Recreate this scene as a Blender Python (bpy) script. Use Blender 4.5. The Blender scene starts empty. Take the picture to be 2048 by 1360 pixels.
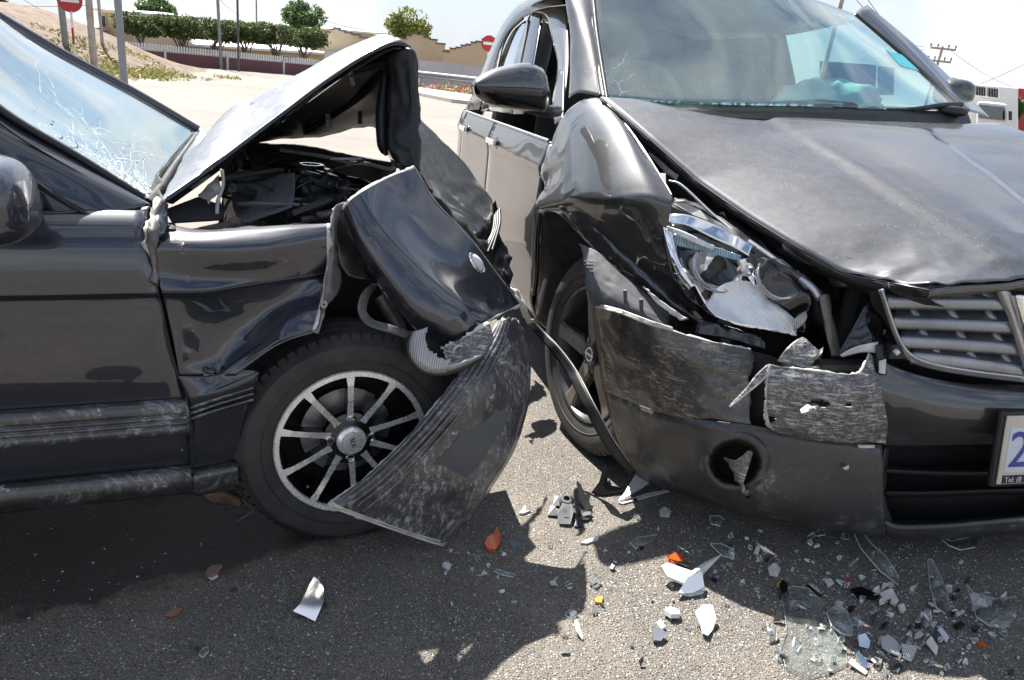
import bpy, bmesh, math, random
import numpy as np
from mathutils import Vector, noise as mnoise

random.seed(7); RNG = np.random.default_rng(7)
sc = bpy.context.scene
COL = sc.collection

# ------------------------------------------------------------------ camera
FPX, CAM_H, PITCH, ROLL = 1562.0, 1.26, 18.75, 5.7
_p, _r = math.radians(PITCH), math.radians(ROLL)
_fwd = np.array([0, math.cos(_p), -math.sin(_p)])
_up0 = np.array([0, math.sin(_p), math.cos(_p)])
_rt0 = np.array([1.0, 0, 0])
_right = _rt0 * math.cos(_r) + _up0 * math.sin(_r)
_up = -_rt0 * math.sin(_r) + _up0 * math.cos(_r)
CAM = np.array([0, 0, CAM_H])
cd = bpy.data.cameras.new('camera'); cam = bpy.data.objects.new('camera', cd); COL.objects.link(cam)
cd.sensor_width = 36.0; cd.lens = 36.0 * FPX / 2048.0; cd.clip_start = 0.02; cd.clip_end = 3000
from mathutils import Matrix
m = Matrix(((_right[0], _up[0], -_fwd[0], 0), (_right[1], _up[1], -_fwd[1], 0), (_right[2], _up[2], -_fwd[2], CAM_H), (0, 0, 0, 1)))
cam.matrix_world = m
sc.camera = cam

# ------------------------------------------------------------------ sun, sky, exposure
SUN = np.array([-0.336, 0.496, 0.80]); SUN /= np.linalg.norm(SUN)
SUN_EL = math.asin(SUN[2]); SUN_AZ = math.atan2(SUN[0], SUN[1])
sl = bpy.data.lights.new('sun', 'SUN'); sl.energy = 5.0; sl.angle = math.radians(0.53); sl.color = (1.0, 0.965, 0.905)
so = bpy.data.objects.new('sun', sl); COL.objects.link(so)
so.rotation_euler = Vector((-SUN[0], -SUN[1], -SUN[2])).to_track_quat('-Z', 'Y').to_euler()
so.location = (-6, 8, 20)
w = bpy.data.worlds.new('World'); sc.world = w; w.use_nodes = True
nt = w.node_tree; nt.nodes.clear()
def wn(t, **k):
    n = nt.nodes.new(t)
    for a, b in k.items(): setattr(n, a, b)
    return n
out = wn('ShaderNodeOutputWorld'); bg = wn('ShaderNodeBackground'); bg.inputs[1].default_value = 0.06
sky = wn('ShaderNodeTexSky', sky_type='NISHITA', sun_disc=False, sun_elevation=SUN_EL, sun_rotation=SUN_AZ, air_density=1.0, dust_density=0.6, ozone_density=1.0)
tc = wn('ShaderNodeTexCoord'); mp = wn('ShaderNodeMapping'); mp.inputs['Scale'].default_value = (1.3, 1.3, 2.6)
nz = wn('ShaderNodeTexNoise'); nz.inputs['Scale'].default_value = 2.3; nz.inputs['Detail'].default_value = 7; nz.inputs['Roughness'].default_value = 0.58; nz.inputs['Distortion'].default_value = 0.5
rp = wn('ShaderNodeValToRGB'); rp.color_ramp.elements[0].position = 0.44; rp.color_ramp.elements[1].position = 0.57
sx = wn('ShaderNodeSeparateXYZ'); mr = wn('ShaderNodeMapRange'); mr.inputs[1].default_value = 0.02; mr.inputs[2].default_value = 0.42; mr.inputs[3].default_value = 0.9; mr.inputs[4].default_value = 0.0
mixn = wn('ShaderNodeMix', data_type='RGBA'); mixn.inputs[7].default_value = (4.3, 4.65, 5.2, 1)
L = nt.links.new
L(tc.outputs['Generated'], mp.inputs[0]); L(mp.outputs[0], nz.inputs[0]); L(nz.outputs[0], rp.inputs[0])
L(tc.outputs['Generated'], sx.inputs[0]); L(sx.outputs[2], mr.inputs[0]); 
mixc = wn('ShaderNodeMix', data_type='RGBA'); mixc.inputs[7].default_value = (6.6, 6.75, 7.0, 1)
nz2 = wn('ShaderNodeTexNoise'); nz2.inputs['Scale'].default_value = 4.2; nz2.inputs['Detail'].default_value = 6; rp2 = wn('ShaderNodeMapRange'); rp2.inputs[1].default_value = .45; rp2.inputs[2].default_value = .7
L(mp.outputs[0], nz2.inputs[0]); L(nz2.outputs[0], rp2.inputs[0])
L(mr.outputs[0], mixn.inputs[0]); L(sky.outputs[0], mixn.inputs[6]); L(mixn.outputs[2], mixc.inputs[6]); mulc = wn('ShaderNodeMath', operation='MULTIPLY'); addc = wn('ShaderNodeMath', operation='MULTIPLY_ADD'); addc.inputs[1].default_value = .55; addc.inputs[2].default_value = .45
L(rp2.outputs[0], addc.inputs[0]); L(rp.outputs[0], mulc.inputs[0]); L(addc.outputs[0], mulc.inputs[1]); L(mulc.outputs[0], mixc.inputs[0]); L(mixc.outputs[2], bg.inputs[0]); L(bg.outputs[0], out.inputs[0])
vs = sc.view_settings; vs.view_transform = 'Standard'; vs.look = 'None'; vs.gamma = 1; vs.exposure = 1.58; vs.use_curve_mapping = False
sc.render.engine = 'CYCLES'; sc.cycles.use_denoising = True; sc.cycles.use_adaptive_sampling = True; sc.cycles.adaptive_threshold = 0.03; sc.cycles.max_bounces = 6; sc.cycles.transparent_max_bounces = 12
sc.cycles.caustics_reflective = False; sc.cycles.caustics_refractive = False

# ------------------------------------------------------------------ frames: a pixel of the 2048 px photograph + one known distance -> a point
def ray(x, y): return (x - 1024) / FPX * _right + (680 - y) / FPX * _up + _fwd
def on_plane(x, y, p0, n):
    d = ray(x, y); return CAM + d * (np.dot(p0 - CAM, n) / np.dot(d, n))
def GZ(x, y, z=0.0):
    d = ray(x, y); return CAM + d * ((z - CAM_H) / d[2])
def proj(P):
    q = np.array(P) - CAM; zc = q @ _fwd
    return 1024 + FPX * (q @ _right) / zc, 680 - FPX * (q @ _up) / zc
def norm(v): v = np.asarray(v, float); return v / (np.linalg.norm(v) + 1e-12)
Z = np.array([0, 0, 1.0])
# sedan: f forward, n outwards (towards the viewer), z up; origin under its front wheel
_a = GZ(0, 1030, .194) * [1, 1, 0]; _b = GZ(395, 985, .194) * [1, 1, 0]
EF = norm(_b - _a); EN = np.array([EF[1], -EF[0], 0])
S0 = GZ(703, 1088, 0); S0 = S0 - EN * ((S0 - _a) @ EN)
def SL(f, n, z): return S0 + EF * f + EN * n + Z * z
def SN(x, y, n): return on_plane(x, y, S0 + EN * n, EN)
def SFF(x, y, f): return on_plane(x, y, S0 + EF * f, EF)
def toS(P): d = np.asarray(P) - S0; return np.array([d @ EF, d @ EN, d[2]])
# suv: r rearwards, l across (to the picture's right), z up; origin under its front wheel
V0 = GZ(1165, 893, 0); _y = math.radians(16); ER = np.array([-math.sin(_y), math.cos(_y), 0]); EL = np.array([ER[1], -ER[0], 0])
def VL(r, l, z): return V0 + ER * r + EL * l + Z * z
def VR(x, y, r): return on_plane(x, y, V0 + ER * r, ER)
def VS(x, y, l): return on_plane(x, y, V0 + EL * l, EL)
def toV(P): d = np.asarray(P) - V0; return np.array([d @ ER, d @ EL, d[2]])
WN = norm(EL - Z * 0.42)          # leaning plane of the side windows
def VW(x, y, off=0.0): return on_plane(x, y, VL(0, -.03 + off, 1.02), WN)

# ------------------------------------------------------------------ mesh helpers
ORG = {}
def thing(name, loc, label, cat, group=None):
    o = bpy.data.objects.new(name, None); o.empty_display_size = 0.1; COL.objects.link(o)
    o.location = loc; o['label'] = label; o['category'] = cat
    if group: o['group'] = group
    ORG[o.name] = np.array(loc, float); return o
def mk(name, verts, faces, mat, parent=None, smooth=True, solid=0.0, bevel=0.0, mats=None, fmat=None, sub=0, org=None, autos=None):
    me = bpy.data.meshes.new(name)
    v = np.asarray(verts, float)
    if parent is not None: og = ORG[parent.name]
    elif org is not None: og = np.asarray(org, float)
    else: og = np.zeros(3)
    me.from_pydata((v - og).tolist(), [], [tuple(int(i) for i in f) for f in faces])
    for mm in ([mat] + list(mats or [])): me.materials.append(mm)
    if fmat is not None: me.polygons.foreach_set('material_index', np.asarray(fmat, dtype=np.int32))
    if smooth: me.polygons.foreach_set('use_smooth', [True] * len(me.polygons))
    me.update()
    o = bpy.data.objects.new(name, me); COL.objects.link(o)
    if parent is not None:
        o.parent = parent; ORG[o.name] = og
    else:
        o.location = og; ORG[o.name] = og
    if solid: md = o.modifiers.new('solid', 'SOLIDIFY'); md.thickness = solid; md.offset = 0; md.use_quality_normals = True
    if bevel: md = o.modifiers.new('bevel', 'BEVEL'); md.width = bevel; md.segments = 2; md.limit_method = 'ANGLE'; md.angle_limit = math.radians(40)
    if sub: md = o.modifiers.new('sub', 'SUBSURF'); md.levels = sub; md.render_levels = sub
    if autos is not None:
        for e in me.edges: pass
        me.set_sharp_from_angle(angle=math.radians(autos))
    return o
def tag(o, label, cat=None, group=None, kind=None):
    if label: o['label'] = label
    if cat: o['category'] = cat
    if group: o['group'] = group
    if kind: o['kind'] = kind
    return o
def cr_eval(P, t):
    """Catmull-Rom through P (k,...) at parameters t in 0..1 (uniform index)"""
    P = np.asarray(P, float); k = len(P); t = np.asarray(t, float)
    if k == 2: return P[0] + (P[1] - P[0]) * t.reshape((-1,) + (1,) * (P.ndim - 1))
    Q = np.concatenate([[2 * P[0] - P[1]], P, [2 * P[-1] - P[-2]]])
    s = np.clip(t, 0, 1) * (k - 1); i = np.minimum(s.astype(int), k - 2); u = (s - i).reshape((-1,) + (1,) * (P.ndim - 1))
    a, b, c, d = Q[i], Q[i + 1], Q[i + 2], Q[i + 3]
    return 0.5 * (2 * b + (c - a) * u + (2 * a - 5 * b + 4 * c - d) * u ** 2 + (3 * b - a - 3 * c + d) * u ** 3)
def lin_eval(P, t):
    P = np.asarray(P, float); k = len(P); s = np.clip(np.asarray(t, float), 0, 1) * (k - 1); i = np.minimum(s.astype(int), k - 2)
    u = (s - i).reshape((-1,) + (1,) * (P.ndim - 1)); return P[i] * (1 - u) + P[i + 1] * u
class Surf:
    def __init__(s, rows, lu=False, lv=False): s.G = np.asarray(rows, float); s.lu, s.lv = lu, lv
    def grid(s, us, vv):
        A = (lin_eval if s.lu else cr_eval)(s.G, us)                      # (nu, C, 3)
        return np.swapaxes((lin_eval if s.lv else cr_eval)(np.swapaxes(A, 0, 1), vv), 0, 1)
    def pt(s, u, v): return s.grid([u], [v])[0, 0]
    def nrm(s, u, v):
        e = 1e-3; a = s.pt(min(u + e, 1), v) - s.pt(max(u - e, 0), v); b = s.pt(u, min(v + e, 1)) - s.pt(u, max(v - e, 0))
        n = norm(np.cross(a, b)); return n if n @ (CAM - s.pt(u, v)) > 0 else -n
def n3(p, sc_, seed=0): return mnoise.noise(Vector((p[0] * sc_ + seed * 7.3, p[1] * sc_ - seed * 3.1, p[2] * sc_ + seed * 1.7)))
def grid_faces(nu, nv, closed_v=False):
    F = []
    nn = nv if closed_v else nv - 1
    for i in range(nu - 1):
        for j in range(nn):
            j2 = (j + 1) % nv; F.append((i * nv + j, i * nv + j2, (i + 1) * nv + j2, (i + 1) * nv + j))
    return F
def loft(name, rows, mat, parent=None, nu=24, nv=24, solid=0.0015, lu=False, lv=False, crumple=None, jag=None, edge=None, edge_mat=None, hole=None, smooth=True, kinks=None, ret=False, off=0.0, u0=0, u1=1, v0=0, v1=1):
    S = rows if isinstance(rows, Surf) else Surf(rows, lu, lv)
    us = np.linspace(u0, u1, nu); vv = np.linspace(v0, v1, nv)
    G = S.grid(us, vv)
    # normals on the grid
    du = np.gradient(G, axis=0); dv = np.gradient(G, axis=1); NN = np.cross(du, dv); NN /= (np.linalg.norm(NN, axis=2, keepdims=True) + 1e-12)
    if ((CAM - G.mean((0, 1))) @ NN.mean((0, 1))) < 0: NN = -NN
    if off: G = G + NN * off
    if crumple:
        for (amp, scl, seed, *mask) in crumple:
            for i in range(nu):
                for j in range(nv):
                    mval = mask[0](us[i], vv[j]) if mask else 1.0
                    if mval <= 0: continue
                    q = n3(G[i, j], scl, seed); G[i, j] = G[i, j] + NN[i, j] * amp * mval * ((1 - abs(q) * 2.2) if (seed % 2) else q)
    if jag:
        for side, amp in jag.items():
            n = nv if side in ('top', 'bottom') else nu; jo = RNG.uniform(0, 90)
            for k in range(n):
                a = amp * (2.4 * mnoise.noise(Vector((k * .13, jo, 1.7))) + 1.5 * mnoise.noise(Vector((k * .37, jo, 5.1))) + .35 * RNG.normal())
                if side == 'top': G[0, k] += norm(G[0, k] - G[1, k]) * a
                if side == 'bottom': G[-1, k] += norm(G[-1, k] - G[-2, k]) * a
                if side == 'left': G[k, 0] += norm(G[k, 0] - G[k, 1]) * a
                if side == 'right': G[k, -1] += norm(G[k, -1] - G[k, -2]) * a
    F = grid_faces(nu, nv); fm = [0] * len(F)
    if edge and edge_mat:
        for side, wd in edge.items():
            for i in range(nu - 1):
                for j in range(nv - 1):
                    hit = (side == 'top' and i < wd) or (side == 'bottom' and i >= nu - 1 - wd) or (side == 'left' and j < wd) or (side == 'right' and j >= nv - 1 - wd)
                    if hit: fm[i * (nv - 1) + j] = 1
    V = G.reshape(-1, 3)
    if hole:
        keep = []
        for k, f in enumerate(F):
            c = V[list(f)].mean(0)
            if not hole(c): keep.append(k)
        F = [F[k] for k in keep]; fm = [fm[k] for k in keep]
    o = mk(name, V, F, mat, parent, smooth, solid, mats=[edge_mat] if edge_mat else None, fmat=fm)
    return (o, S) if ret else o
def frame_of(d):
    d = norm(d); a = Z if abs(d[2]) < 0.9 else np.array([1.0, 0, 0]); x = norm(np.cross(a, d)); return x, np.cross(d, x), d
def tube(name, pts, rad, mat, parent=None, n=10, seg=None, caps=True, flat=None, ret=False, **kw):
    P = np.asarray(pts, float)
    if seg: P = cr_eval(P, np.linspace(0, 1, seg))
    k = len(P); R = np.full(k, rad) if np.isscalar(rad) else np.interp(np.linspace(0, 1, k), np.linspace(0, 1, len(rad)), rad)
    V = []; px = None
    for i in range(k):
        d = norm(P[min(i + 1, k - 1)] - P[max(i - 1, 0)])
        if px is None: px = frame_of(d)[0]
        px = norm(px - d * (px @ d)); py = np.cross(d, px)
        for j in range(n):
            a = 2 * math.pi * j / n; V.append(P[i] + (px * math.cos(a) + py * math.sin(a)) * R[i])
    F = grid_faces(k, n, True)
    if caps: F += [tuple(range(n))[::-1], tuple(range((k - 1) * n, k * n))]
    if ret: return V, F
    return mk(name, V, F, mat, parent, autos=50, **kw)
def lathe(name, c, axis, prof, mat, parent=None, n=48, xdir=None, sx=1.0, sy=1.0, a0=0, a1=2 * math.pi, autos=40, **kw):
    """prof: list of (radius, height along axis)"""
    d = norm(axis); x = norm(xdir - d * (xdir @ d)) if xdir is not None else frame_of(d)[0]; y = np.cross(d, x)
    full = abs(a1 - a0 - 2 * math.pi) < 1e-6; m_ = n if full else n + 1
    V = []
    for (r, h) in prof:
        for j in range(m_):
            a = a0 + (a1 - a0) * j / n; V.append(c + d * h + (x * math.cos(a) * sx + y * math.sin(a) * sy) * r)
    return mk(name, V, grid_faces(len(prof), m_, full), mat, parent, autos=autos, **kw)
def hexa(name, P8, mat, parent=None, bevel=0.003, **kw):
    """8 corners: 4 of one face, 4 of the opposite face in the same order"""
    F = [(0, 1, 2, 3), (7, 6, 5, 4), (0, 4, 5, 1), (1, 5, 6, 2), (2, 6, 7, 3), (3, 7, 4, 0)]
    return mk(name, P8, F, mat, parent, smooth=False, bevel=bevel, **kw)
def obox(name, c, ax, half, mat, parent=None, bevel=0.003, **kw):
    x, y, z = [np.asarray(a, float) * h for a, h in zip(ax, half)]; c = np.asarray(c, float)
    P = [c + s * z + q for s in (-1, 1) for q in (-x - y, x - y, x + y, -x + y)]
    return hexa(name, P, mat, parent, bevel, **kw)
def plate(name, pts, thick, mat, parent=None, bevel=0.0, nrm=None, **kw):
    P = np.asarray(pts, float); n = len(P)
    nn = norm(nrm) if nrm is not None else norm(sum(np.cross(P[i] - P[0], P[(i + 1) % n] - P[0]) for i in range(n)))
    V = np.concatenate([P + nn * thick / 2, P - nn * thick / 2])
    F = [tuple(range(n)), tuple(range(2 * n - 1, n - 1, -1))] + [(i, i + n, (i + 1) % n + n, (i + 1) % n) for i in range(n)]
    return mk(name, V, F, mat, parent, smooth=False, bevel=bevel, **kw)
def ribbon(name, left, right, mat, parent=None, n=24, nv=4, **kw):
    return loft(name, [left, right] if len(left) == len(right) else None, mat, parent, nu=nv, nv=n, **kw)
def blob(name, c, ax, half, mat, parent=None, e=(2.4, 2.4), nu=20, nv=32, sub=0, warp=None, **kw):
    """superellipsoid"""
    sp = lambda t, q: math.copysign(abs(t) ** (2 / q), t)
    V = []
    for i in range(nu + 1):
        a = -math.pi / 2 + math.pi * i / nu
        for j in range(nv):
            b = 2 * math.pi * j / nv
            l = np.array([sp(math.cos(a), e[0]) * sp(math.cos(b), e[1]), sp(math.cos(a), e[0]) * sp(math.sin(b), e[1]), sp(math.sin(a), e[0])])
            if warp: l = np.asarray(warp(l))
            V.append(np.asarray(c) + sum(np.asarray(ax[k]) * half[k] * l[k] for k in range(3)))
    return mk(name, V, grid_faces(nu + 1, nv, True), mat, parent, sub=sub, **kw)
def text_mesh(name, body, c, xd, yd, size, mat, parent=None, depth=0.0004, align='CENTER'):
    cu = bpy.data.curves.new(name, 'FONT'); cu.body = body; cu.size = size; cu.extrude = depth; cu.align_x = align; cu.align_y = 'CENTER'; cu.resolution_u = 3
    to = bpy.data.objects.new(name, cu); COL.objects.link(to)
    bpy.context.view_layer.update()
    me = bpy.data.meshes.new_from_object(to.evaluated_get(bpy.context.evaluated_depsgraph_get()))
    bpy.data.objects.remove(to)
    xd, yd = norm(xd), norm(yd); zd = np.cross(xd, yd)
    V = [np.asarray(c) + xd * v.co.x + yd * v.co.y + zd * v.co.z for v in me.vertices]
    F = [tuple(p.vertices) for p in me.polygons]
    return mk(name, V, F, mat, parent, smooth=False)

# ------------------------------------------------------------------ materials
class NB:
    def __init__(s, name):
        s.m = bpy.data.materials.new(name); s.m.use_nodes = True; s.t = s.m.node_tree; s.t.nodes.clear()
        s.out = s.n('ShaderNodeOutputMaterial'); s.co = s.n('ShaderNodeTexCoord')
    def n(s, t, ins=None, **k):
        nd = s.t.nodes.new(t)
        for a, b in k.items(): setattr(nd, a, b)
        for a, b in (ins or {}).items():
            if hasattr(b, 'links') or hasattr(b, 'is_linked'): s.t.links.new(b, nd.inputs[a])
            else: nd.inputs[a].default_value = b
        return nd
    def noise(s, scale, detail=4, rough=.55, dist=0, vec=None, stretch=None):
        v = vec or s.co.outputs['Object']
        if stretch: v = s.n('ShaderNodeMapping', {0: v, 'Scale': stretch[:3], 'Rotation': stretch[3] if len(stretch) > 3 else (0, 0, 0)}).outputs[0]
        return s.n('ShaderNodeTexNoise', {'Vector': v, 'Scale': scale, 'Detail': detail, 'Roughness': rough, 'Distortion': dist}).outputs[0]
    def ramp(s, x, a, b, lo=0.0, hi=1.0):
        return s.n('ShaderNodeMapRange', {0: x, 1: a, 2: b, 3: lo, 4: hi}, clamp=True).outputs[0]
    def math(s, op, a, b=0.0): return s.n('ShaderNodeMath', {0: a, 1: b}, operation=op).outputs[0]
    def mix(s, f, a, b): return s.n('ShaderNodeMix', {0: f, 6: a, 7: b}, data_type='RGBA').outputs[2]
    def bump(s, h, strength, dist, normal=None):
        d = {'Height': h, 'Strength': strength, 'Distance': dist}
        if normal is not None: d['Normal'] = normal
        return s.n('ShaderNodeBump', d).outputs[0]
    def bsdf(s, **k):
        nm = {k_.replace('_', ' '): v for k_, v in k.items()}
        b = s.n('ShaderNodeBsdfPrincipled', nm); s.t.links.new(b.outputs[0], s.out.inputs[0]); return b
def rgb(*c): return (c[0], c[1], c[2], 1)
def simple(name, col, rough=.5, metal=0.0, var=0.25, vscale=6, bumpv=0.0, bscale=60, spec=.5, coat=0.0):
    b = NB(name); f = b.noise(vscale, 5); c = b.mix(b.ramp(f, .3, .7), rgb(*[x * (1 - var) for x in col]), rgb(*[min(1, x * (1 + var)) for x in col]))
    k = dict(Base_Color=c, Roughness=b.ramp(b.noise(vscale * 3, 4), .3, .7, rough * .85, min(1, rough * 1.15)), Metallic=metal, Specular_IOR_Level=spec, Coat_Weight=coat, Coat_Roughness=.05)
    if bumpv: k['Normal'] = b.bump(b.noise(bscale, 4), bumpv, .002)
    b.bsdf(**k); return b.m
def paint(name, base, dust=.25, dustcol=(.30, .27, .24), scratch=0.0, scol=(.55, .55, .55), speck=.0, sdir=(1, 1, 1), srot=(0, 0, 0), metal=.45, chips=0.0, coat=1.0, rough=.42, crough=.012, cior=1.7):
    b = NB(name)
    d = b.ramp(b.noise(2.3, 7, .62), .32, .75, dust * .6, dust)
    d = b.math('MULTIPLY', d, b.ramp(b.noise(38, 5, .7), .25, .7, .55, 1.15))
    col = b.mix(d, rgb(*base), rgb(*dustcol)); layer = d
    if speck:
        v = b.n('ShaderNodeTexVoronoi', {'Vector': b.co.outputs['Object'], 'Scale': 150.0}, feature='F1')
        near = b.math('MULTIPLY', b.ramp(v.outputs['Distance'], .08, .2, 1, 0), b.n('ShaderNodeSeparateColor', {0: v.outputs['Color']}).outputs[1])
        pick = b.math('GREATER_THAN', b.n('ShaderNodeSeparateColor', {0: v.outputs['Color']}).outputs[0], 1 - speck)
        sp = b.math('MULTIPLY', b.math('MULTIPLY', near, pick), b.ramp(b.noise(4, 3), .3, .6))
        col = b.mix(sp, col, rgb(.62, .58, .52)); layer = b.math('MAXIMUM', layer, sp)
    if scratch:
        fine = b.noise(6.0, 5, .75, dist=.3, stretch=(sdir[0], sdir[1], sdir[2], srot))
        fine2 = b.noise(46.0, 8, .82, dist=.35)
        fine3 = b.noise(7.0, 6, .75, dist=.5, stretch=(sdir[2], sdir[0], sdir[1], (srot[0] + .7, srot[1] - .6, srot[2] + .9)))
        patch = b.ramp(b.noise(4.6, 8, .72, dist=.4), .56 - scratch * .26, .66 - scratch * .2)
        grit = b.ramp(b.noise(210, 4, .8), .42, .68)
        s = b.math('MAXIMUM', b.ramp(fine, .50, .62), b.math('MAXIMUM', b.math('MULTIPLY', b.ramp(fine2, .535, .62), .75), b.math('MULTIPLY', b.ramp(fine3, .56, .66), .8)))
        s = b.math('MAXIMUM', b.math('MULTIPLY', patch, s), b.math('MULTIPLY', b.math('MULTIPLY', patch, grit), .3))
        s = b.math('MULTIPLY', s, .8)
        col = b.mix(s, col, rgb(*scol)); layer = b.math('MAXIMUM', layer, s)
    if chips:
        c1 = b.ramp(b.noise(16, 8, .72), .68 - chips * .12, .69 - chips * .12)
        col = b.mix(c1, col, rgb(.36, .36, .36)); layer = b.math('MAXIMUM', layer, c1)
    inv = b.math('SUBTRACT', 1.0, layer)
    k = dict(Base_Color=col, Metallic=b.math('MULTIPLY', inv, metal), Roughness=b.ramp(layer, 0, 1, rough, .75), Coat_Weight=b.math('MULTIPLY', inv, coat), Coat_Roughness=b.ramp(layer, .05, .6, crough, .3), Coat_IOR=cior)
    k['Normal'] = b.bump(b.noise(5, 2), .05, .004)
    b.bsdf(**k); return b.m
M = {}
M['navy'] = paint('sedan_paint', (.011, .014, .025), dust=.06, dustcol=(.24, .235, .24), metal=.4)
M['navy_dust_glare'] = paint('sedan_bonnet_dust_glare', (.03, .033, .045), dust=.5, dustcol=(.36, .36, .37), metal=.6, rough=.3, crough=.08)  # dust made heavier and paler to paint in sun glare on the bonnet
M['navy_scuff'] = paint('sedan_paint_scuffed', (.014, .014, .017), dust=.28, dustcol=(.2, .19, .18), scratch=.55, scol=(.42, .41, .41), sdir=(3, 26, 5), srot=(0, .6, .4), chips=.35, coat=.7, crough=.12)
M['navy_bay'] = paint('sedan_bay_paint', (.012, .012, .014), dust=.3, dustcol=(.13, .12, .11), coat=.3, crough=.3)
M['grey'] = paint('suv_paint', (.026, .026, .028), dust=.12, dustcol=(.29, .285, .28), speck=.10, metal=.45)
M['grey_dusty'] = paint('suv_paint_dusty', (.026, .026, .029), dust=.25, dustcol=(.27, .27, .28), speck=.30, metal=.4, crough=.03)
M['grey_scuff'] = paint('suv_paint_scuffed', (.022, .021, .021), dust=.25, dustcol=(.16, .14, .12), scratch=.48, scol=(.38, .34, .28), speck=.4, sdir=(5, 5, 24), srot=(.3, .3, .5), coat=.6, crough=.15)
M['torn_scrape'] = paint('torn_bumper_scraped', (.04, .039, .037), dust=.5, dustcol=(.12, .11, .10), scratch=.85, scol=(.64, .63, .62), speck=.3, sdir=(4, 6, 26), srot=(.3, .5, .2), coat=.15, crough=.4)
M['black_plastic'] = simple('black_plastic', (.012, .012, .013), .48, var=.35, bumpv=.15, bscale=300)
M['tex_plastic'] = paint('dark_bumper_plastic', (.020, .020, .021), dust=.13, dustcol=(.17, .16, .15), speck=.22, metal=0, coat=.5, crough=.22, rough=.45, cior=1.5, scratch=.12, scol=(.3, .3, .3), sdir=(3, 20, 4))
M['gloss_black'] = simple('gloss_black', (.006, .006, .007), .12, var=.2, coat=.6)
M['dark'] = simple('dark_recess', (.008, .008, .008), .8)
M['liner'] = simple('grey_liner', (.085, .085, .09), .7, var=.35, vscale=9, bumpv=.4, bscale=25)
M['primer'] = simple('bare_primer', (.52, .49, .45), .65, var=.25, vscale=30)
M['steel'] = simple('bare_steel', (.34, .33, .32), .42, metal=.8, var=.35, vscale=22)
M['dull_steel'] = simple('dull_steel', (.16, .15, .145), .5, metal=.6, var=.5, vscale=15)
M['rust'] = simple('rusty_metal', (.17, .11, .075), .8, var=.5, vscale=14)
M['chrome'] = simple('chrome', (.86, .86, .86), .07, metal=1.0, var=.04)
M['satin'] = simple('satin_silver', (.50, .51, .53), .30, metal=.75, var=.12)
M['grille_silver'] = simple('grille_silver', (.30, .31, .34), .30, metal=.55, var=.2, vscale=9)
M['alloy'] = simple('machined_alloy', (.90, .88, .85), .28, metal=.6, var=.12, vscale=25)
M['alloy_dark'] = simple('gunmetal_alloy', (.075, .075, .078), .36, metal=.55, var=.3, vscale=7)
M['alloy_dust'] = simple('dusty_alloy', (.20, .175, .15), .5, metal=.45, var=.4, vscale=7)
M['rim_black'] = simple('rim_black', (.010, .010, .010), .2, var=.3, coat=.5)
M['white'] = simple('white_plastic', (.62, .62, .61), .4, var=.25, vscale=30)
M['cream'] = simple('airbag_cloth', (.90, .91, .88), .85, var=.06)
M['seat'] = simple('seat_cloth', (.05, .052, .055), .9)
M['beige_trim'] = simple('grey_trim', (.30, .31, .30), .8)
def tyre_mat():
    b = NB('tyre_rubber'); c = b.mix(b.ramp(b.noise(7, 6, .65), .35, .75), rgb(.018, .018, .018), rgb(.062, .057, .052))
    b.bsdf(Base_Color=c, Roughness=.72, Normal=b.bump(b.noise(140, 3), .25, .001)); return b.m
M['tyre'] = tyre_mat()
def glass_mat(name, tint, refl=1.0, fac=.12, rough=.0, dusty=.08):
    b = NB(name)
    tr = b.n('ShaderNodeBsdfTransparent', {0: rgb(*tint)})
    gl = b.n('ShaderNodeBsdfGlossy', {0: rgb(refl, refl, refl), 'Roughness': rough})
    lw = b.n('ShaderNodeLayerWeight', {0: .5}); f = b.math('ADD', b.math('MULTIPLY', b.math('POWER', lw.outputs[1], 4.0), .9), fac + .02)
    mixs = b.n('ShaderNodeMixShader', {0: b.math('MINIMUM', f, 1.0), 1: tr.outputs[0], 2: gl.outputs[0]})
    df = b.n('ShaderNodeBsdfDiffuse', {0: rgb(.62, .68, .66)})
    dn = b.math('MULTIPLY', b.ramp(b.noise(5, 7, .7), .4, .75), dusty)
    m2 = b.n('ShaderNodeMixShader', {0: dn, 1: mixs.outputs[0], 2: df.outputs[0]})
    b.t.links.new(m2.outputs[0], b.out.inputs[0]); return b.m
M['windscreen'] = glass_mat('windscreen_glass', (.72, .91, .87), fac=.13, dusty=.03)
M['sedan_glass'] = glass_mat('sedan_windscreen_glass', (.38, .58, .56), fac=.22, dusty=.05)
M['side_glass'] = glass_mat('side_glass', (.42, .52, .5), fac=.05)
M['lens_sheet'] = glass_mat('lens_sheet', (.96, .97, .965), fac=.04, dusty=.14)
M['shard'] = glass_mat('clear_shard', (.95, .96, .955), fac=.05, dusty=.34)
M['lens'] = glass_mat('clear_lens', (.93, .94, .94), fac=.02, dusty=.05)
M['crack'] = simple('glass_crack', (.80, .92, .90), .3, var=.1)
def ribbed(name, col, scale, metal, rough, ang=0.0):
    b = NB(name); mp_ = b.n('ShaderNodeMapping', {0: b.co.outputs['Object'], 'Rotation': (0, 0, ang)})
    wv = b.n('ShaderNodeTexWave', {'Vector': mp_.outputs[0], 'Scale': scale, 'Distortion': .4}); c = b.mix(b.ramp(wv.outputs[1], .2, .8), rgb(*[x * .6 for x in col]), rgb(*col))
    b.bsdf(Base_Color=c, Metallic=metal, Roughness=rough, Normal=b.bump(wv.outputs[1], .6, .002)); return b.m
M['ribbed_lens'] = ribbed('ribbed_lens', (.46, .45, .43), 55, .25, .25)
M['ribbed_silver'] = ribbed('ribbed_reflector', (.95, .95, .96), 85, .5, .22, .5)
M['blue_prism'] = ribbed('prism_strip', (.33, .47, .56), 45, .3, .15)
M['orange'] = simple('orange_plastic', (.55, .09, .015), .25, var=.2, coat=.4)
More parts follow.
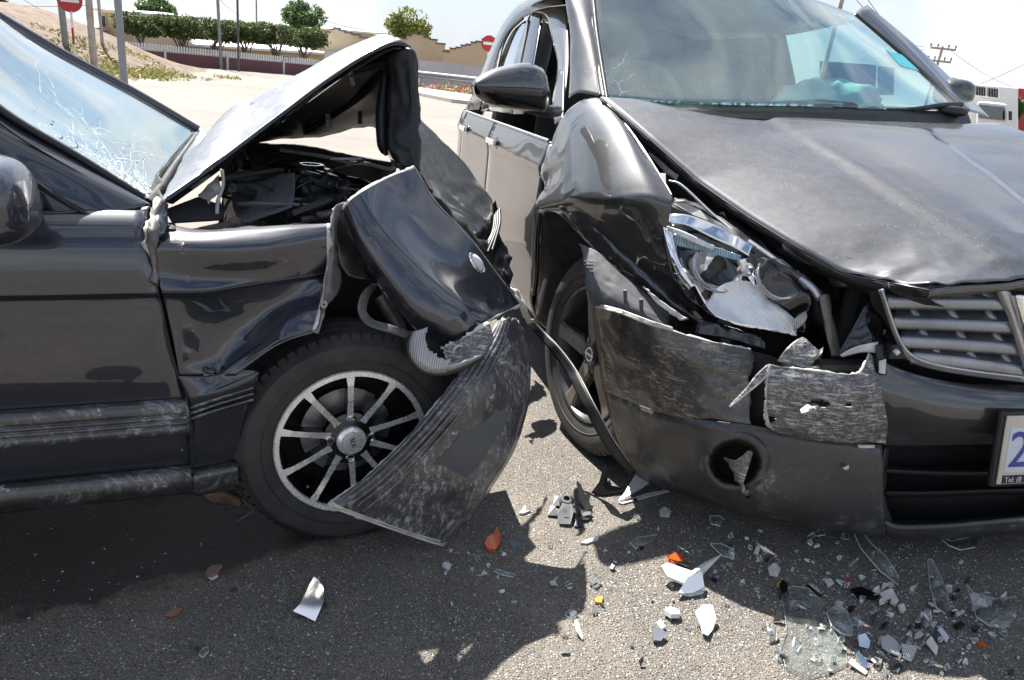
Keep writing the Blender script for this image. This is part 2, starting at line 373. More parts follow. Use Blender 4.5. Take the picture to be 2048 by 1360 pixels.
M['red_rubber'] = simple('red_plastic', (.45, .04, .02), .4)
def asphalt():
    b = NB('asphalt'); P = b.n('ShaderNodeNewGeometry').outputs['Position']
    v = b.n('ShaderNodeTexVoronoi', {'Vector': P, 'Scale': 140.0, 'Randomness': 1.0}); rnd = b.n('ShaderNodeSeparateColor', {0: v.outputs['Color']})
    v2 = b.n('ShaderNodeTexVoronoi', {'Vector': P, 'Scale': 260.0}); r2 = b.n('ShaderNodeSeparateColor', {0: v2.outputs['Color']})
    big = b.noise(1.4, 6, .6, vec=P); mid = b.noise(7, 6, .65, vec=P); fine = b.noise(320, 3, .6, vec=P)
    base = b.mix(b.ramp(mid, .3, .75), rgb(.080, .072, .062), rgb(.165, .147, .124))
    base = b.mix(b.ramp(fine, .46, .58), b.mix(.55, base, rgb(.02, .019, .018)), b.mix(.5, base, rgb(.30, .27, .235)))
    stone = b.mix(rnd.outputs[1], rgb(.32, .27, .21), rgb(.66, .60, .52))
    f1 = b.math('MULTIPLY', b.math('GREATER_THAN', rnd.outputs[0], .64), b.math('LESS_THAN', b.math('ADD', v.outputs['Distance'], b.math('MULTIPLY', rnd.outputs[2], .22)), .42))
    f2 = b.math('MULTIPLY', b.math('GREATER_THAN', r2.outputs[0], .62), b.ramp(v2.outputs['Distance'], .3, .45, .75, 0))
    col = b.mix(f2, base, rgb(.36, .33, .29)); col = b.mix(b.math('MULTIPLY', f1, .8), col, stone)
    dk = b.math('MULTIPLY', b.math('LESS_THAN', rnd.outputs[2], .05), b.ramp(v.outputs['Distance'], .25, .45, .7, 0)); col = b.mix(dk, col, rgb(.02, .02, .02))
    col = b.mix(b.ramp(big, .45, .8, 0, .35), col, rgb(.24, .20, .16))
    spot = b.ramp(b.noise(2.6, 7, .7, dist=.4, vec=P), .60, .72, 0, .55); col = b.mix(spot, col, rgb(.045, .042, .040))
    sand = b.math('MULTIPLY', b.ramp(b.noise(.9, 8, .72, vec=P), .50, .70, 0, .6), b.ramp(b.noise(45, 4, .7, vec=P), .35, .65)); col = b.mix(sand, col, rgb(.33, .27, .205))
    tars = b.math('MULTIPLY', b.math('GREATER_THAN', b.n('ShaderNodeSeparateColor', {0: b.n('ShaderNodeTexVoronoi', {'Vector': P, 'Scale': 13.0}).outputs['Color']}).outputs[0], .86), b.ramp(b.n('ShaderNodeTexVoronoi', {'Vector': P, 'Scale': 13.0}).outputs['Distance'], .08, .16, .8, 0)); col = b.mix(tars, col, rgb(.018, .018, .018))
    # spilled engine oil under the sedan: a stain with its own outline
    sx_ = b.n('ShaderNodeSeparateXYZ', {0: P})
    c0 = GZ(110, 1105); ax = EF
    dx = b.math('SUBTRACT', sx_.outputs[0], float(c0[0])); dy = b.math('SUBTRACT', sx_.outputs[1], float(c0[1]))
    fa = b.math('ADD', b.math('MULTIPLY', dx, float(ax[0])), b.math('MULTIPLY', dy, float(ax[1]))); na = b.math('SUBTRACT', b.math('MULTIPLY', dx, float(ax[1])), b.math('MULTIPLY', dy, float(ax[0])))
    e = b.math('ADD', b.math('POWER', b.math('ABSOLUTE', b.math('DIVIDE', fa, .70)), 2.0), b.math('POWER', b.math('ABSOLUTE', b.math('DIVIDE', na, .235)), 2.0))
    e = b.math('ADD', e, b.math('MULTIPLY', b.math('SUBTRACT', b.noise(9, 6, .6, vec=P), 0.5), 2.2))
    st = b.ramp(e, .8, 1.15, 1, 0); rim = b.math('SUBTRACT', b.ramp(e, 1.0, 1.7, 1, 0), st)
    col = b.mix(b.math('MULTIPLY', rim, .45), col, rgb(.13, .085, .05)); col = b.mix(b.math('MULTIPLY', st, .86), col, rgb(.006, .005, .0045))
    h = b.math('ADD', b.math('MULTIPLY', b.ramp(v.outputs['Distance'], 0, .5, 1, 0), .7), b.math('MULTIPLY', fine, .5))
    b.bsdf(Base_Color=col, Roughness=b.ramp(st, 0, 1, .85, .5), Specular_IOR_Level=b.ramp(st, 0, 1, .35, .3), Normal=b.bump(h, 1.0, .006)); return b.m
M['asphalt'] = asphalt()

# ------------------------------------------------------------------ ground
ys = [-60, -20, -5, 0, 3, 6, 10, 16, 24, 60, 200, 900]
def ground_z(x, y):
    t = min(max((y - 7 + max(0, x) * .2) / 12, 0), 1); s = min(max((x - 2.5) / 6, 0), 1); return 0.0 * t * s
gx = [-900, -200, -60, -20, -8, -4, -2, 0, 2, 4, 8, 20, 60, 200, 900]
V = [(x, y, 0) for y in ys for x in gx]
g = mk('ground', V, grid_faces(len(ys), len(gx)), M['asphalt'], None, smooth=False); g['kind'] = 'structure'
# ================================================================== SEDAN
M['far_wing'] = paint('far_wing_dust_shine', (.30, .285, .265), dust=.4, dustcol=(.55, .51, .46), scratch=.4, scol=(.6, .57, .53), sdir=(3, 14, 5), metal=.25, coat=.8, crough=.06, rough=.35)  # pale dusty colour also stands in for bright sky and ground reflections
sedan = thing('sedan_car', S0.tolist(), 'dark navy sedan with its front end crushed and bonnet buckled into a peak', 'car')
def sn(rows): return [[SN(*p) if not isinstance(p, np.ndarray) else p for p in r] for r in rows]
# --- body side: door skin, built as a profile (z, n) run along the car
GAP = lambda z: np.interp(z, [.16, .27, .43, .58, .72, .83, .92, 1.0], [-.395, -.395, -.395, -.425, -.445, -.465, -.468, -.47])
prof = [(.893, -.052), (.886, -.036), (.868, -.014), (.83, .008), (.78, .018), (.735, .022), (.722, .022), (.712, .012), (.70, .009), (.66, .010), (.58, .008), (.52, .004), (.47, -.003), (.43, -.007), (.36, -.010), (.30, -.014), (.262, -.022)]
def side(name, prof, fs, mat, nu=60, nv=30, gapfn=None, **k):
    rows = []
    for (z, n) in prof:
        row = []
        for t in fs:
            f = t if t is not None else GAP(z) - .003
            row.append(SL(f, n - .012 * max(0, -f - .6), z - .0 * f))
        rows.append(row)
    return loft(name, rows, mat, sedan, nu=nu, nv=nv, **k)
side('door', prof, [-1.52, -1.2, -.9, -.65, None], M['navy'], crumple=[(.0012, 3, 2)])
side('rear_door', prof, [-2.5, -2.2, -1.9, -1.53], M['navy'], nu=40, nv=10)
# quarter panel and tail, out of the picture to the left
side('quarter_panel', [(z, n - .03) for z, n in prof], [-3.45, -3.2, -2.9, -2.51], M['navy'], nu=30, nv=8)
# ribbed rubbing strip and sill
mpf = [(.452, -.003), (.446, .014), (.425, .019), (.418, .013), (.411, .019), (.404, .013), (.397, .019), (.390, .013), (.383, .018), (.368, .014), (.36, -.008)]
side('rubbing_strip', mpf, [-1.52, -1.2, -.9, -.65, None], M['navy_scuff'], nu=44, nv=20)
side('sill', [(.262, -.03), (.258, -.002), (.245, .006), (.225, .008), (.205, -.002), (.185, -.02), (.165, -.06), (.16, -.14)], [-2.4, -1.8, -1.3, -.9, None], M['navy_scuff'], nu=24, nv=20)
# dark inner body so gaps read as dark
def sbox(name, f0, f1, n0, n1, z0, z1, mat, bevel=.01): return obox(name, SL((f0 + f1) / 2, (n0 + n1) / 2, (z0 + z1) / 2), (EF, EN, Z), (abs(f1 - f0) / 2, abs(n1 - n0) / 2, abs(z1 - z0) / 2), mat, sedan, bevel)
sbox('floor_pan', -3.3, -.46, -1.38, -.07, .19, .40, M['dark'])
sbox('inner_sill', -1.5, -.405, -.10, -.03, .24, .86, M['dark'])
# far side of the car
rows = [[SL(f, -1.45 - n, z) for f in (-3.4, -2.4, -1.4, -.42)] for z, n in prof]
loft('far_side_panel', rows, M['navy'], sedan, nu=20, nv=8)
# A pillar, near side, and black windscreen seal
loft('windscreen_pillar', sn([[(-420, -100, -.27), (-150, 96, -.19), (0, 228, -.15), (150, 318, -.13), (292, 402, -.12)],
      [(-420, -75, -.25), (-150, 125, -.16), (0, 258, -.11), (150, 345, -.09), (298, 412, -.085)],
      [(-420, -40, -.23), (-150, 165, -.13), (0, 292, -.085), (110, 372, -.065), (230, 425, -.055), (300, 428, -.06)][:5],
      [(-420, -10, -.23), (-150, 190, -.12), (0, 312, -.075), (105, 384, -.058), (200, 440, -.048)]]), M['navy'], sedan, nu=18, nv=40)
# shoulder between pillar and door top
loft('door_shoulder', [[SN(195, 436, -.056), SN(245, 424, -.066), SN(300, 412, -.08)], [SN(188, 447, -.05), SN(245, 447, -.048), SN(297, 440, -.05)], [SL(-.60, -.034, .885), SL(-.53, -.034, .885), SL(-.474, -.034, .885)]], M['navy'], sedan, nu=12, nv=14)
tube('windscreen_seal', sn([[(-420, -108, -.27), (-150, 88, -.19), (0, 218, -.15), (150, 310, -.135), (288, 396, -.13)]])[0], .009, M['black_plastic'], sedan, seg=30)
tube('drip_seal', sn([[(-150, 112, -.165), (0, 246, -.115), (100, 312, -.10), (200, 368, -.092), (270, 408, -.088)]])[0], .0025, M['dark'], sedan, seg=24)
# mirror sail: gloss black triangle in the window corner
loft('mirror_sail', sn([[(-60, 262, -.07), (0, 318, -.06), (60, 362, -.054), (120, 402, -.05), (186, 441, -.045)], [(-60, 350, -.055), (0, 385, -.05), (60, 410, -.045), (120, 426, -.043), (186, 441, -.042)], [(-60, 448, -.04), (0, 446, -.04), (60, 445, -.04), (120, 443, -.04), (187, 442, -.04)]]), M['gloss_black'], sedan, nu=14, nv=24)
tube('sail_frame', sn([[(-60, 450, -.035), (60, 447, -.035), (176, 444, -.035), (190, 438, -.035), (120, 398, -.045), (0, 312, -.055), (-60, 258, -.065)]])[0], .004, M['black_plastic'], sedan, seg=40)
# side window and roof (mostly outside the picture)
loft('side_window', [[SL(-2.3, -.22, 1.33), SL(-1.7, -.19, 1.34), SL(-1.05, -.19, 1.28)], [SL(-2.3, -.07, .925), SL(-1.7, -.07, .925), SL(-.66, -.06, .925)]], M['side_glass'], sedan, nu=6, nv=10)
loft('roof', [[SL(-1.08, -.24, 1.30), SL(-1.05, -.45, 1.335), SL(-1.03, -.72, 1.35), SL(-1.03, -1.0, 1.335), SL(-1.05, -1.22, 1.30)], [SL(-1.7, -.2, 1.36), SL(-1.7, -.45, 1.395), SL(-1.7, -.72, 1.405), SL(-1.7, -1.0, 1.395), SL(-1.7, -1.24, 1.36)], [SL(-2.4, -.22, 1.33), SL(-2.4, -.45, 1.365), SL(-2.4, -.72, 1.375), SL(-2.4, -1.0, 1.365), SL(-2.4, -1.24, 1.33)]], M['navy'], sedan, nu=16, nv=20)
loft('boot_lid', [[SL(-2.4, -.22, 1.33), SL(-2.4, -.72, 1.375), SL(-2.4, -1.24, 1.33)], [SL(-2.95, -.16, 1.0), SL(-2.95, -.72, 1.02), SL(-2.95, -1.3, 1.0)], [SL(-3.45, -.12, .96), SL(-3.5, -.72, .97), SL(-3.45, -1.33, .96)], [SL(-3.5, -.1, .45), SL(-3.56, -.72, .45), SL(-3.5, -1.34, .45)]], M['navy'], sedan, nu=20, nv=14)
# windscreen: cracked laminated glass
WSs = Surf(sn([[(292, 399, -.135), (318, 372, -.42), (352, 322, -.85), (396, 262, -1.33)], [(150, 312, -.15), (190, 282, -.45), (232, 222, -.88), (270, 188, -1.33)], [(0, 222, -.165), (35, 186, -.48), (80, 122, -.92), (112, 102, -1.33)], [(-150, 92, -.2), (-110, 60, -.5), (-60, 0, -.92), (-40, 12, -1.33)], [(-330, -60, -.26), (-290, -90, -.55), (-230, -120, -.92), (-200, -78, -1.3)]]))
loft('windscreen', WSs, M['sedan_glass'], sedan, nu=34, nv=34, solid=.004)
tube('far_pillar', [WSs.pt(t, 1.0) + Z * .004 for t in np.linspace(0, 1, 12)], .016, M['navy'], sedan, seg=20)
tube('cowl_edge', [WSs.pt(0.0, t) - Z * .012 for t in np.linspace(0, 1, 9)], .016, M['black_plastic'], sedan, seg=20)
def cracks(name, S, seeds, mat, parent, width=.0008, depth=3):
    """branching crack lines that run over the glass surface"""
    V, F = [], []
    rnd = random.Random(3)
    def line(u, v, ang, ln, wd, dep):
        n = max(3, int(ln / .012)); pts = []
        for k in range(n):
            pts.append((u, v)); ang += rnd.gauss(0, .22)
            u += math.cos(ang) * .012 * 1.0; v += math.sin(ang) * .012
            if not (0.0 < u < .98 and 0.0 < v < 1): break
            if dep and rnd.random() < .10: line(u, v, ang + rnd.choice((-1, 1)) * rnd.uniform(.35, 1.0), ln * rnd.uniform(.25, .6), wd * .7, dep - 1)
        if len(pts) < 2: return
        b0 = len(V)
        for i, (a, b) in enumerate(pts):
            p = S.pt(a, b); nn = S.nrm(a, b); q = S.pt(*pts[min(i + 1, len(pts) - 1)]) - S.pt(*pts[max(i - 1, 0)]); sd = norm(np.cross(nn, q)); ww = wd * rnd.uniform(.3, 1.4) * (1 - .6 * i / len(pts))
            V.extend([p + nn * .0035 + sd * ww, p + nn * .0035 - sd * ww])
        for i in range(len(pts) - 1): F.append((b0 + 2 * i, b0 + 2 * i + 1, b0 + 2 * i + 3, b0 + 2 * i + 2))
    for (u, v, a, ln, wd) in seeds: line(u, v, a, ln, wd * width, depth)
    return mk(name, V, F, mat, parent, smooth=False)
seeds = [(.01 + .02 * (k % 3), .03 + .05 * (k % 6), .1 + .23 * k % 1.5, .16 + .05 * (k % 5), .7 + .1 * (k % 3)) for k in range(16)] + [(.12, .22, .4, .4, .6), (.2, .4, .3, .3, .6), (.05, .05, .15, .8, .45)]
cracks('glass_crack', WSs, seeds, M['crack'], sedan)
# crushed glass crumbs at the lower corner
V, F = [], []
for k in range(420):
    u, v = abs(RNG.normal(0, .05)) + .004, abs(RNG.normal(0, .09)) + .005
    if k > 300: u, v = .05 + abs(RNG.normal(0, .12)), .1 + abs(RNG.normal(0, .18))
    if u > .6 or v > .9: continue
    p = WSs.pt(u, v); nn = WSs.nrm(u, v); x, y, _ = frame_of(nn); s = RNG.uniform(.0012, .0045)
    b0 = len(V); a0 = RNG.uniform(0, 6.28)
    for j in range(3): V.append(p + nn * RNG.uniform(.003, .008) + (x * math.cos(a0 + 2.1 * j) + y * math.sin(a0 + 2.1 * j)) * s * RNG.uniform(.6, 1.3))
    F.append((b0, b0 + 1, b0 + 2))
cr = mk('glass_crumbs', V, F, M['crack'], sedan, smooth=False); cr['kind'] = 'stuff'
# dashboard behind the glass
loft('dashboard', [[SL(-.52, -.2, .88), SL(-.48, -.7, .9), SL(-.44, -1.25, .88)], [SL(-.8, -.2, .93), SL(-.8, -.7, .95), SL(-.8, -1.25, .93)], [SL(-.95, -.2, .8), SL(-.95, -.7, .8), SL(-.95, -1.25, .8)]], M['black_plastic'], sedan, nu=10, nv=12)
for nn_ in (-.42, -1.03):
    blob('seat_back', SL(-1.75, nn_, .78), (EF, EN, Z), (.09, .24, .32), M['seat'], sedan, e=(3, 3)); blob('headrest', SL(-1.78, nn_, 1.18), (EF, EN, Z), (.05, .13, .09), M['seat'], sedan, e=(3, 3))
# door mirror
mirror = blob('door_mirror', SN(-36, 398, .17), (norm(EF + EN * .12), norm(EN - EF * .12), Z), (.085, .12, .079), M['navy'], sedan, e=(3.0, 2.8), warp=lambda l: (l[0] * (1 - .12 * l[2]), l[1], l[2]))
loft('mirror_stalk', [[SN(52, 345, .05), SN(60, 352, .0), SN(66, 368, -.04)], [SN(66, 395, .06), SN(70, 398, .01), SN(74, 400, -.04)], [SN(50, 432, .05), SN(60, 430, 0), SN(66, 428, -.04)]], M['gloss_black'], sedan, nu=10, nv=8, solid=.01)
# --- near front wing, dented
WG = Surf(sn([[(322, 446, -.07), (400, 460, -.055), (480, 456, -.05), (570, 451, -.05), (662, 447, -.055)],
   [(306, 468, -.025), (395, 470, -.015), (480, 468, -.012), (570, 462, -.02), (662, 456, -.04)],
   [(300, 492, .004), (390, 498, .018), (480, 500, .02), (570, 490, .008), (661, 476, -.03)],
   [(310, 545, .010), (400, 552, .004), (490, 548, .004), (580, 532, -.008), (660, 516, -.035)],
   [(324, 584, .022), (410, 582, .016), (500, 568, .004), (590, 554, -.018), (656, 545, -.045)],
   [(327, 598, .010), (412, 598, -.006), (502, 582, -.014), (592, 566, -.03), (655, 558, -.048)],
   [(340, 650, .006), (420, 652, -.032), (512, 625, -.034), (592, 600, -.022), (649, 592, -.005)],
   [(352, 716, .002), (425, 712, -.034), (494, 684, -.014), (572, 640, .028), (642, 630, .05)],
   [(358, 750, .002), (428, 748, -.016), (478, 738, .016), (556, 684, .058), (632, 660, .072)]]))
loft('front_wing', WG, M['navy'], sedan, nu=64, nv=44, crumple=[(.005, 7, 4, lambda u, v: u * v), (.006, 9, 3, lambda u, v: .15 + .6 * u * u), (.002, 26, 5, lambda u, v: u * v)], jag={'right': .0025}, edge={'right': 1}, edge_mat=M['primer'])
tube('wing_crease', [WG.pt(.50 + .01 * t, t) + EN * .001 for t in np.linspace(0, .96, 14)], .0035, M['gloss_black'], sedan, seg=40)
# patch of exposed filler below the wing's torn corner
loft('filler_patch', WG, M['dull_steel'], sedan, nu=14, nv=10, off=.0016, u0=.2, u1=.44, v0=.06, v1=.2, jag={'left': .008, 'right': .01, 'top': .004, 'bottom': .006}, solid=0)
loft('rolled_arch_lip', sn([[(470, 752, .02), (556, 690, .060), (632, 664, .074)], [(430, 752, -.01), (540, 676, .03), (636, 640, .06)]]), M['navy'], sedan, nu=6, nv=20)
loft('wing_lower', sn([[(356, 752, .004), (420, 750, -.008), (478, 738, .016)], [(371, 788, .004), (440, 772, .012), (514, 742, .026)], [(376, 803, .004), (440, 785, .018), (516, 752, .03)], [(384, 842, .0), (440, 822, .006), (500, 800, .012)], [(388, 880, -.004), (440, 862, -.006), (487, 845, -.002)], [(386, 912, -.012), (430, 900, -.012), (479, 885, -.010)], [(382, 940, -.02), (430, 930, -.02), (476, 918, -.018)]]), M['navy'], sedan, nu=40, nv=20, crumple=[(.004, 11, 2)])
for k, (ya, yb) in enumerate([(815, 775), (826, 787), (837, 799)]): tube('wing_rib', sn([[(382, ya, .004), (440, ya - 19, .016), (507, yb, .024)]])[0], .0035, M['navy_scuff'], sedan, seg=14)
loft('wing_sill', sn([[(381, 945, -.014), (430, 936, -.010), (477, 926, -.012)], [(383, 960, .0), (430, 950, .004), (477, 940, .002)], [(388, 985, -.012), (430, 977, -.012), (477, 968, -.014)], [(394, 992, -.06), (430, 985, -.06), (474, 978, -.06)]]), M['navy_scuff'], sedan, nu=16, nv=12)
# letters traced by finger in the dirt on the wing
def wl(x, y): return SN(x, y, -.012)
tube('finger_writing', [wl(424, 738), wl(414, 734), wl(409, 741), wl(418, 746), wl(420, 753), wl(411, 756), wl(404, 752)], .0022, M['gloss_black'], sedan, seg=24, n=6)
tube('finger_writing', [wl(428, 736), wl(433, 750), wl(444, 732), wl(446, 740), wl(438, 744)], .0022, M['gloss_black'], sedan, seg=20, n=6)
# torn strip of sheet between door and wing
loft('torn_door_edge', sn([[(312, 398, -.09), (322, 402, -.085), (330, 415, -.08)], [(303, 425, -.05), (313, 432, -.03), (326, 440, -.04)], [(296, 465, .0), (304, 470, .012), (316, 478, .006)], [(298, 510, .012), (305, 515, .018), (312, 520, .014)], [(302, 560, .018), (308, 566, .022), (315, 572, .02)]]), M['dull_steel'], sedan, nu=26, nv=8, crumple=[(.008, 30, 3)], jag={'left': .004, 'right': .003}, edge={'left': 1}, edge_mat=M['primer'])
loft('torn_corner', sn([[(310, 396, -.10), (322, 400, -.10), (332, 412, -.10)], [(300, 440, -.03), (315, 440, -.02), (332, 445, -.04)], [(296, 482, .004), (312, 478, .006), (330, 470, -.0)]]), M['navy'], sedan, nu=18, nv=12, crumple=[(.007, 22, 5)], jag={'left': .003})
# --- bonnet, buckled: rear half climbs to a ridge, front half hangs
HD = Surf(sn([[(322, 402, -.10), (338, 372, -.30), (366, 315, -.75), (402, 258, -1.33)],
   [(405, 344, -.18), (446, 230, -.62), (452, 252, -.95), (458, 276, -1.33)],
   [(482, 287, -.27), (530, 184, -.66), (512, 246, -.98), (512, 280, -1.33)],
   [(640, 168, -.38), (668, 110, -.64), (650, 200, -.96), (640, 262, -1.32)],
   [(752, 96, -.44), (755, 74, -.58), (742, 175, -.92), (720, 246, -1.3)],
   [(800, 84, -.45), (796, 80, -.54), (778, 172, -.90), (748, 248, -1.3)],
   [(822, 96, -.44), (814, 98, -.52), (788, 190, -.90), (757, 258, -1.3)]]))
loft('bonnet', HD, M['navy_dust_glare'], sedan, nu=80, nv=60, crumple=[(.004, 4, 2), (.006, 8, 3, lambda u, v: .3 + max(0, u - .4)), (.003, 18, 5, lambda u, v: max(0, u - .4))], solid=.0015)
HF = Surf([[HD.pt(1, t) for t in (0, .33, .66, 1)]] + sn([[(829, 130, -.42), (820, 145, -.5), (795, 220, -.85), (762, 275, -1.3)], [(830, 230, -.38), (822, 240, -.46), (802, 285, -.85), (772, 300, -1.28)], [(832, 338, -.34), (826, 345, -.42), (808, 342, -.75), (785, 330, -1.25)]]))
loft('bonnet_front', HF, M['navy'], sedan, nu=30, nv=30, crumple=[(.012, 8, 3)], solid=.002)
# inner skin of the bonnet: black frame folded under the edges
loft('bonnet_flange', [[HD.pt(t, 0) for t in np.linspace(.02, 1, 9)], [HD.pt(t, 0) + EN * .004 - Z * .010 for t in np.linspace(.02, 1, 9)], [HD.pt(t, 0) - EN * .03 - Z * .020 + EF * .012 for t in np.linspace(.02, 1, 9)]], M['gloss_black'], sedan, nu=8, nv=50, solid=.004)
loft('bonnet_inner_panel', Surf([[HD.pt(u, v) + np.array([.010, -.006, -.018]) for v in (.06, .3, .6, .97)] for u in (.22, .45, .68, .9, .985)]), M['navy_bay'], sedan, nu=40, nv=30, crumple=[(.012, 7, 4), (.008, 12, 3)])
loft('front_edge_fold', sn([[(776, 112, -.49), (780, 200, -.46), (776, 280, -.42), (786, 318, -.40)], [(806, 96, -.445), (812, 200, -.42), (804, 290, -.38), (812, 334, -.36)], [(824, 100, -.43), (830, 200, -.395), (832, 290, -.36), (834, 340, -.34)], [(832, 120, -.46), (837, 200, -.43), (839, 290, -.39), (838, 345, -.37)]]), M['black_plastic'], sedan, nu=20, nv=36, crumple=[(.006, 18, 3)])
tube('bonnet_strap', sn([[(770, 150, -.56), (764, 225, -.54), (766, 290, -.52), (774, 310, -.52)]])[0], [.012, .02, .018, .006], M['black_plastic'], sedan, seg=16)
tube('bonnet_strap', sn([[(795, 190, -.48), (790, 250, -.46), (786, 290, -.44), (796, 312, -.44)]])[0], [.012, .016, .012, .005], M['black_plastic'], sedan, seg=16)
for (x, y, n, a) in [(703, 158, -.66, .3), (656, 242, -.75, .1), (720, 235, -1.0, 0)]:
    obox('hinge_bracket', SN(x, y, n), (norm(EF * math.cos(a) + Z * math.sin(a)), norm(Z * math.cos(a) - EF * math.sin(a)), EN), (.008, .022, .004), M['dull_steel'], sedan, .002)
    lathe('bracket_hole', SN(x, y - 6, n + .006), EN, [(0, 0), (.004, 0)], M['dark'], sedan, n=12)
tube('inner_rib', [HD.pt(t, .45) + np.array([.014, -.008, -.03]) for t in (.25, .5, .75, .95)], .016, M['navy_bay'], sedan, seg=20)
tube('inner_rib', [HD.pt(.9, t) + np.array([.014, -.008, -.03]) for t in (.1, .35, .6, .9)], .016, M['navy_bay'], sedan, seg=20)
tube('inner_rib', [HD.pt(.95 - .5 * t, .15 + .7 * t) + np.array([.014, -.008, -.03]) for t in (0, .33, .66, 1)], .014, M['navy_bay'], sedan, seg=20)
# --- engine bay
loft('bay_floor', [[SL(-.42, -.1, .42), SL(-.1, -.12, .40), SL(.3, -.15, .36)], [SL(-.42, -1.35, .42), SL(-.1, -1.35, .40), SL(.5, -1.3, .36)]], M['dark'], sedan, nu=4, nv=6)
loft('bulkhead', [[SL(-.44, -.12, .90), SL(-.43, -.7, .91), SL(-.42, -1.34, .9)], [SL(-.45, -.1, .4), SL(-.45, -.7, .4), SL(-.44, -1.35, .4)]], M['navy_bay'], sedan, nu=10, nv=20, crumple=[(.02, 8, 2)])
loft('inner_wing_far', sn([[(440, 284, -1.32), (600, 290, -1.32), (700, 310, -1.3), (792, 326, -1.26)], [(440, 308, -1.3), (600, 318, -1.3), (700, 332, -1.28), (792, 352, -1.24)], [(440, 430, -1.2), (600, 430, -1.2), (700, 440, -1.2), (792, 450, -1.1)], [(380, 620, -1.1), (600, 640, -1.1), (700, 650, -1.1), (792, 660, -1.05)]]), M['black_plastic'], sedan, nu=16, nv=24, crumple=[(.008, 9, 3)])
tube('wing_rail', sn([[(560, 300, -1.24), (640, 312, -1.24), (700, 325, -1.22), (735, 328, -1.2), (780, 338, -1.15), (790, 326, -1.12)]])[0], .007, M['primer'], sedan, seg=30)
loft('inner_wing', sn([[(335, 452, -.09), (430, 458, -.08), (550, 452, -.08), (655, 447, -.08)], [(335, 470, -.15), (430, 470, -.15), (550, 464, -.15), (655, 458, -.15)], [(350, 640, -.22), (430, 630, -.22), (550, 600, -.22), (655, 580, -.22)]]), M['black_plastic'], sedan, nu=12, nv=20, crumple=[(.01, 8, 3)])
plate('scuttle_panel', sn([[(330, 420, -.14), (395, 395, -.22), (455, 415, -.2), (440, 440, -.14), (345, 446, -.11)]])[0], .004, M['dark'], sedan)
tube('rubber_hose', sn([[(335, 395, -.16), (380, 360, -.2), (430, 335, -.3)]])[0], .008, M['black_plastic'], sedan, seg=12)
loft('plastic_undertray', sn([[(470, 352, -.46), (530, 352, -.44), (590, 345, -.42)], [(463, 390, -.38), (528, 392, -.34), (590, 380, -.34)], [(470, 428, -.28), (520, 432, -.24), (586, 408, -.26)], [(487, 446, -.2), (510, 441, -.2), (584, 414, -.22)]]), M['liner'], sedan, nu=26, nv=26, crumple=[(.003, 60, 3, lambda u, v: 1 if .3 < v < .8 else .2)], solid=.004)
loft('stay_bracket', sn([[(440, 338, -.2), (443, 370, -.2), (432, 400, -.18), (430, 430, -.16)], [(448, 340, -.2), (450, 372, -.2), (440, 402, -.18), (437, 434, -.16)]]), M['steel'], sedan, nu=4, nv=16, solid=.004)
loft('bay_flap', sn([[(398, 392, -.24), (420, 370, -.25), (440, 352, -.26)], [(404, 410, -.22), (425, 398, -.22), (442, 385, -.22)], [(418, 414, -.2), (430, 400, -.2), (440, 392, -.2)]]), M['primer'], sedan, nu=10, nv=10, crumple=[(.008, 30, 3)])
tower = SN(622, 336, -1.0)
lathe('strut_tower', tower, Z, [(.09, -.12), (.085, -.02), (.07, 0.0), (.05, .004), (.045, .014), (.032, .014), (.030, .004), (0, .004)], M['gloss_black'], sedan, n=36)
for (pts, r, mm) in [([(590, 385, -.5), (640, 380, -.55), (700, 400, -.6), (720, 420, -.5)], .028, 'black_plastic'), ([(600, 360, -.7), (660, 356, -.7), (690, 362, -.7)], .022, 'gloss_black'), ([(585, 430, -.4), (640, 395, -.5), (690, 360, -.7), (720, 350, -.9)], .004, 'dark'), ([(690, 362, -.7), (730, 372, -.6), (760, 400, -.5)], .018, 'gloss_black'), ([(480, 330, -.7), (560, 322, -.8), (600, 335, -.9)], .014, 'black_plastic'), ([(600, 440, -.2), (640, 432, -.22), (670, 425, -.22)], .012, 'dull_steel'), ([(500, 310, -1.0), (540, 318, -.9), (570, 332, -.9)], .02, 'black_plastic')]:
    tube('bay_hose', sn([pts])[0], r, M[mm], sedan, seg=18, n=12)
obox('engine_block', SL(-.02, -.75, .62), (EF, EN, Z), (.22, .3, .16), M['dull_steel'], sedan, .02)
obox('battery_tray', SL(-.22, -.42, .72), (norm(EF + Z * .25), EN, norm(Z - EF * .25)), (.12, .1, .07), M['black_plastic'], sedan, .01)
loft('bay_panel', sn([[(480, 300, -.8), (520, 305, -.8), (560, 318, -.8)], [(505, 335, -.6), (560, 330, -.65), (600, 332, -.7)]]), M['navy_bay'], sedan, nu=8, nv=14, crumple=[(.02, 14, 3)])
loft('crumpled_sheet', sn([[(590, 345, -.45), (640, 362, -.5), (700, 372, -.5)], [(600, 400, -.4), (650, 395, -.4), (700, 398, -.35)], [(600, 440, -.2), (640, 440, -.2), (690, 415, -.2)]]), M['black_plastic'], sedan, nu=24, nv=24, crumple=[(.03, 14, 3), (.02, 28, 4)])
plate('clip', sn([[(455, 436, -.15), (470, 432, -.15), (484, 440, -.15), (480, 446, -.15), (462, 446, -.15)]])[0], .006, M['rust'], sedan)
rc = random.Random(5)
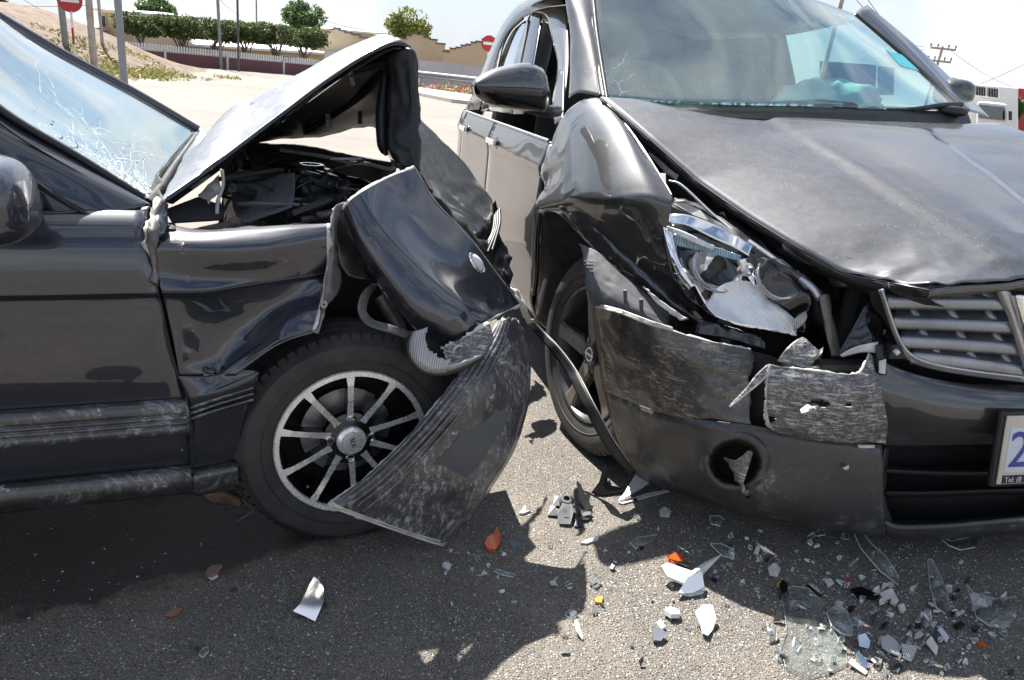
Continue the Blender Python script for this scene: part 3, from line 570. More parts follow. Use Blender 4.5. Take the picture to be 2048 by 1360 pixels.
for k in range(26):
    x0, y0, n0 = rc.uniform(470, 700), rc.uniform(330, 420), rc.uniform(-1.05, -.3)
    pts = [(x0, y0, n0)] + [(x0 + rc.uniform(-60, 60) * j, y0 + rc.uniform(-18, 22) * j, n0 + rc.uniform(-.12, .12)) for j in (1, 1.6, 2)]
    pts = [(min(max(a, 440), 730), min(max(b_, 318), 440), c) for a, b_, c in pts]
    tube('wiring_loom', sn([pts])[0], rc.choice([.003, .004, .006, .011]), M[rc.choice(['black_plastic', 'black_plastic', 'dark', 'dull_steel', 'rust', 'liner'])], sedan, seg=16, n=7)
for k in range(14):
    c = SN(rc.uniform(480, 690), rc.uniform(345, 425), rc.uniform(-.9, -.35)); a = rc.uniform(-.6, .6)
    obox(rc.choice(['relay_box', 'bracket', 'connector']), c, (norm(EF * math.cos(a) + Z * math.sin(a)), norm(EN + EF * .2), norm(Z * math.cos(a) - EF * math.sin(a))), (rc.uniform(.015, .05), rc.uniform(.01, .04), rc.uniform(.006, .02)), M[rc.choice(['black_plastic', 'dull_steel', 'liner', 'gloss_black'])], sedan, .003)
lathe('reservoir_cap', SN(560, 345, -.75), Z, [(.03, -.01), (.03, .012), (.024, .016), (0, .016)], M['gloss_black'], sedan, n=24)
# --- torn front half of the wing, swung outwards, with its round repeater lamp
TR = Surf(sn([[(828, 332, -.22), (772, 352, -.16), (712, 386, -.07), (694, 402, -.05), (684, 416, -.07)],
   [(872, 404, -.20), (818, 428, -.12), (754, 456, -.02), (730, 484, 0.0), (716, 498, -.03)],
   [(942, 478, -.20), (888, 508, -.11), (824, 532, .0), (788, 560, .03), (764, 576, .0)],
   [(998, 552, -.20), (954, 582, -.1), (902, 596, .012), (856, 630, .05), (818, 644, .02)],
   [(1043, 610, -.2), (1014, 626, -.12), (986, 640, -.02), (936, 672, .03), (892, 692, .02)]]))
loft('torn_wing', TR, M['navy'], sedan, nu=64, nv=60, crumple=[(.002, 6, 2), (.006, 12, 3, lambda u, v: max(0, u - .55)), (.003, 30, 5, lambda u, v: max(0, u - .6))], jag={'bottom': .004, 'top': .0015}, edge={'bottom': 1, 'top': 1}, edge_mat=M['primer'])
tube('torn_wing_edge', [TR.pt(t, 0) for t in np.linspace(0, 1, 10)], .0022, M['steel'], sedan, seg=40)
tube('body_line', [TR.pt(t, .47) + TR.nrm(t, .47) * .0 for t in np.linspace(.02, .98, 12)], .0045, M['navy'], sedan, seg=40)
tube('body_line', [TR.pt(t, .55) + TR.nrm(t, .55) * -.001 for t in np.linspace(.02, .98, 12)], .004, M['navy'], sedan, seg=40)
rp_ = TR.pt(.62, .09); rn = TR.nrm(.62, .09); rx = norm(TR.pt(.7, .09) - TR.pt(.54, .09)); ry = np.cross(rn, rx)
blob('repeater_lamp', rp_ + rn * .002, (rx, ry, rn), (.031, .017, .013), M['white'], sedan, e=(2, 2))
lathe('repeater_bezel', rp_ + rn * .001, rn, [(.0165, 0), (.0185, .004), (.0205, 0)], M['chrome'], sedan, xdir=rx, sx=1.85, sy=1.05, n=36)
# folded inner flap and flanges around the tear
loft('folded_flap', sn([[(668, 420, -.09), (684, 414, -.08), (700, 402, -.08)], [(668, 470, -.06), (700, 470, -.09), (738, 490, -.08)], [(676, 520, -.04), (715, 530, -.07), (770, 545, -.08)], [(692, 552, -.03), (722, 562, -.04), (770, 560, -.07)]]), M['navy_bay'], sedan, nu=26, nv=22, crumple=[(.012, 14, 3)])
loft('torn_flange', sn([[(664, 418, -.06), (672, 410, -.07), (692, 402, -.08)], [(660, 450, -.055), (666, 455, -.05), (672, 460, -.06)], [(656, 520, -.03), (664, 522, -.02), (676, 525, -.05)], [(644, 590, -.0), (652, 592, .01), (680, 575, -.03)], [(636, 640, .05), (643, 642, .06), (652, 610, .02)], [(628, 664, .07), (634, 668, .078), (640, 655, .06)]]), M['dull_steel'], sedan, nu=40, nv=9, crumple=[(.004, 24, 3)], edge={'left': 2}, edge_mat=M['primer'], jag={'left': .0015})
lathe('flange_tab', SN(648, 609, .035), EN, [(.0035, 0), (.0105, 0), (.0105, -.002)], M['steel'], sedan, n=20, sx=.8)
loft('arch_trim_strip', sn([[(744, 566, -.05), (722, 590, .0), (717, 625, .03), (735, 650, .05), (775, 664, .06), (822, 680, .05)], [(756, 568, -.06), (738, 596, -.02), (733, 622, .01), (748, 640, .03), (782, 650, .04), (824, 664, .03)]]), M['dull_steel'], sedan, nu=5, nv=40, solid=.003)
loft('strut_bracket', sn([[(752, 566, -.12), (770, 590, -.1), (795, 620, -.1), (832, 662, -.06)], [(770, 560, -.12), (790, 588, -.1), (810, 612, -.1), (842, 650, -.06)]]), M['steel'], sedan, nu=5, nv=20, crumple=[(.004, 40, 3)], solid=.003)
for (x, y) in [(766, 580), (779, 596)]: lathe('bracket_hole', SN(x, y, -.095), EN, [(0, 0), (.004, 0)], M['dark'], sedan, n=12)
tube('shock_absorber', sn([[(760, 590, -.2), (790, 640, -.18), (800, 665, -.16)]])[0], .022, M['dull_steel'], sedan, seg=8, n=16)
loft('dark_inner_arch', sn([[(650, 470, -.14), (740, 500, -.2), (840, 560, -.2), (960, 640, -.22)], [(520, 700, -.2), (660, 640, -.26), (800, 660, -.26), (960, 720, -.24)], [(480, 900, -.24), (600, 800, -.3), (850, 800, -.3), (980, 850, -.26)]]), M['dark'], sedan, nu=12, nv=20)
plate('filler_tear', sn([[(738, 474, .0), (748, 482, .0), (770, 502, .004), (768, 506, .004), (752, 494, .0)]])[0], .004, M['white'], sedan)
plate('filler_tear', sn([[(735, 536, -.04), (752, 524, -.04), (755, 530, -.04), (740, 540, -.04)]])[0], .004, M['steel'], sedan)
# --- bumper corner hanging over the wheel
BP = Surf(sn([[(657, 1008, .135), (740, 945, .135), (830, 855, .125), (905, 765, .10), (965, 690, .04), (1003, 640, .0)],
   [(675, 1018, .15), (762, 952, .155), (856, 858, .148), (930, 765, .12), (982, 690, .055), (1008, 638, .006)],
   [(706, 1030, .148), (790, 962, .154), (884, 862, .146), (957, 766, .118), (1000, 690, .052), (1016, 636, .0)],
   [(790, 1060, .142), (862, 990, .15), (946, 890, .14), (1006, 790, .10), (1032, 710, .03), (1030, 640, -.04)],
   [(868, 1086, .134), (935, 1008, .14), (1002, 914, .124), (1042, 810, .072), (1050, 722, .0), (1040, 648, -.08)],
   [(888, 1091, .11), (955, 1012, .1), (1020, 915, .08), (1054, 815, .03), (1059, 730, -.05), (1047, 662, -.12)]]))
loft('bumper_corner', BP, M['navy_scuff'], sedan, nu=60, nv=60, crumple=[(.006, 7, 2), (.005, 15, 3, lambda u, v: .2 + .8 * max(0, v - .6))], jag={'left': .003, 'top': .003, 'right': .006}, edge={'left': 1, 'top': 1}, edge_mat=M['primer'], solid=.003)
for u in (.08, .17, .26, .35, .42): tube('moulding_rib', [BP.pt(u, t) + BP.nrm(u, t) * .002 for t in np.linspace(.05, .97, 14)], .0055, M['navy_scuff'], sedan, seg=50, n=8)
for u in (.86, .89): tube('bumper_crease', [BP.pt(u, t) for t in np.linspace(.01, .8, 12)], .003, M['dull_steel'], sedan, seg=40, n=8)
loft('bare_plastic_patch', BP, simple('bare_grey_plastic', (.075, .078, .085), .55, var=.2), sedan, nu=16, nv=16, off=.002, u0=.5, u1=.70, v0=.3, v1=.55, jag={'left': .006, 'right': .004, 'top': .002, 'bottom': .006}, solid=0)
loft('primer_patch', BP, M['primer'], sedan, nu=14, nv=10, off=.003, u0=.02, u1=.4, v0=.87, v1=.985, jag={'left': .008, 'right': .004}, solid=0)
loft('chipped_patch', BP, M['torn_scrape'], sedan, nu=20, nv=16, off=.0022, u0=.45, u1=.8, v0=.72, v1=.97, jag={'left': .012, 'top': .008, 'bottom': .01}, solid=0)
loft('chipped_patch', BP, M['dull_steel'], sedan, nu=6, nv=26, off=.0025, u0=.02, u1=.06, v0=.3, v1=.62, jag={'top': .004, 'bottom': .006}, solid=0)
tube('bumper_edge', [BP.pt(t, 0) for t in np.linspace(0, 1, 8)], .003, M['primer'], sedan, seg=24, n=8)
# torn plastic and broken corner lamp
loft('torn_lamp_panel', sn([[(884, 696, .05), (905, 685, .05), (935, 668, .04), (978, 646, .02)], [(890, 715, .07), (915, 706, .07), (950, 695, .06), (985, 672, .04)], [(905, 735, .09), (930, 728, .09), (962, 718, .08), (990, 700, .06)]]), M['torn_scrape'], sedan, nu=20, nv=24, crumple=[(.006, 26, 3)], jag={'top': .005, 'left': .006}, edge={'top': 1, 'left': 1}, edge_mat=M['primer'])
LM = Surf(sn([[(824, 664, .05), (816, 690, .075), (822, 718, .10), (845, 742, .12), (880, 748, .13), (925, 736, .125), (972, 712, .10)], [(832, 662, .065), (828, 690, .09), (836, 712, .115), (856, 730, .13), (885, 735, .14), (925, 726, .13), (970, 706, .105)], [(858, 654, .06), (850, 675, .085), (858, 694, .105), (872, 710, .12), (893, 718, .125), (925, 712, .115), (968, 700, .095)]]))
loft('corner_lamp', LM, M['ribbed_lens'], sedan, nu=18, nv=46, solid=.004, jag={'bottom': .004}, v1=.72)
tube('lamp_rim', [LM.pt(0, t) for t in np.linspace(0, .98, 14)], .006, M['black_plastic'], sedan, seg=40)
loft('lamp_rail', LM, M['steel'], sedan, nu=6, nv=20, u0=.1, u1=.6, v0=.66, v1=.98, solid=.003, jag={'bottom': .003})
loft('lamp_housing', sn([[(832, 662, .02), (870, 655, .0), (895, 700, .02)], [(825, 700, .04), (860, 700, .03), (905, 715, .05)], [(850, 738, .08), (885, 738, .08), (930, 728, .08)]]), M['dark'], sedan, nu=10, nv=12)
lathe('lamp_holder', SN(916, 703, .085), norm(EN + EF * .4), [(.016, -.004), (.019, 0), (.016, .004)], M['primer'], sedan, n=24, a0=.6, a1=5.2)
# --- far wing and far headlamp corner, pressed against the other car's door
FFs = Surf(sn([[(828, 225, -1.34), (870, 268, -1.36), (925, 325, -1.38), (984, 398, -1.36)], [(826, 270, -1.28), (868, 318, -1.30), (922, 368, -1.32), (985, 418, -1.32)], [(826, 330, -1.2), (862, 380, -1.2), (905, 415, -1.22), (975, 446, -1.26)], [(832, 372, -1.12), (868, 410, -1.1), (905, 440, -1.14), (955, 470, -1.2)]]))
loft('far_wing', FFs, M['far_wing'], sedan, nu=44, nv=50, crumple=[(.010, 5, 2), (.012, 9, 3, lambda u, v: .2 + .8 * v), (.010, 22, 3, lambda u, v: u * v)])
loft('far_wing_side', sn([[(984, 396, -1.36), (992, 430, -1.38), (990, 470, -1.4)], [(972, 448, -1.26), (985, 480, -1.26), (998, 520, -1.28)], [(945, 470, -1.16), (962, 520, -1.14), (1000, 560, -1.16)]]), M['black_plastic'], sedan, nu=20, nv=20, crumple=[(.02, 16, 3)])
loft('far_bumper_end', sn([[(985, 440, -1.1), (1000, 480, -1.06), (1018, 520, -1.0)], [(975, 480, -1.0), (990, 530, -.95), (1022, 560, -.9)], [(950, 480, -.9), (985, 560, -.85), (1020, 590, -.8)]]), M['black_plastic'], sedan, nu=20, nv=20, crumple=[(.02, 14, 3)])
for k in range(4): tube('grille_slat', sn([[(958 + 9 * k, 512 - 4 * k, -.9), (984 + 5 * k, 468 - 6 * k, -1.0), (990 + 3 * k, 430 - 4 * k, -1.1)]])[0], .006, M['black_plastic'], sedan, seg=10, n=8)
loft('front_crossmember', sn([[(830, 345, -.4), (880, 405, -.5), (960, 490, -.6)], [(835, 400, -.4), (890, 460, -.5), (960, 540, -.5)]]), M['black_plastic'], sedan, nu=6, nv=14, crumple=[(.02, 14, 3)])
# --- wheels
def wheel(parent, c, axis, R, Rr, W, style, name='wheel'):
    """c: centre of the outer rim plane; axis points outwards"""
    d = norm(axis); up = norm(Z - d * (Z @ d)); x = np.cross(up, d)
    h = W
    whl = lathe('tyre', c, d, [(Rr * .98, -.012), (Rr * 1.01, .002), (Rr * 1.05, .006), (Rr + (R - Rr) * .45, .018), (Rr + (R - Rr) * .75, .012), (R * .965, -.004), (R * .985, -.012), (R, -.03), (R, -.06), (R * .992, -.062), (R * .992, -.07), (R, -.072), (R, -h * .55), (R * .992, -h * .56), (R * .992, -h * .6), (R, -h * .61), (R, -h + .02), (R * .97, -h), (Rr, -h)], M['tyre'], parent, n=72, autos=35)
    lathe('sidewall_line', c, d, [(Rr + (R - Rr) * .30, .0145), (Rr + (R - Rr) * .32, .017), (Rr + (R - Rr) * .34, .0155)], M['tyre'], whl, n=72)
    # tread blocks on the shoulder
    V, F = [], []
    nb = 66
    for k in range(nb):
        a = 2 * math.pi * k / nb; a2 = a + 2 * math.pi / nb * .72
        b0 = len(V)
        for (rr, hh) in ((R * .955, .0005), (R * 1.006, -.014), (R * 1.007, -.05), (R * .99, -.05)):
            for aa in (a, a2): V.append(c + d * hh + (x * math.cos(aa) + up * math.sin(aa)) * rr)
        for q in range(3): F.append((b0 + 2 * q, b0 + 2 * q + 1, b0 + 2 * q + 3, b0 + 2 * q + 2))
    mk('tread_block', V, F, M['tyre'], whl, smooth=False)
    P = lambda r, a, hgt: c + d * hgt + (x * math.cos(a) + up * math.sin(a)) * r
    if style == 'multi':
        rim = lathe('rim', c, d, [(Rr * .985, -.012), (Rr * 1.0, .004), (Rr * .985, .008), (Rr * .925, .007), (Rr * .915, .0)], M['alloy'], parent, n=96)
        lathe('rim_barrel', c, d, [(Rr * .92, .001), (Rr * .90, -.03), (Rr * .86, -.07), (Rr * .84, -.11)], M['rim_black'], rim, n=72)
        lathe('brake_disc', c - d * .085, d, [(.125, 0), (.124, .004), (.06, .005), (.055, .02), (0, .02)], M['steel'], parent, n=48)
        lathe('back_plate', c - d * .12, d, [(Rr * .9, 0), (0, 0)], M['dark'], rim, n=48)
        for k in range(10):
            a = math.radians(93 + 36 * k)
            V, F = [], []
            for (r, wd, hh) in ((.052, .011, -.020), (.075, .0085, -.016), (.12, .0075, -.004), (.165, .008, .004), (Rr * .93, .011, .0055)):
                t = np.cross(d, norm(P(1, a, 0) - c)); pc = P(r, a, hh)
                V += [pc - t * wd, pc + t * wd, pc + t * (wd + .003) - d * .030, pc - t * (wd + .003) - d * .030]
            fm = []
            for q in range(4):
                for s_ in range(4): F.append((4 * q + s_, 4 * q + (s_ + 1) % 4, 4 * q + 4 + (s_ + 1) % 4, 4 * q + 4 + s_)); fm.append(0 if s_ == 0 else 1)
            mk('spoke', V, F, M['alloy'], rim, smooth=False, mats=[M['rim_black']], fmat=fm)
        lathe('hub', c, d, [(.078, -.04), (.074, -.024), (.055, -.019), (.036, -.017)], M['rim_black'], rim, n=40)
        cap = lathe('hub_cap', c, d, [(.040, -.019), (.040, -.006), (.033, .002), (.031, .003), (.029, -.001), (.025, -.001), (.023, .004), (0, .0045)], M['alloy'], parent, n=40)
        text_mesh('cap_lettering', 'SLK', c + d * .0058, -up + x * .2, x + up * .2, .019, M['black_plastic'], cap)
        for k in range(4):
            lathe('wheel_nut', P(.056, math.radians(45 + 47 + 90 * k - 2), -.016), d, [(.0135, -.01), (.0135, 0), (.011, .003), (.0095, .003), (.009, -.008), (0, -.008)], M['chrome'], rim, n=20)
        lathe('valve', P(.17, math.radians(228), -.02), d, [(.004, -.01), (.004, .006), (0, .006)], M['chrome'], rim, n=10)
    else:
        rim = lathe('rim', c, d, [(Rr * .985, -.012), (Rr * 1.0, .004), (Rr * .985, .008), (Rr * .95, .005), (Rr * .93, -.006), (Rr * .88, -.04), (Rr * .84, -.10)], M['alloy_dark'], parent, n=96)
        lathe('back_plate', c - d * .12, d, [(Rr * .9, 0), (0, 0)], M['dark'], rim, n=48)
        lathe('brake_disc', c - d * .09, d, [(.15, 0), (.15, .004), (.07, .004), (0, .004)], M['dull_steel'], parent, n=48)
        lathe('hub', c, d, [(.088, -.05), (.084, -.022), (.07, -.014), (.04, -.012)], M['alloy_dark'], rim, n=40)
        for k in range(5):
            a = math.radians(104 + 72 * k)
            V, F = [], []
            for (r, wd, hh) in ((.05, .036, -.016), (.085, .034, -.012), (.14, .030, -.006), (.19, .030, -.003), (Rr * .955, .040, .002)):
                t = np.cross(d, norm(P(1, a, 0) - c)); pc = P(r, a, hh)
                V += [pc - t * wd - d * .030, pc - t * wd, pc - t * wd * .55 + d * .004, pc + t * wd * .55 + d * .004, pc + t * wd, pc + t * wd - d * .030]
            for q in range(4):
                for s_ in range(5): F.append((6 * q + s_, 6 * q + s_ + 1, 6 * q + 7 + s_, 6 * q + 6 + s_))
            mk('spoke', V, F, M['alloy_dust'] if k in (2, 3) else M['alloy_dark'], rim, smooth=False, bevel=.002)
            lathe('nut_pocket', P(.062, a + math.radians(36), -.010), d, [(.0165, .0), (.0165, -.02), (0, -.02)], M['dark'], rim, n=20)
        cap = lathe('hub_cap', c, d, [(.042, -.016), (.042, -.004), (.036, .001), (.033, -.001), (0, -.001)], M['alloy_dark'], parent, n=40)
        lathe('cap_ring', c, d, [(.019, .0), (.021, .0022), (.025, .0022), (.027, .0)], M['satin'], cap, n=32)
        obox('cap_bar', c + d * .001, (x, up, d), (.030, .0045, .0016), M['satin'], cap, .0008)
    return whl
wheel(sedan, SL(.003, -.005, .290), norm(EN + Z * .02), .300, .206, .19, 'multi')
tube('drive_shaft', [SL(0, -.2, .29), SL(0, -.6, .33)], .03, M['rust'], sedan)
loft('control_arm', sn([[(405, 985, -.2), (440, 980, -.16), (480, 1000, -.12)], [(430, 1000, -.2), (460, 1004, -.16), (486, 1006, -.12)]]), M['rust'], sedan, nu=6, nv=10, solid=.02, crumple=[(.006, 20, 3)])
tube('dangling_wire', sn([[(486, 1000, -.06), (502, 1016, -.03), (506, 1022, .0), (488, 1034, .02), (474, 1042, .03)]])[0], .0025, M['dull_steel'], sedan, seg=16, n=6)
# rear wheel, outside the picture
lathe('rear_tyre', SL(-2.62, -.03, .30), EN, [(.2, -.19), (.30, -.19), (.305, -.1), (.30, -.01), (.25, .008), (.2, 0), (0, -.03)], M['tyre'], sedan, n=48)
# ================================================================== SUV
suv = thing('suv_car', V0.tolist(), 'dark grey dusty suv with smashed front corner, torn bumper and exposed headlamp', 'car')
def vr(rows): return [[VR(*p) if not isinstance(p, np.ndarray) else p for p in r] for r in rows]
def vs_(rows): return [[VS(*p) if not isinstance(p, np.ndarray) else p for p in r] for r in rows]
# --- bonnet
ZC = lambda r: np.interp(r, [-.82, -.76, -.66, -.5, -.3, -.1, .1, .3], [.885, .925, .965, 1.015, 1.085, 1.145, 1.195, 1.225])
LE = lambda r: np.interp(r, [-.82, -.72, -.62, -.5, -.35, -.15, .05, .2, .32], [.50, .47, .40, .33, .27, .195, .11, .06, .025])
ZL = lambda r: np.interp(r, [-.82, -.72, -.62, -.5, -.35, -.15, .05, .2, .32], [.855, .845, .84, .885, .93, 1.0, 1.10, 1.165, 1.212])
def sstep(a, b, x): t = np.clip((x - a) / (b - a), 0, 1); return t * t * (3 - 2 * t)
def hood_pt(r, s):
    """s 0..1 from the damaged edge (picture left) to the other edge"""
    le, re_ = LE(r), 1.74 - .10 * sstep(.0, -.8, r); l = le + (re_ - le) * s; c = .90
    zc = ZC(r)
    if l < c: z = zc - (zc - ZL(r)) * ((c - l) / (c - le)) ** 2.0
    else: z = zc + (.03 * sstep(-.4, .3, r) - .05 * sstep(0, -.8, r)) * ((l - c) / (re_ - c)) ** 2.0
    lc = .56 + (.3 - r) * .17
    z += .012 * sstep(.30, .05, r) * (sstep(lc - .035, lc + .012, l) - sstep(2 * c - lc - .012, 2 * c - lc + .035, l))
    rr = r - .05 * (1 - ((l - c) / .85) ** 2) * sstep(.1, -.7, r) - .12 * (1 - ((l - c) / .85) ** 2) * sstep(0, .32, r)
    return VL(rr, l, z)
rs = np.concatenate([np.linspace(.32, -.6, 34), np.linspace(-.64, -.82, 10)]); ss = np.linspace(0, 1, 60)
HB = Surf([[hood_pt(r, s) for s in ss] for r in rs])
loft('bonnet', HB, M['grey_dusty'], suv, nu=72, nv=76, solid=.003, crumple=[(.0015, 4, 2), (.020, 9, 3, lambda u, v: max(0, u - .66) * 3 * max(0, .34 - v) * 2.4), (.012, 20, 4, lambda u, v: max(0, u - .75) * 3 * max(0, .3 - v) * 3)])
tube('bonnet_edge', [HB.pt(t, 0) - Z * .002 for t in np.linspace(0, 1, 30)], .003, M['grey'], suv, n=8)
loft('bonnet_side_flange', [[HB.pt(t, 0) - Z * .004 for t in np.linspace(0, 1, 20)], [HB.pt(t, 0) - Z * .022 + EL * .012 for t in np.linspace(0, 1, 20)], [HB.pt(t, 0) - Z * .045 + EL * .06 for t in np.linspace(0, 1, 20)]], M['black_plastic'], suv, nu=8, nv=40, crumple=[(.006, 14, 3)])
loft('bonnet_lip', [[HB.pt(1, t) for t in np.linspace(0, 1, 16)], [HB.pt(1, t) - Z * .022 + ER * .002 for t in np.linspace(0, 1, 16)], [HB.pt(1, t) - Z * .034 + ER * .05 for t in np.linspace(0, 1, 16)]], M['grey'], suv, nu=8, nv=60, crumple=[(.005, 14, 3, lambda u, v: max(0, .4 - v))])
loft('folded_bonnet_corner', vr([[(1560, 474, -.46), (1610, 488, -.52), (1680, 505, -.6), (1760, 530, -.68), (1800, 552, -.72)], [(1590, 510, -.5), (1640, 525, -.57), (1700, 540, -.62), (1760, 552, -.68), (1795, 560, -.70)], [(1650, 545, -.54), (1680, 565, -.58), (1720, 572, -.62), (1760, 572, -.66), (1790, 572, -.68)]]), M['grey'], suv, nu=26, nv=36, crumple=[(.014, 12, 3), (.01, 24, 4)])
# --- windscreen
WV = Surf(vr([[(1214, 196, .36), (1350, 206, .22), (1500, 210, .14), (1700, 214, .16), (1935, 222, .34)], [(1203, 128, .52), (1350, 124, .42), (1500, 122, .36), (1680, 128, .38), (1870, 166, .52)], [(1193, 60, .68), (1350, 50, .6), (1500, 48, .56), (1650, 56, .58), (1795, 100, .7)], [(1186, -10, .86), (1330, -22, .8), (1480, -24, .78), (1600, -8, .8), (1712, 30, .88)]]))
loft('windscreen', WV, M['windscreen'], suv, nu=30, nv=40, solid=.005)
cracks('glass_crack', WV, [(.02, .05, .1, .3, .35), (.3, .055, .4, .16, .4), (.3, .055, -2.4, .2, .4), (.15, .04, .9, .14, .35)], M['crack'], suv, depth=1)
tube('windscreen_seal', [WV.pt(t, 0) for t in np.linspace(0, 1, 10)], .007, M['black_plastic'], suv, seg=24)
tube('windscreen_seal', [WV.pt(t, 1) for t in np.linspace(0, 1, 10)], .009, M['black_plastic'], suv, seg=24)
loft('scuttle_grille', [[WV.pt(0, t) - Z * .004 for t in np.linspace(0, 1, 9)], [WV.pt(0, t) - ER * .05 - Z * .06 for t in np.linspace(0, 1, 9)]], M['black_plastic'], suv, nu=4, nv=20)
plate('sticker', [WV.pt(u, v) + WV.nrm(u, v) * .004 for u, v in ((.44, .93), (.60, .93), (.60, .985), (.44, .985))], .001, simple('cyan_sticker', (.04, .30, .36), .5), suv)
plate('sensor_patch', [WV.pt(u, v) - WV.nrm(u, v) * .006 for u, v in ((.86, .54), (.86, .62), (.99, .62), (.99, .5))], .002, M['black_plastic'], suv)
# wipers
for nm, pts in (('a', [(1498, 211, .17), (1560, 207, .18), (1640, 204, .18), (1682, 209, .19)]), ('b', [(1775, 219, .22), (1830, 217, .25), (1880, 211, .29), (1922, 209, .34)])):
    wp = tube('wiper_arm', vr([pts])[0], [.005, .007, .011, .012], M['black_plastic'], suv, seg=20)
    tube('wiper_blade', vr([[(x - 60 if nm == 'a' else x - 20, y + 4 + i * 1.2, r - .01) for i, (x, y, r) in enumerate(pts)]])[0], .006, M['gloss_black'], wp, seg=16)
blob('wiper_pivot', VR(1690, 212, .2), (EL, ER, Z), (.05, .03, .018), M['black_plastic'], suv); blob('wiper_pivot', VR(1905, 222, .3), (EL, ER, Z), (.07, .03, .02), M['black_plastic'], suv)
# pillars and roof
RI = 1.60
def pil(rows, name, mat='grey', nu=14, nv=30, **k): return loft(name, rows, M[mat], suv, nu=nu, nv=nv, **k)
pil(vr([[(1213, 196, .37), (1202, 128, .53), (1192, 60, .69), (1184, -12, .87)], [(1196, 192, .40), (1185, 120, .55), (1174, 50, .71), (1165, -20, .89)], [(1160, 186, .48), (1160, 112, .62), (1152, 44, .76), (1140, -24, .92)], [(1138, 196, .56), (1141, 120, .68), (1139, 55, .80), (1128, -18, .95)]]), 'windscreen_pillar', crumple=[(.003, 9, 2)])
tube('pillar_trim', vr([[(1207, 192, .38), (1196, 126, .54), (1186, 58, .70), (1178, -14, .88)]])[0], .005, M['steel'], suv, seg=16)
tube('pillar_trim', vr([[(1200, 190, .385), (1189, 124, .545), (1179, 56, .705), (1171, -16, .885)]])[0], .004, M['black_plastic'], suv, seg=16)
pil(vr([[(1930, 222, .36), (1866, 166, .53), (1790, 98, .71), (1708, 28, .89)], [(1952, 226, .42), (1885, 160, .58), (1808, 88, .76), (1722, 16, .93)], [(1978, 234, .5), (1908, 162, .66), (1826, 86, .82), (1735, 10, .98)]]), 'windscreen_pillar')
hdr = [WV.pt(1, t) for t in np.linspace(0, 1, 9)]
bk = [VL(r, l, z) for r, l, z in ((2.9, .40, 1.60), (3.1, .46, 1.64), (3.18, .52, 1.655), (3.2, .68, 1.66), (3.2, .85, 1.665), (3.2, 1.02, 1.66), (3.18, 1.18, 1.655), (3.15, 1.34, 1.64), (3.1, 1.5, 1.60))]
md_ = [VL(1.8, .16 + (1.5 - .16) * t, 1.70 - .05 * (2 * t - 1) ** 2 - .03 * (2 * t - 1) ** 8) for t in np.linspace(0, 1, 9)]
loft('roof', [hdr, md_, bk], M['grey'], suv, nu=26, nv=30)
loft('headliner', [[p - Z * .03 for p in hdr], [p - Z * .04 for p in md_], [p - Z * .04 for p in bk]], M['beige_trim'], suv, nu=10, nv=12)
# side frame around the windows (near side)
outer = [(930, 222, .02), (942, 196, .0), (962, 150, 0), (985, 92, 0), (1008, 45, 0), (1040, 8, .0), (1085, -14, .01), (1122, -14, .012), (1134, 40, .006), (1138, 110, .0), (1134, 170, -.012), (1122, 236, -.02)]
inner = [(958, 222, .02), (968, 196, .0), (982, 150, 0), (1000, 98, 0), (1020, 60, 0), (1045, 36, .0), (1072, 25, .004), (1093, 36, .004), (1107, 86, .002), (1116, 128, -.002), (1112, 176, -.012), (1108, 234, -.02)]
loft('door_frame', [[VW(*p) for p in outer], [VW((a[0] + b[0]) / 2, (a[1] + b[1]) / 2, a[2] - .012) for a, b in zip(outer, inner)], [VW(*p) for p in inner]], M['grey'], suv, nu=10, nv=60, solid=.006, crumple=[(.004, 8, 3, lambda u, v: max(0, v - .6))])
loft('rear_window', [[VW(962, 222, .012), VW(996, 130, .012), VW(1022, 68, .012), VW(1046, 44, .012)], [VW(1022, 226, .012), VW(1038, 140, .012), VW(1050, 80, .012), VW(1056, 42, .012)]], glass_mat('reflective_window', (.25, .3, .3), fac=.35), suv, nu=4, nv=16)
loft('centre_pillar', [[VW(1062, 30, .008), VW(1050, 80, .008), VW(1020, 228, .008)], [VW(1072, 28, .006), VW(1062, 85, .006), VW(1036, 228, .006)], [VW(1084, 32, .012), VW(1076, 85, .012), VW(1050, 228, .012)]], M['gloss_black'], suv, nu=6, nv=14)
loft('centre_pillar_trim', [[VW(1086, 40, .1), VW(1078, 90, .1), VW(1062, 150, .1)], [VW(1106, 60, .12), VW(1103, 100, .12), VW(1090, 150, .12)]], M['beige_trim'], suv, nu=6, nv=14)
tube('rear_window_frame', [VW(*p) for p in ((988, 170, .004), (996, 130, .004), (1006, 92, .004), (1022, 60, .004), (1046, 37, .004))], .007, M['black_plastic'], suv, seg=20)
# --- doors
dprof = [(1.02, -.045), (1.0, -.055), (.97, -.066), (.93, -.078), (.91, -.079), (.89, -.073), (.86, -.070), (.80, -.070), (.68, -.071), (.55, -.066), (.44, -.056), (.38, -.06), (.34, -.052), (.29, -.03), (.25, .0), (.22, .05)]
def dside(name, ra, rb, mat='grey', prof_=dprof, n=4, **k):
    return loft(name, [[VL(ra + (rb - ra) * t, l + .02 * max(0, ra + (rb - ra) * t - 2.4), z) for t in np.linspace(0, 1, n)] for z, l in prof_], M[mat], suv, nu=48, nv=20, **k)
dside('front_door', .62, 1.60, crumple=[(.006, 4, 2, lambda u, v: max(0, .5 - v))])
dside('rear_door', 1.607, 2.36)
loft('quarter_panel', [[VL(r, l + .40 * (r - 2.36) ** 2, z) for r in (2.366, 2.6, 2.9, 3.1, 3.25)] for z, l in dprof], M['grey'], suv, nu=40, nv=24, hole=lambda c: (lambda q: (q[0] - 2.66) ** 2 + (q[2] - .34) ** 2 < .38 ** 2)(toV(c)))
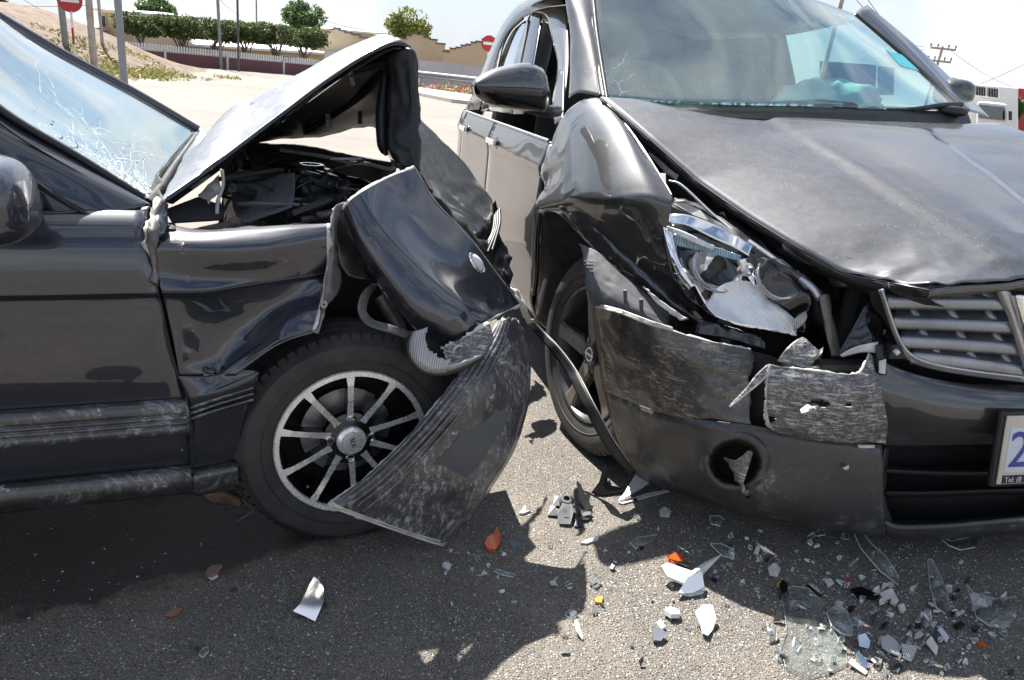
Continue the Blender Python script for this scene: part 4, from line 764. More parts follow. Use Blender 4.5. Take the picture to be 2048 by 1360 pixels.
lathe('rear_tyre', VL(2.66, -.05, .345), -EL, [(.22, -.2), (.345, -.2), (.35, -.1), (.345, -.01), (.29, .008), (.22, 0), (0, -.03)], M['tyre'], suv, n=48)
lathe('arch_lining', VL(2.66, .02, .345), -EL, [(.385, .04), (.385, -.2)], M['dark'], suv, n=48)
loft('tailgate', [[VL(3.0, l, 1.6) for l in (.42, .85, 1.4)], [VL(3.3, l, 1.1) for l in (.34, .85, 1.5)], [VL(3.35, l, .4) for l in (.3, .85, 1.5)]], M['grey'], suv, nu=14, nv=10)
loft('far_side_panel', [[VL(r, 1.72 - l, z) for r in (.6, 1.5, 2.4, 3.35)] for z, l in dprof], M['grey'], suv, nu=24, nv=10)
loft('rear_seat', [[VL(2.3, .35, 1.3), VL(2.35, .7, 1.32), VL(2.3, 1.1, 1.3)], [VL(2.2, .3, .9), VL(2.2, .7, .9), VL(2.2, 1.1, .9)]], M['seat'], suv, nu=6, nv=8)
loft('far_centre_pillar', [[VL(1.55, 1.46, 1.58), VL(1.55, 1.60, 1.3), VL(1.55, 1.72, 1.0)], [VL(1.75, 1.46, 1.58), VL(1.75, 1.6, 1.3), VL(1.75, 1.72, 1.0)]], M['black_plastic'], suv, nu=4, nv=8, solid=.03)
loft('far_rear_window', [[VL(1.76, 1.46, 1.58), VL(1.76, 1.72, 1.02)], [VL(2.9, 1.36, 1.56), VL(2.9, 1.6, 1.02)]], M['gloss_black'], suv, nu=4, nv=4)
loft('cabin_back_wall', [[VL(2.25, .42, 1.56), VL(2.25, .85, 1.60), VL(2.25, 1.4, 1.56)], [VL(2.2, .16, .9), VL(2.2, .85, .9), VL(2.2, 1.65, .9)]], M['seat'], suv, nu=4, nv=8)  # opaque back wall added so the cabin looks dark through the windscreen
# handles
for r in (1.46, 2.20):
    h_ = obox('door_handle', VL(r, -.098, .935), (ER, Z, EL), (.085, .014, .010), M['chrome'], suv, .006)
    blob('handle_cup', VL(r - .02, -.075, .93), (ER, Z, EL), (.07, .03, .012), M['gloss_black'], suv)
tube('window_sill_trim', [VL(r, -.048, 1.022) for r in (.66, 1.2, 1.8, 2.4)], .006, M['satin'], suv, seg=16)
# door mirror
mc = VR(1062, 186, .30)
mx_, my_ = norm(EL * .97 + ER * .2), norm(ER * .97 - EL * .2)
mxs = [946, 952, 967, 990, 1018, 1046, 1072, 1090, 1098]
mtop = [168, 158, 148, 138, 131, 127, 131, 146, 182]; mspl = [172, 172, 173, 174, 175, 176, 177.5, 180, 184]; mbot = [176, 192, 203, 212, 217, 220, 223, 224, 204]
def mir(y0, y1, name, mat, deep):
    fr_, bk_ = [], []
    rows = []
    for t in np.linspace(0, 1, 9):
        row = []
        for i, x in enumerate(mxs):
            y = y0[i] + (y1[i] - y0[i]) * t; e = abs((i - 4) / 4.2); tt = (1 - t) if deep > 0 else t
            b_ = .075 * math.sqrt(max(0, 1 - e ** 2.6)) * math.sqrt(max(0.0, 1 - tt ** 2.4))
            row.append(VR(x, y, -.30 * 0 + .26 + .05 * (x - 1020) / 80 - b_))
        rows.append(row)
    o_ = loft(name, rows, mat, suv, nu=24, nv=40, solid=.004); return o_
mir(mtop, mspl, 'mirror_shell', M['grey'], 1); mir(mspl, mbot, 'mirror_base_shell', M['gloss_black'], -1)
plate('mirror_back', [VR(x, y, .285 + .05 * (x - 1020) / 80) for x, y in zip(mxs, mtop)] + [VR(x, y, .285 + .05 * (x - 1020) / 80) for x, y in list(zip(mxs, mbot))[::-1]], .02, M['black_plastic'], suv)
tube('mirror_split', [VR(x, y, .26 + .05 * (x - 1020) / 80 - .073 * math.sqrt(max(0, 1 - abs((i - 4) / 4.2) ** 2.6))) for i, (x, y) in enumerate(zip(mxs, mspl))], .003, M['dark'], suv, seg=30, n=6)
tube('mirror_arm', [VR(1050, 216, .31), VR(1090, 222, .34), VR(1116, 222, .42)], [.014, .024, .020], M['black_plastic'], suv, seg=10)
loft('mirror_corner', [[VW(1120, 140, -.02), VW(1129, 140, -.022)], [VW(1106, 200, -.025), VW(1128, 200, -.03)], [VW(1110, 248, -.03), VW(1126, 240, -.035)]], M['grey'], suv, nu=12, nv=6, solid=.006)
blob('far_door_mirror', VR(1908, 186, .62), (EL, ER, Z), (.085, .07, .06), M['grey'], suv, e=(2.6, 2.6))
# --- crumpled front wing
_fw0 = vr([[(1119, 244, .56), (1140, 216, .52), (1164, 200, .47), (1188, 194, .43), (1206, 196, .385)]])[0]
_fw5 = vr([[(1074, 412, .40), (1130, 397, .16), (1204, 384, -.05), (1284, 374, -.16), (1343, 390, -.21)]])[0]
_lft = vr([[(1104, 286, .54), (1084, 346, .50), (1090, 372, .44), (1080, 392, .42)]])[0]
_fr = [_fw0]
for k, t in enumerate((.22, .45, .65, .84)):
    row = [_lft[k]]
    for j in range(1, 5):
        p = _fw0[j] * (1 - t) + _fw5[j] * t; p = p + (Z * .8 - ER * .4) * (.055 * math.sin(math.pi * t) * (.55, .9, 1.0, .35)[j - 1])
        row.append(p)
    _fr.append(row)
_fr.append(_fw5)
_fr += vr([[(1090, 421, .33), (1142, 414, .13), (1214, 408, -.085), (1288, 400, -.19), (1344, 408, -.235)],
   [(1120, 430, .19), (1172, 436, .05), (1234, 440, -.09), (1296, 438, -.19), (1342, 442, -.24)],
   [(1180, 490, .03), (1226, 490, -.05), (1268, 490, -.13), (1308, 488, -.20), (1338, 488, -.25)],
   [(1250, 552, -.08), (1284, 550, -.14), (1312, 548, -.19), (1334, 546, -.24), (1354, 545, -.28)],
   [(1340, 628, -.22), (1356, 624, -.24), (1370, 622, -.26), (1384, 620, -.29), (1398, 622, -.31)]])
FW = Surf(_fr)
loft('front_wing', FW, M['grey'], suv, nu=96, nv=60, crumple=[(.003, 6, 2), (.006, 9, 3, lambda u, v: max(0, .5 - v) * (1 if u < .55 else .3)), (.005, 13, 3, lambda u, v: max(0, u - .6)), (.003, 30, 5, lambda u, v: max(0, u - .62))], jag={'right': .0015})
loft('wing_crumple', vr([[(1100, 290, .545), (1092, 320, .53), (1082, 350, .51)], [(1110, 298, .51), (1104, 330, .48), (1092, 360, .46)], [(1096, 345, .50), (1085, 380, .45), (1078, 410, .42)]]), M['satin'], suv, nu=16, nv=16, crumple=[(.010, 20, 3)])
tube('wing_edge', [FW.pt(t, 1) for t in np.linspace(.04, .5, 12)], .003, M['steel'], suv, seg=24, n=8)
# door leading edge / gap; silver strip stands in for its bright reflection
loft('door_edge', [[VS(1083, 352, -.078), VS(1076, 420, -.075), VS(1070, 500, -.07), VS(1066, 585, -.06)], [VS(1078, 352, -.09), VS(1070, 420, -.085), VS(1064, 500, -.08), VS(1060, 585, -.07)]], M['satin'], suv, nu=4, nv=20, crumple=[(.006, 20, 3)])
loft('arch_strip', vr([[(1118, 414, .2), (1148, 450, .1), (1180, 490, .03), (1225, 530, -.06), (1290, 590, -.16), (1345, 630, -.24), (1398, 652, -.3)], [(1140, 408, .16), (1170, 440, .06), (1206, 478, -.02), (1252, 520, -.1), (1312, 575, -.2), (1360, 615, -.27), (1402, 645, -.32)], [(1162, 400, .13), (1182, 432, .04), (1218, 466, -.02), (1266, 508, -.08), (1322, 562, -.17), (1368, 606, -.24), (1404, 640, -.30)]]), M['grey'], suv, nu=12, nv=60, crumple=[(.006, 18, 3), (.004, 40, 4)])
tube('arch_strip_edge', vr([[(1160, 398, .13), (1184, 430, .035), (1220, 464, -.025), (1268, 506, -.085), (1324, 560, -.175), (1370, 604, -.245), (1404, 638, -.305)]])[0], .003, M['grey'], suv, seg=40, n=8)
loft('inner_arch', vr([[(1078, 420, .5), (1082, 500, .55), (1078, 580, .58), (1074, 640, .6)], [(1120, 420, .3), (1115, 500, .4), (1105, 580, .45), (1100, 640, .45)], [(1210, 430, .2), (1230, 520, .2), (1260, 620, .2), (1300, 720, .2)]]), M['dark'], suv, nu=12, nv=20, crumple=[(.01, 8, 3)])
tube('arch_edge', vr([[(1080, 424, .41), (1076, 470, .44), (1074, 530, .47), (1068, 590, .5)]])[0], .008, M['gloss_black'], suv, seg=16)
loft('arch_liner', vr([[(1158, 488, -.08), (1195, 505, -.14), (1230, 540, -.2), (1290, 590, -.28), (1340, 632, -.33)], [(1168, 530, -.16), (1200, 545, -.2), (1240, 570, -.26), (1290, 610, -.32), (1335, 645, -.36)], [(1172, 575, -.19), (1205, 590, -.25), (1245, 610, -.31), (1290, 635, -.36), (1345, 665, -.39)], [(1182, 606, -.2), (1215, 625, -.27), (1260, 660, -.34), (1310, 695, -.38), (1370, 725, -.42)]]), M['liner'], suv, nu=34, nv=40, crumple=[(.003, 9, 2), (.002, 40, 3)], solid=.004, jag={'left': .006})
for (x, y, r) in [(1250, 600, -.30), (1282, 618, -.335)]: tube('liner_rib', vr([[(x, y - 20, r - .012), (x + 2, y + 25, r - .01)]])[0], .006, M['liner'], suv)
for k in range(4): tube('liner_rib', vr([[(1168, 522 + 7 * k, -.165), (1186, 524 + 7 * k, -.195)]])[0], .0025, M['liner'], suv, n=6)
loft('bumper_bracket', vr([[(1286, 574, -.35), (1310, 592, -.38), (1340, 615, -.41), (1376, 638, -.44)], [(1292, 580, -.36), (1312, 604, -.39), (1342, 630, -.42), (1362, 640, -.44)]]), M['primer'], suv, nu=6, nv=24, crumple=[(.006, 40, 3)], solid=.006, jag={'bottom': .003})
wax = norm(np.array([-.91, -.415, .03]))
wheel(suv, V0 + Z * .352 + wax * .015 + ER * .02, wax, .355, .245, .21, 'five')
# --- lighting unit with the lens torn away
HLs = Surf(vr([[(1338, 432, -.3), (1400, 440, -.36), (1470, 472, -.44), (1540, 515, -.52), (1610, 560, -.6)], [(1330, 470, -.33), (1390, 500, -.38), (1460, 530, -.46), (1540, 560, -.54), (1620, 610, -.62)], [(1350, 540, -.38), (1400, 570, -.42), (1470, 590, -.5), (1550, 620, -.57), (1620, 650, -.62)], [(1385, 590, -.43), (1430, 620, -.48), (1500, 650, -.54), (1560, 665, -.58), (1615, 680, -.62)]]))
loft('headlamp_housing', HLs, M['gloss_black'], suv, nu=20, nv=26, off=-.05, crumple=[(.008, 12, 3)])
loft('headlamp_bezel', vr([[(1340, 428, -.31), (1375, 430, -.35), (1420, 446, -.40), (1470, 470, -.45), (1505, 494, -.48)], [(1338, 446, -.33), (1372, 450, -.37), (1416, 472, -.42), (1465, 494, -.465), (1498, 512, -.49)]]), M['chrome'], suv, nu=8, nv=30, crumple=[(.002, 20, 2)], solid=.004)
loft('bezel_strip', vr([[(1334, 452, -.34), (1366, 462, -.38), (1400, 478, -.41), (1430, 492, -.43)], [(1338, 462, -.345), (1364, 474, -.385), (1395, 488, -.415), (1425, 500, -.435)]]), M['white'], suv, nu=5, nv=20, solid=.003)
loft('prism_strip', vr([[(1344, 466, -.33), (1375, 476, -.37), (1410, 488, -.40), (1450, 500, -.44), (1482, 512, -.47)], [(1350, 490, -.345), (1385, 498, -.38), (1420, 506, -.415), (1455, 516, -.45), (1478, 522, -.475)]]), M['blue_prism'], suv, nu=8, nv=40, crumple=[(.002, 60, 3)], solid=.004)
loft('bezel_side', vr([[(1326, 455, -.33), (1336, 500, -.36), (1352, 540, -.4), (1378, 580, -.44)], [(1340, 460, -.33), (1350, 500, -.37), (1362, 535, -.41), (1388, 572, -.45)], [(1352, 478, -.31), (1360, 510, -.34), (1372, 540, -.39), (1400, 570, -.43)]]), M['chrome'], suv, nu=10, nv=30, crumple=[(.004, 16, 3)], solid=.003)
M['bowl'] = simple('bright_reflector', (.9, .9, .9), .16, metal=.55, var=.05)
def bowl(x, y, r, rad, tilt=(.15, -.97, .18)):
    c = VR(x, y, r); ax = norm(-ER * .8 + EL * .0 + Z * .62); xd = norm(EL * .9 + Z * -.2)
    b = lathe('reflector_bowl', c, ax, [(rad, .0), (rad * .93, -.018), (rad * .78, -.040), (rad * .55, -.058), (rad * .3, -.068), (rad * .2, -.069)], M['bowl'], suv, n=14, autos=5, xdir=xd)
    lathe('bowl_ring', c, ax, [(rad * 1.0, -.004), (rad * 1.0, .008), (rad * 1.09, .010), (rad * 1.11, .0), (rad * 1.05, -.01)], M['satin'], b, n=48, xdir=xd, a0=-3.6, a1=.5)
    blob('bulb', c - ax * .05, frame_of(ax), (.010, .010, .022), M['lens'], b); lathe('bulb_holder', c - ax * .066, ax, [(.018, -.01), (.018, .004), (0, .004)], M['black_plastic'], b, n=20)
bowl(1434, 536, -.44, .070); bowl(1556, 556, -.53, .062)
lathe('shroud_bar', VR(1496, 540, -.5), norm(-ER + Z * .3), [(.012, -.04), (.02, 0), (.012, .01)], M['satin'], suv, n=20)
loft('bezel_divider', vr([[(1478, 520, -.5), (1492, 550, -.5), (1510, 575, -.52)], [(1490, 516, -.5), (1502, 545, -.5), (1520, 568, -.52)]]), M['chrome'], suv, nu=6, nv=14, solid=.004, crumple=[(.004, 30, 3)])
loft('lamp_lower_blade', vr([[(1388, 568, -.45), (1400, 590, -.46), (1412, 612, -.48)], [(1404, 566, -.44), (1414, 586, -.45), (1420, 600, -.47)]]), M['chrome'], suv, nu=5, nv=10, solid=.003)
loft('reflector_panel', vr([[(1420, 600, -.47), (1436, 575, -.475), (1468, 562, -.49), (1505, 566, -.51), (1530, 590, -.53), (1560, 622, -.56)], [(1412, 612, -.485), (1440, 605, -.49), (1480, 600, -.51), (1520, 610, -.54), (1560, 628, -.57), (1590, 640, -.59)], [(1430, 632, -.51), (1460, 645, -.53), (1500, 655, -.55), (1540, 662, -.575), (1570, 668, -.59), (1595, 672, -.605)]]), M['ribbed_silver'], suv, nu=26, nv=44, crumple=[(.006, 9, 2), (.005, 22, 3, lambda u, v: v)], jag={'right': .006, 'bottom': .002}, edge={'bottom': 1}, edge_mat=M['chrome'], solid=.003)
loft('reflector_scrap', vr([[(1585, 640, -.6), (1600, 628, -.6), (1616, 620, -.6)], [(1586, 662, -.61), (1600, 652, -.61), (1612, 640, -.61)]]), M['ribbed_lens'], suv, nu=10, nv=10, crumple=[(.008, 30, 3)], solid=.002, jag={'right': .003})
# gas strut and slam-panel pieces
st_ = tube('gas_strut', vr([[(1338, 362, -.1), (1365, 372, -.14), (1432, 434, -.27), (1500, 486, -.40)]])[0], .0045, M['satin'], suv, seg=20)
tube('strut_body', vr([[(1497, 484, -.40), (1578, 540, -.52)]])[0], .0095, M['satin'], st_, n=16); tube('strut_body', vr([[(1576, 538, -.52), (1604, 560, -.555)]])[0], .0075, M['dull_steel'], st_, n=16)
tube('strut_body', vr([[(1602, 558, -.555), (1624, 575, -.59), (1640, 597, -.61)]])[0], .010, M['satin'], st_, n=16, seg=8); lathe('strut_end', VR(1641, 598, -.612), norm(-ER - Z * .6 + EL * .3), [(.0115, -.008), (.0115, .002), (.007, .003), (.006, -.004), (0, -.004)], M['dull_steel'], st_, n=20)
loft('slam_panel', vr([[(1350, 385, -.12), (1420, 410, -.22), (1500, 455, -.36), (1580, 520, -.48), (1655, 580, -.58)], [(1345, 402, -.16), (1412, 436, -.28), (1490, 480, -.42), (1570, 540, -.54), (1650, 596, -.62)]]), M['black_plastic'], suv, nu=8, nv=40, crumple=[(.01, 14, 3)], off=-.02)
plate('torn_shard', vr([[(1346, 404, -.2), (1372, 406, -.22), (1400, 420, -.24), (1418, 442, -.27), (1390, 432, -.25), (1360, 415, -.22)]])[0], .003, M['primer'], suv)
loft('radiator_shroud', vr([[(1440, 420, .0), (1520, 450, -.1), (1600, 500, -.3), (1680, 560, -.45)], [(1480, 500, -.15), (1560, 560, -.3), (1620, 600, -.45), (1700, 640, -.52)], [(1560, 620, -.3), (1620, 660, -.4), (1680, 700, -.5), (1760, 740, -.55)]]), M['black_plastic'], suv, nu=24, nv=24, crumple=[(.02, 9, 3), (.012, 22, 4)])
for k in range(5): tube('shroud_rib', vr([[(1560 + 22 * k, 500 + 18 * k, -.36), (1590 + 18 * k, 480 + 22 * k, -.38)]])[0], .004, M['black_plastic'], suv, n=6)
loft('support_bracket', vr([[(1638, 592, -.62), (1650, 660, -.64), (1662, 712, -.66)], [(1652, 588, -.62), (1662, 650, -.64), (1674, 712, -.66)], [(1656, 596, -.6), (1670, 660, -.62), (1680, 716, -.64)]]), M['dull_steel'], suv, nu=8, nv=20, crumple=[(.004, 20, 3)], solid=.004)
# near-black engine bay boxes, so gaps under the bonnet read as shade
def vbox(name, r0, r1, l0, l1, z0, z1, mat, bevel=.02): return obox(name, VL((r0 + r1) / 2, (l0 + l1) / 2, (z0 + z1) / 2), (ER, EL, Z), (abs(r1 - r0) / 2, abs(l1 - l0) / 2, abs(z1 - z0) / 2), mat, suv, bevel)
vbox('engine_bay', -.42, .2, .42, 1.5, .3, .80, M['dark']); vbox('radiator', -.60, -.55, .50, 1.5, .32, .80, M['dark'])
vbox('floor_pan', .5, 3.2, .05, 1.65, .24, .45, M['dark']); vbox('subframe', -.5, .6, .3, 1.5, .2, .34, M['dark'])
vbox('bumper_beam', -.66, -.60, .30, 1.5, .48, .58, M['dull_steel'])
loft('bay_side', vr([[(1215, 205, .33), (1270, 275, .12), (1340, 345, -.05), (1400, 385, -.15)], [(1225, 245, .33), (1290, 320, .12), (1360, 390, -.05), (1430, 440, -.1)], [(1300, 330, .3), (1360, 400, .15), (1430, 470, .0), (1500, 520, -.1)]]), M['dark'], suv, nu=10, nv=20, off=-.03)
tube('bay_rail', vr([[(1262, 262, .16), (1310, 300, .08), (1375, 356, -.05)]])[0], .016, M['black_plastic'], suv, seg=10)
plate('wing_mount', vr([[(1296, 306, .08), (1306, 308, .08), (1358, 350, -.04), (1352, 360, -.05), (1330, 345, .0)]])[0], .004, M['primer'], suv)
plate('wing_mount', vr([[(1246, 258, .2), (1256, 256, .2), (1258, 266, .2), (1248, 268, .2)]])[0], .006, M['steel'], suv)
tube('bay_seal', vr([[(1206, 196, .38), (1208, 205, .36), (1222, 226, .32), (1232, 240, .28)]])[0], .010, M['gloss_black'], suv, seg=14)
blob('hinge', VR(1238, 250, .24), (EL, ER, Z), (.018, .03, .022), M['black_plastic'], suv)
# --- interior
loft('dashboard', [[VL(.44, .12, 1.17), VL(.38, .5, 1.19), VL(.36, .85, 1.20), VL(.38, 1.2, 1.19), VL(.44, 1.6, 1.17)], [VL(.75, .12, 1.17), VL(.75, .5, 1.19), VL(.75, .85, 1.20), VL(.75, 1.2, 1.18), VL(.75, 1.6, 1.16)], [VL(.9, .12, .9), VL(.9, .5, .9), VL(.9, .85, .9), VL(.9, 1.2, .9), VL(.9, 1.6, .9)]], M['black_plastic'], suv, nu=12, nv=20)
sw = VL(.95, .46, 1.19)
ring = [sw + (EL * math.cos(a) + norm(Z + ER * .45) * math.sin(a)) * .185 for a in np.linspace(0, 2 * math.pi, 33)]
stw = tube('steering_wheel', ring, .016, M['beige_trim'], suv, n=10, caps=False); blob('wheel_hub', sw, (EL, norm(Z + ER * .45), ER), (.07, .06, .03), M['seat'], stw)
for a in (.0, math.pi, -math.pi / 2): tube('wheel_spoke', [sw, sw + (EL * math.cos(a) + norm(Z + ER * .45) * math.sin(a)) * .18], .014, M['seat'], stw)
blob('dash_phone_mount', VR(1308, 176, .62), (EL, ER, Z), (.045, .02, .018), M['gloss_black'], suv)
def bagw(l): q = n3(l, 2.2, 4) * .35 + n3(l, 5, 5) * .15; return l * (1 + q) * np.array([1, 1, 1.0 if l[2] > 0 else .3])
blob('airbag', VL(.62, 1.17, 1.23), (EL, ER, Z), (.26, .14, .125), M['cream'], suv, e=(2, 2), nu=36, nv=56, warp=bagw)
for l in (.46, 1.26):
    blob('seat_back', VL(1.75, l, .95), (EL, ER, Z), (.25, .1, .36), M['seat'], suv, e=(3, 3)); blob('headrest', VL(1.8, l, 1.40), (EL, ER, Z), (.13, .06, .1), M['seat'], suv, e=(3, 3))
# --- grille
def gpt(x, y, dr=0): return VR(x, y, np.interp(x, [1740, 1800, 1900, 2048, 2300], [-.735, -.765, -.80, -.835, -.85]) + dr)
slat = [((1772, 605), (2020, 609)), ((1784, 645), (2030, 655)), ((1799, 683), (2040, 699)), ((1822, 715), (2052, 743))]
for k, ((xa, ya), (xb, yb)) in enumerate(slat):
    rows = []
    for (dy, dr) in ((-34, .05), (-24, .032), (-13, .006), (-9, -.004), (0, -.008), (8, -.008), (11, -.002), (13, .03)):
        rows.append([gpt(xa + (xb - xa) * t + (-dy * .15 if t == 0 else 0), ya + (yb - ya) * t ** 1.25 + dy, dr) for t in (0, .33, .66, 1)])
    sl_ = loft('grille_slat', rows, M['grille_silver'], suv, nu=26, nv=24, solid=.003)
    for b_ in range(3):
        t = .17 + .31 * b_ + .01 * k; p = gpt(xa + (xb - xa) * t, ya + (yb - ya) * t ** 1.25 - 19, .020)
        blob('slat_rib', p, (norm(EL + Z * .45), norm(-ER + Z * .5), norm(Z - EL * .45 + ER * .9)), (.010, .012, .030), M['grille_silver'], sl_, e=(2, 2), nu=10, nv=14)
loft('grille_frame', [[gpt(1758, 580, -.004), gpt(1775, 632, -.004), gpt(1792, 680, -.004), gpt(1812, 716, -.004), (gpt(1860, 736, -.004)), gpt(1950, 752, -.004), gpt(2050, 764, -.004)], [gpt(1766, 578, -.012), gpt(1783, 632, -.012), gpt(1800, 676, -.012), gpt(1822, 706, -.012), gpt(1866, 726, -.012), gpt(1950, 741, -.012), gpt(2050, 753, -.012)]], M['satin'], suv, nu=5, nv=50, solid=.006)
loft('grille_top_bar', [[gpt(1776, 564, -.004), gpt(1900, 566, -.004), gpt(2060, 566, -.004), gpt(2300, 566, -.004)], [gpt(1776, 575, -.008), gpt(1900, 576, -.008), gpt(2060, 576, -.008), gpt(2300, 578, -.008)], [gpt(1778, 579, .02), gpt(1900, 581, .02), gpt(2060, 582, .02), gpt(2300, 582, .02)]], M['grille_silver'], suv, nu=8, nv=30)
loft('emblem_surround', [[gpt(1988, 574, -.01), gpt(2014, 630, -.012), gpt(2034, 690, -.014), gpt(2052, 752, -.012)], [gpt(2004, 578, -.02), gpt(2026, 632, -.022), gpt(2044, 690, -.022), gpt(2062, 750, -.02)], [gpt(2020, 584, -.016), gpt(2036, 632, -.018), gpt(2056, 690, -.018), gpt(2076, 748, -.014)]], M['satin'], suv, nu=8, nv=24, solid=.004)
loft('emblem_chrome', [[gpt(2024, 592, -.022), gpt(2036, 640, -.024), gpt(2052, 700, -.022)], [gpt(2036, 590, -.032), gpt(2048, 640, -.034), gpt(2064, 700, -.03)], [gpt(2052, 590, -.026), gpt(2062, 640, -.028), gpt(2080, 700, -.026)]], M['chrome'], suv, nu=10, nv=20, solid=.003)
lathe('emblem_badge', VL(-.885, .93, .76), norm(-ER + Z * .1), [(.06, 0), (.06, .006), (.048, .01), (.046, .004), (0, .004)], M['chrome'], suv, n=40)
# mirrored half of the grille, beyond the picture edge
for k in range(4): loft('grille_slat', [[VL(-.84 + dr, 1.02, .80 - .062 * k + dz), VL(-.80 + dr, 1.2, .80 - .062 * k + dz), VL(-.76 + dr, 1.36 - .02 * k, .80 - .062 * k + dz)] for dz, dr in ((.03, .04), (.012, 0), (-.01, 0), (-.014, .03))], M['grille_silver'], suv, nu=8, nv=12, solid=.003)
loft('grille_backing', [[gpt(1740, 560, .07), gpt(2048, 560, .07), gpt(2400, 560, .07)], [gpt(1760, 760, .07), gpt(2048, 770, .07), gpt(2400, 770, .07)]], M['dark'], suv, nu=4, nv=8)
loft('grille_end_cap', vr([[(1738, 584, -.70), (1752, 578, -.72), (1764, 580, -.735)], [(1744, 610, -.7), (1760, 615, -.72), (1776, 632, -.745)], [(1770, 640, -.70), (1780, 660, -.73), (1792, 680, -.75)]]), M['black_plastic'], suv, nu=10, nv=10)
# black torn mounting, white torn edge
loft('torn_mount', vr([[(1738, 590, -.66), (1720, 630, -.68), (1700, 665, -.69), (1676, 708, -.70)], [(1762, 640, -.70), (1752, 665, -.71), (1730, 690, -.72), (1690, 712, -.71)], [(1778, 670, -.72), (1768, 685, -.73), (1755, 690, -.735), (1700, 714, -.72)]]), M['gloss_black'], suv, nu=14, nv=26, crumple=[(.006, 18, 3)])
loft('torn_mount_edge', vr([[(1680, 710, -.72), (1705, 696, -.73), (1732, 688, -.74), (1756, 684, -.745)], [(1684, 714, -.72), (1712, 706, -.73), (1735, 704, -.74), (1752, 706, -.745)]]), M['white'], suv, nu=5, nv=20, solid=.003)
loft('torn_tab', vr([[(1752, 690, -.75), (1752, 715, -.755), (1756, 740, -.76), (1762, 762, -.76)], [(1766, 688, -.75), (1764, 712, -.76), (1766, 740, -.765), (1776, 766, -.76)], [(1776, 692, -.745), (1772, 715, -.76), (1772, 740, -.765), (1778, 768, -.76)]]), M['black_plastic'], suv, nu=8, nv=18, solid=.003)
plate('torn_tab_face', vr([[(1758, 722, -.768), (1772, 718, -.768), (1770, 748, -.77), (1758, 746, -.77)]])[0], .002, M['white'], suv)
obox('mount_clip', VR(1795, 702, -.765), (EL, ER, Z), (.030, .012, .020), M['black_plastic'], suv, .004); obox('clip_pin', VR(1793, 704, -.785), (norm(EL + Z), norm(EL - Z), ER), (.006, .006, .006), M['white'], suv, .001)
# --- bumper: painted middle, scraped torn piece, dark lower corner
BM = Surf([[gpt(x, y, dr + .0) for (x, y, dr) in row] for row in (
   [(1738, 705, .0), (1800, 738, 0), (1900, 764, 0), (2048, 778, .0), (2300, 790, 0)], [(1742, 735, -.012), (1800, 758, -.012), (1900, 780, -.016), (2048, 792, -.02), (2300, 800, -.02)],
   [(1748, 780, -.03), (1800, 800, -.03), (1900, 822, -.035), (2048, 830, -.04), (2300, 835, -.04)], [(1758, 840, -.02), (1810, 852, -.02), (1900, 862, -.028), (2048, 866, -.03), (2300, 866, -.03)], [(1764, 893, -.0), (1815, 894, -.0), (1900, 893, -.0), (2048, 888, -.0), (2300, 884, 0)])])
loft('bumper_cover', BM, M['grey'], suv, nu=34, nv=44, crumple=[(.004, 5, 2), (.004, 10, 3, lambda u, v: max(0, .5 - v))], solid=.003)
loft('bumper_cover_far', [[BM.pt(t, 1), VL(-.72, 1.55, BM.pt(t, 1)[2]), VL(-.5, 1.76, BM.pt(t, 1)[2]), VL(-.15, 1.8, BM.pt(t, 1)[2])] for t in np.linspace(0, 1, 5)], M['grey'], suv, nu=14, nv=16)
def near_px(c, x, y, a, b): q = proj(c); return ((q[0] - x) / a) ** 2 + ((q[1] - y) / b) ** 2 < 1
TB = Surf(vr([[(1537, 727, -.71), (1590, 735, -.745), (1650, 743, -.78), (1700, 747, -.80), (1722, 738, -.795), (1738, 704, -.77)], [(1530, 758, -.72), (1590, 765, -.76), (1650, 772, -.795), (1705, 775, -.815), (1735, 770, -.815), (1752, 752, -.80)],
   [(1527, 800, -.725), (1590, 806, -.765), (1650, 812, -.80), (1710, 815, -.82), (1745, 812, -.82), (1768, 806, -.815)], [(1533, 840, -.72), (1590, 850, -.76), (1650, 856, -.79), (1710, 858, -.81), (1750, 855, -.81), (1775, 852, -.81)], [(1548, 862, -.71), (1590, 872, -.745), (1640, 882, -.77), (1700, 884, -.79), (1740, 886, -.79), (1772, 890, -.79)]]))
loft('torn_bumper_piece', TB, M['torn_scrape'], suv, nu=44, nv=50, crumple=[(.006, 9, 2), (.006, 16, 3, lambda u, v: 1 - v), (.002, 50, 4)], jag={'top': .002, 'left': .003}, edge={'top': 1, 'left': 1}, edge_mat=M['primer'], solid=.003, hole=lambda c: near_px(c, 1638, 808, 20, 8) or near_px(c, 1544, 838, 8, 7) or near_px(c, 1697, 810, 9, 5))
loft('torn_tongue', vr([[(1535, 728, -.71), (1512, 750, -.72), (1490, 778, -.73), (1458, 812, -.74)], [(1545, 742, -.72), (1522, 765, -.73), (1492, 790, -.74), (1460, 815, -.745)]]), M['torn_scrape'], suv, nu=5, nv=18, solid=.003, edge={'bottom': 1}, edge_mat=M['primer'])
loft('bent_flap', vr([[(1554, 722, -.71), (1570, 700, -.71), (1590, 682, -.70), (1604, 676, -.69)], [(1590, 732, -.73), (1606, 715, -.73), (1618, 698, -.72), (1622, 688, -.71)], [(1618, 738, -.75), (1628, 722, -.74), (1634, 712, -.73), (1638, 704, -.72)]]), M['torn_scrape'], suv, nu=16, nv=18, crumple=[(.005, 18, 3)])
plate('chrome_scrap', vr([[(1612, 734, -.72), (1630, 706, -.715), (1646, 694, -.71), (1638, 736, -.72)]])[0], .002, M['chrome'], suv)
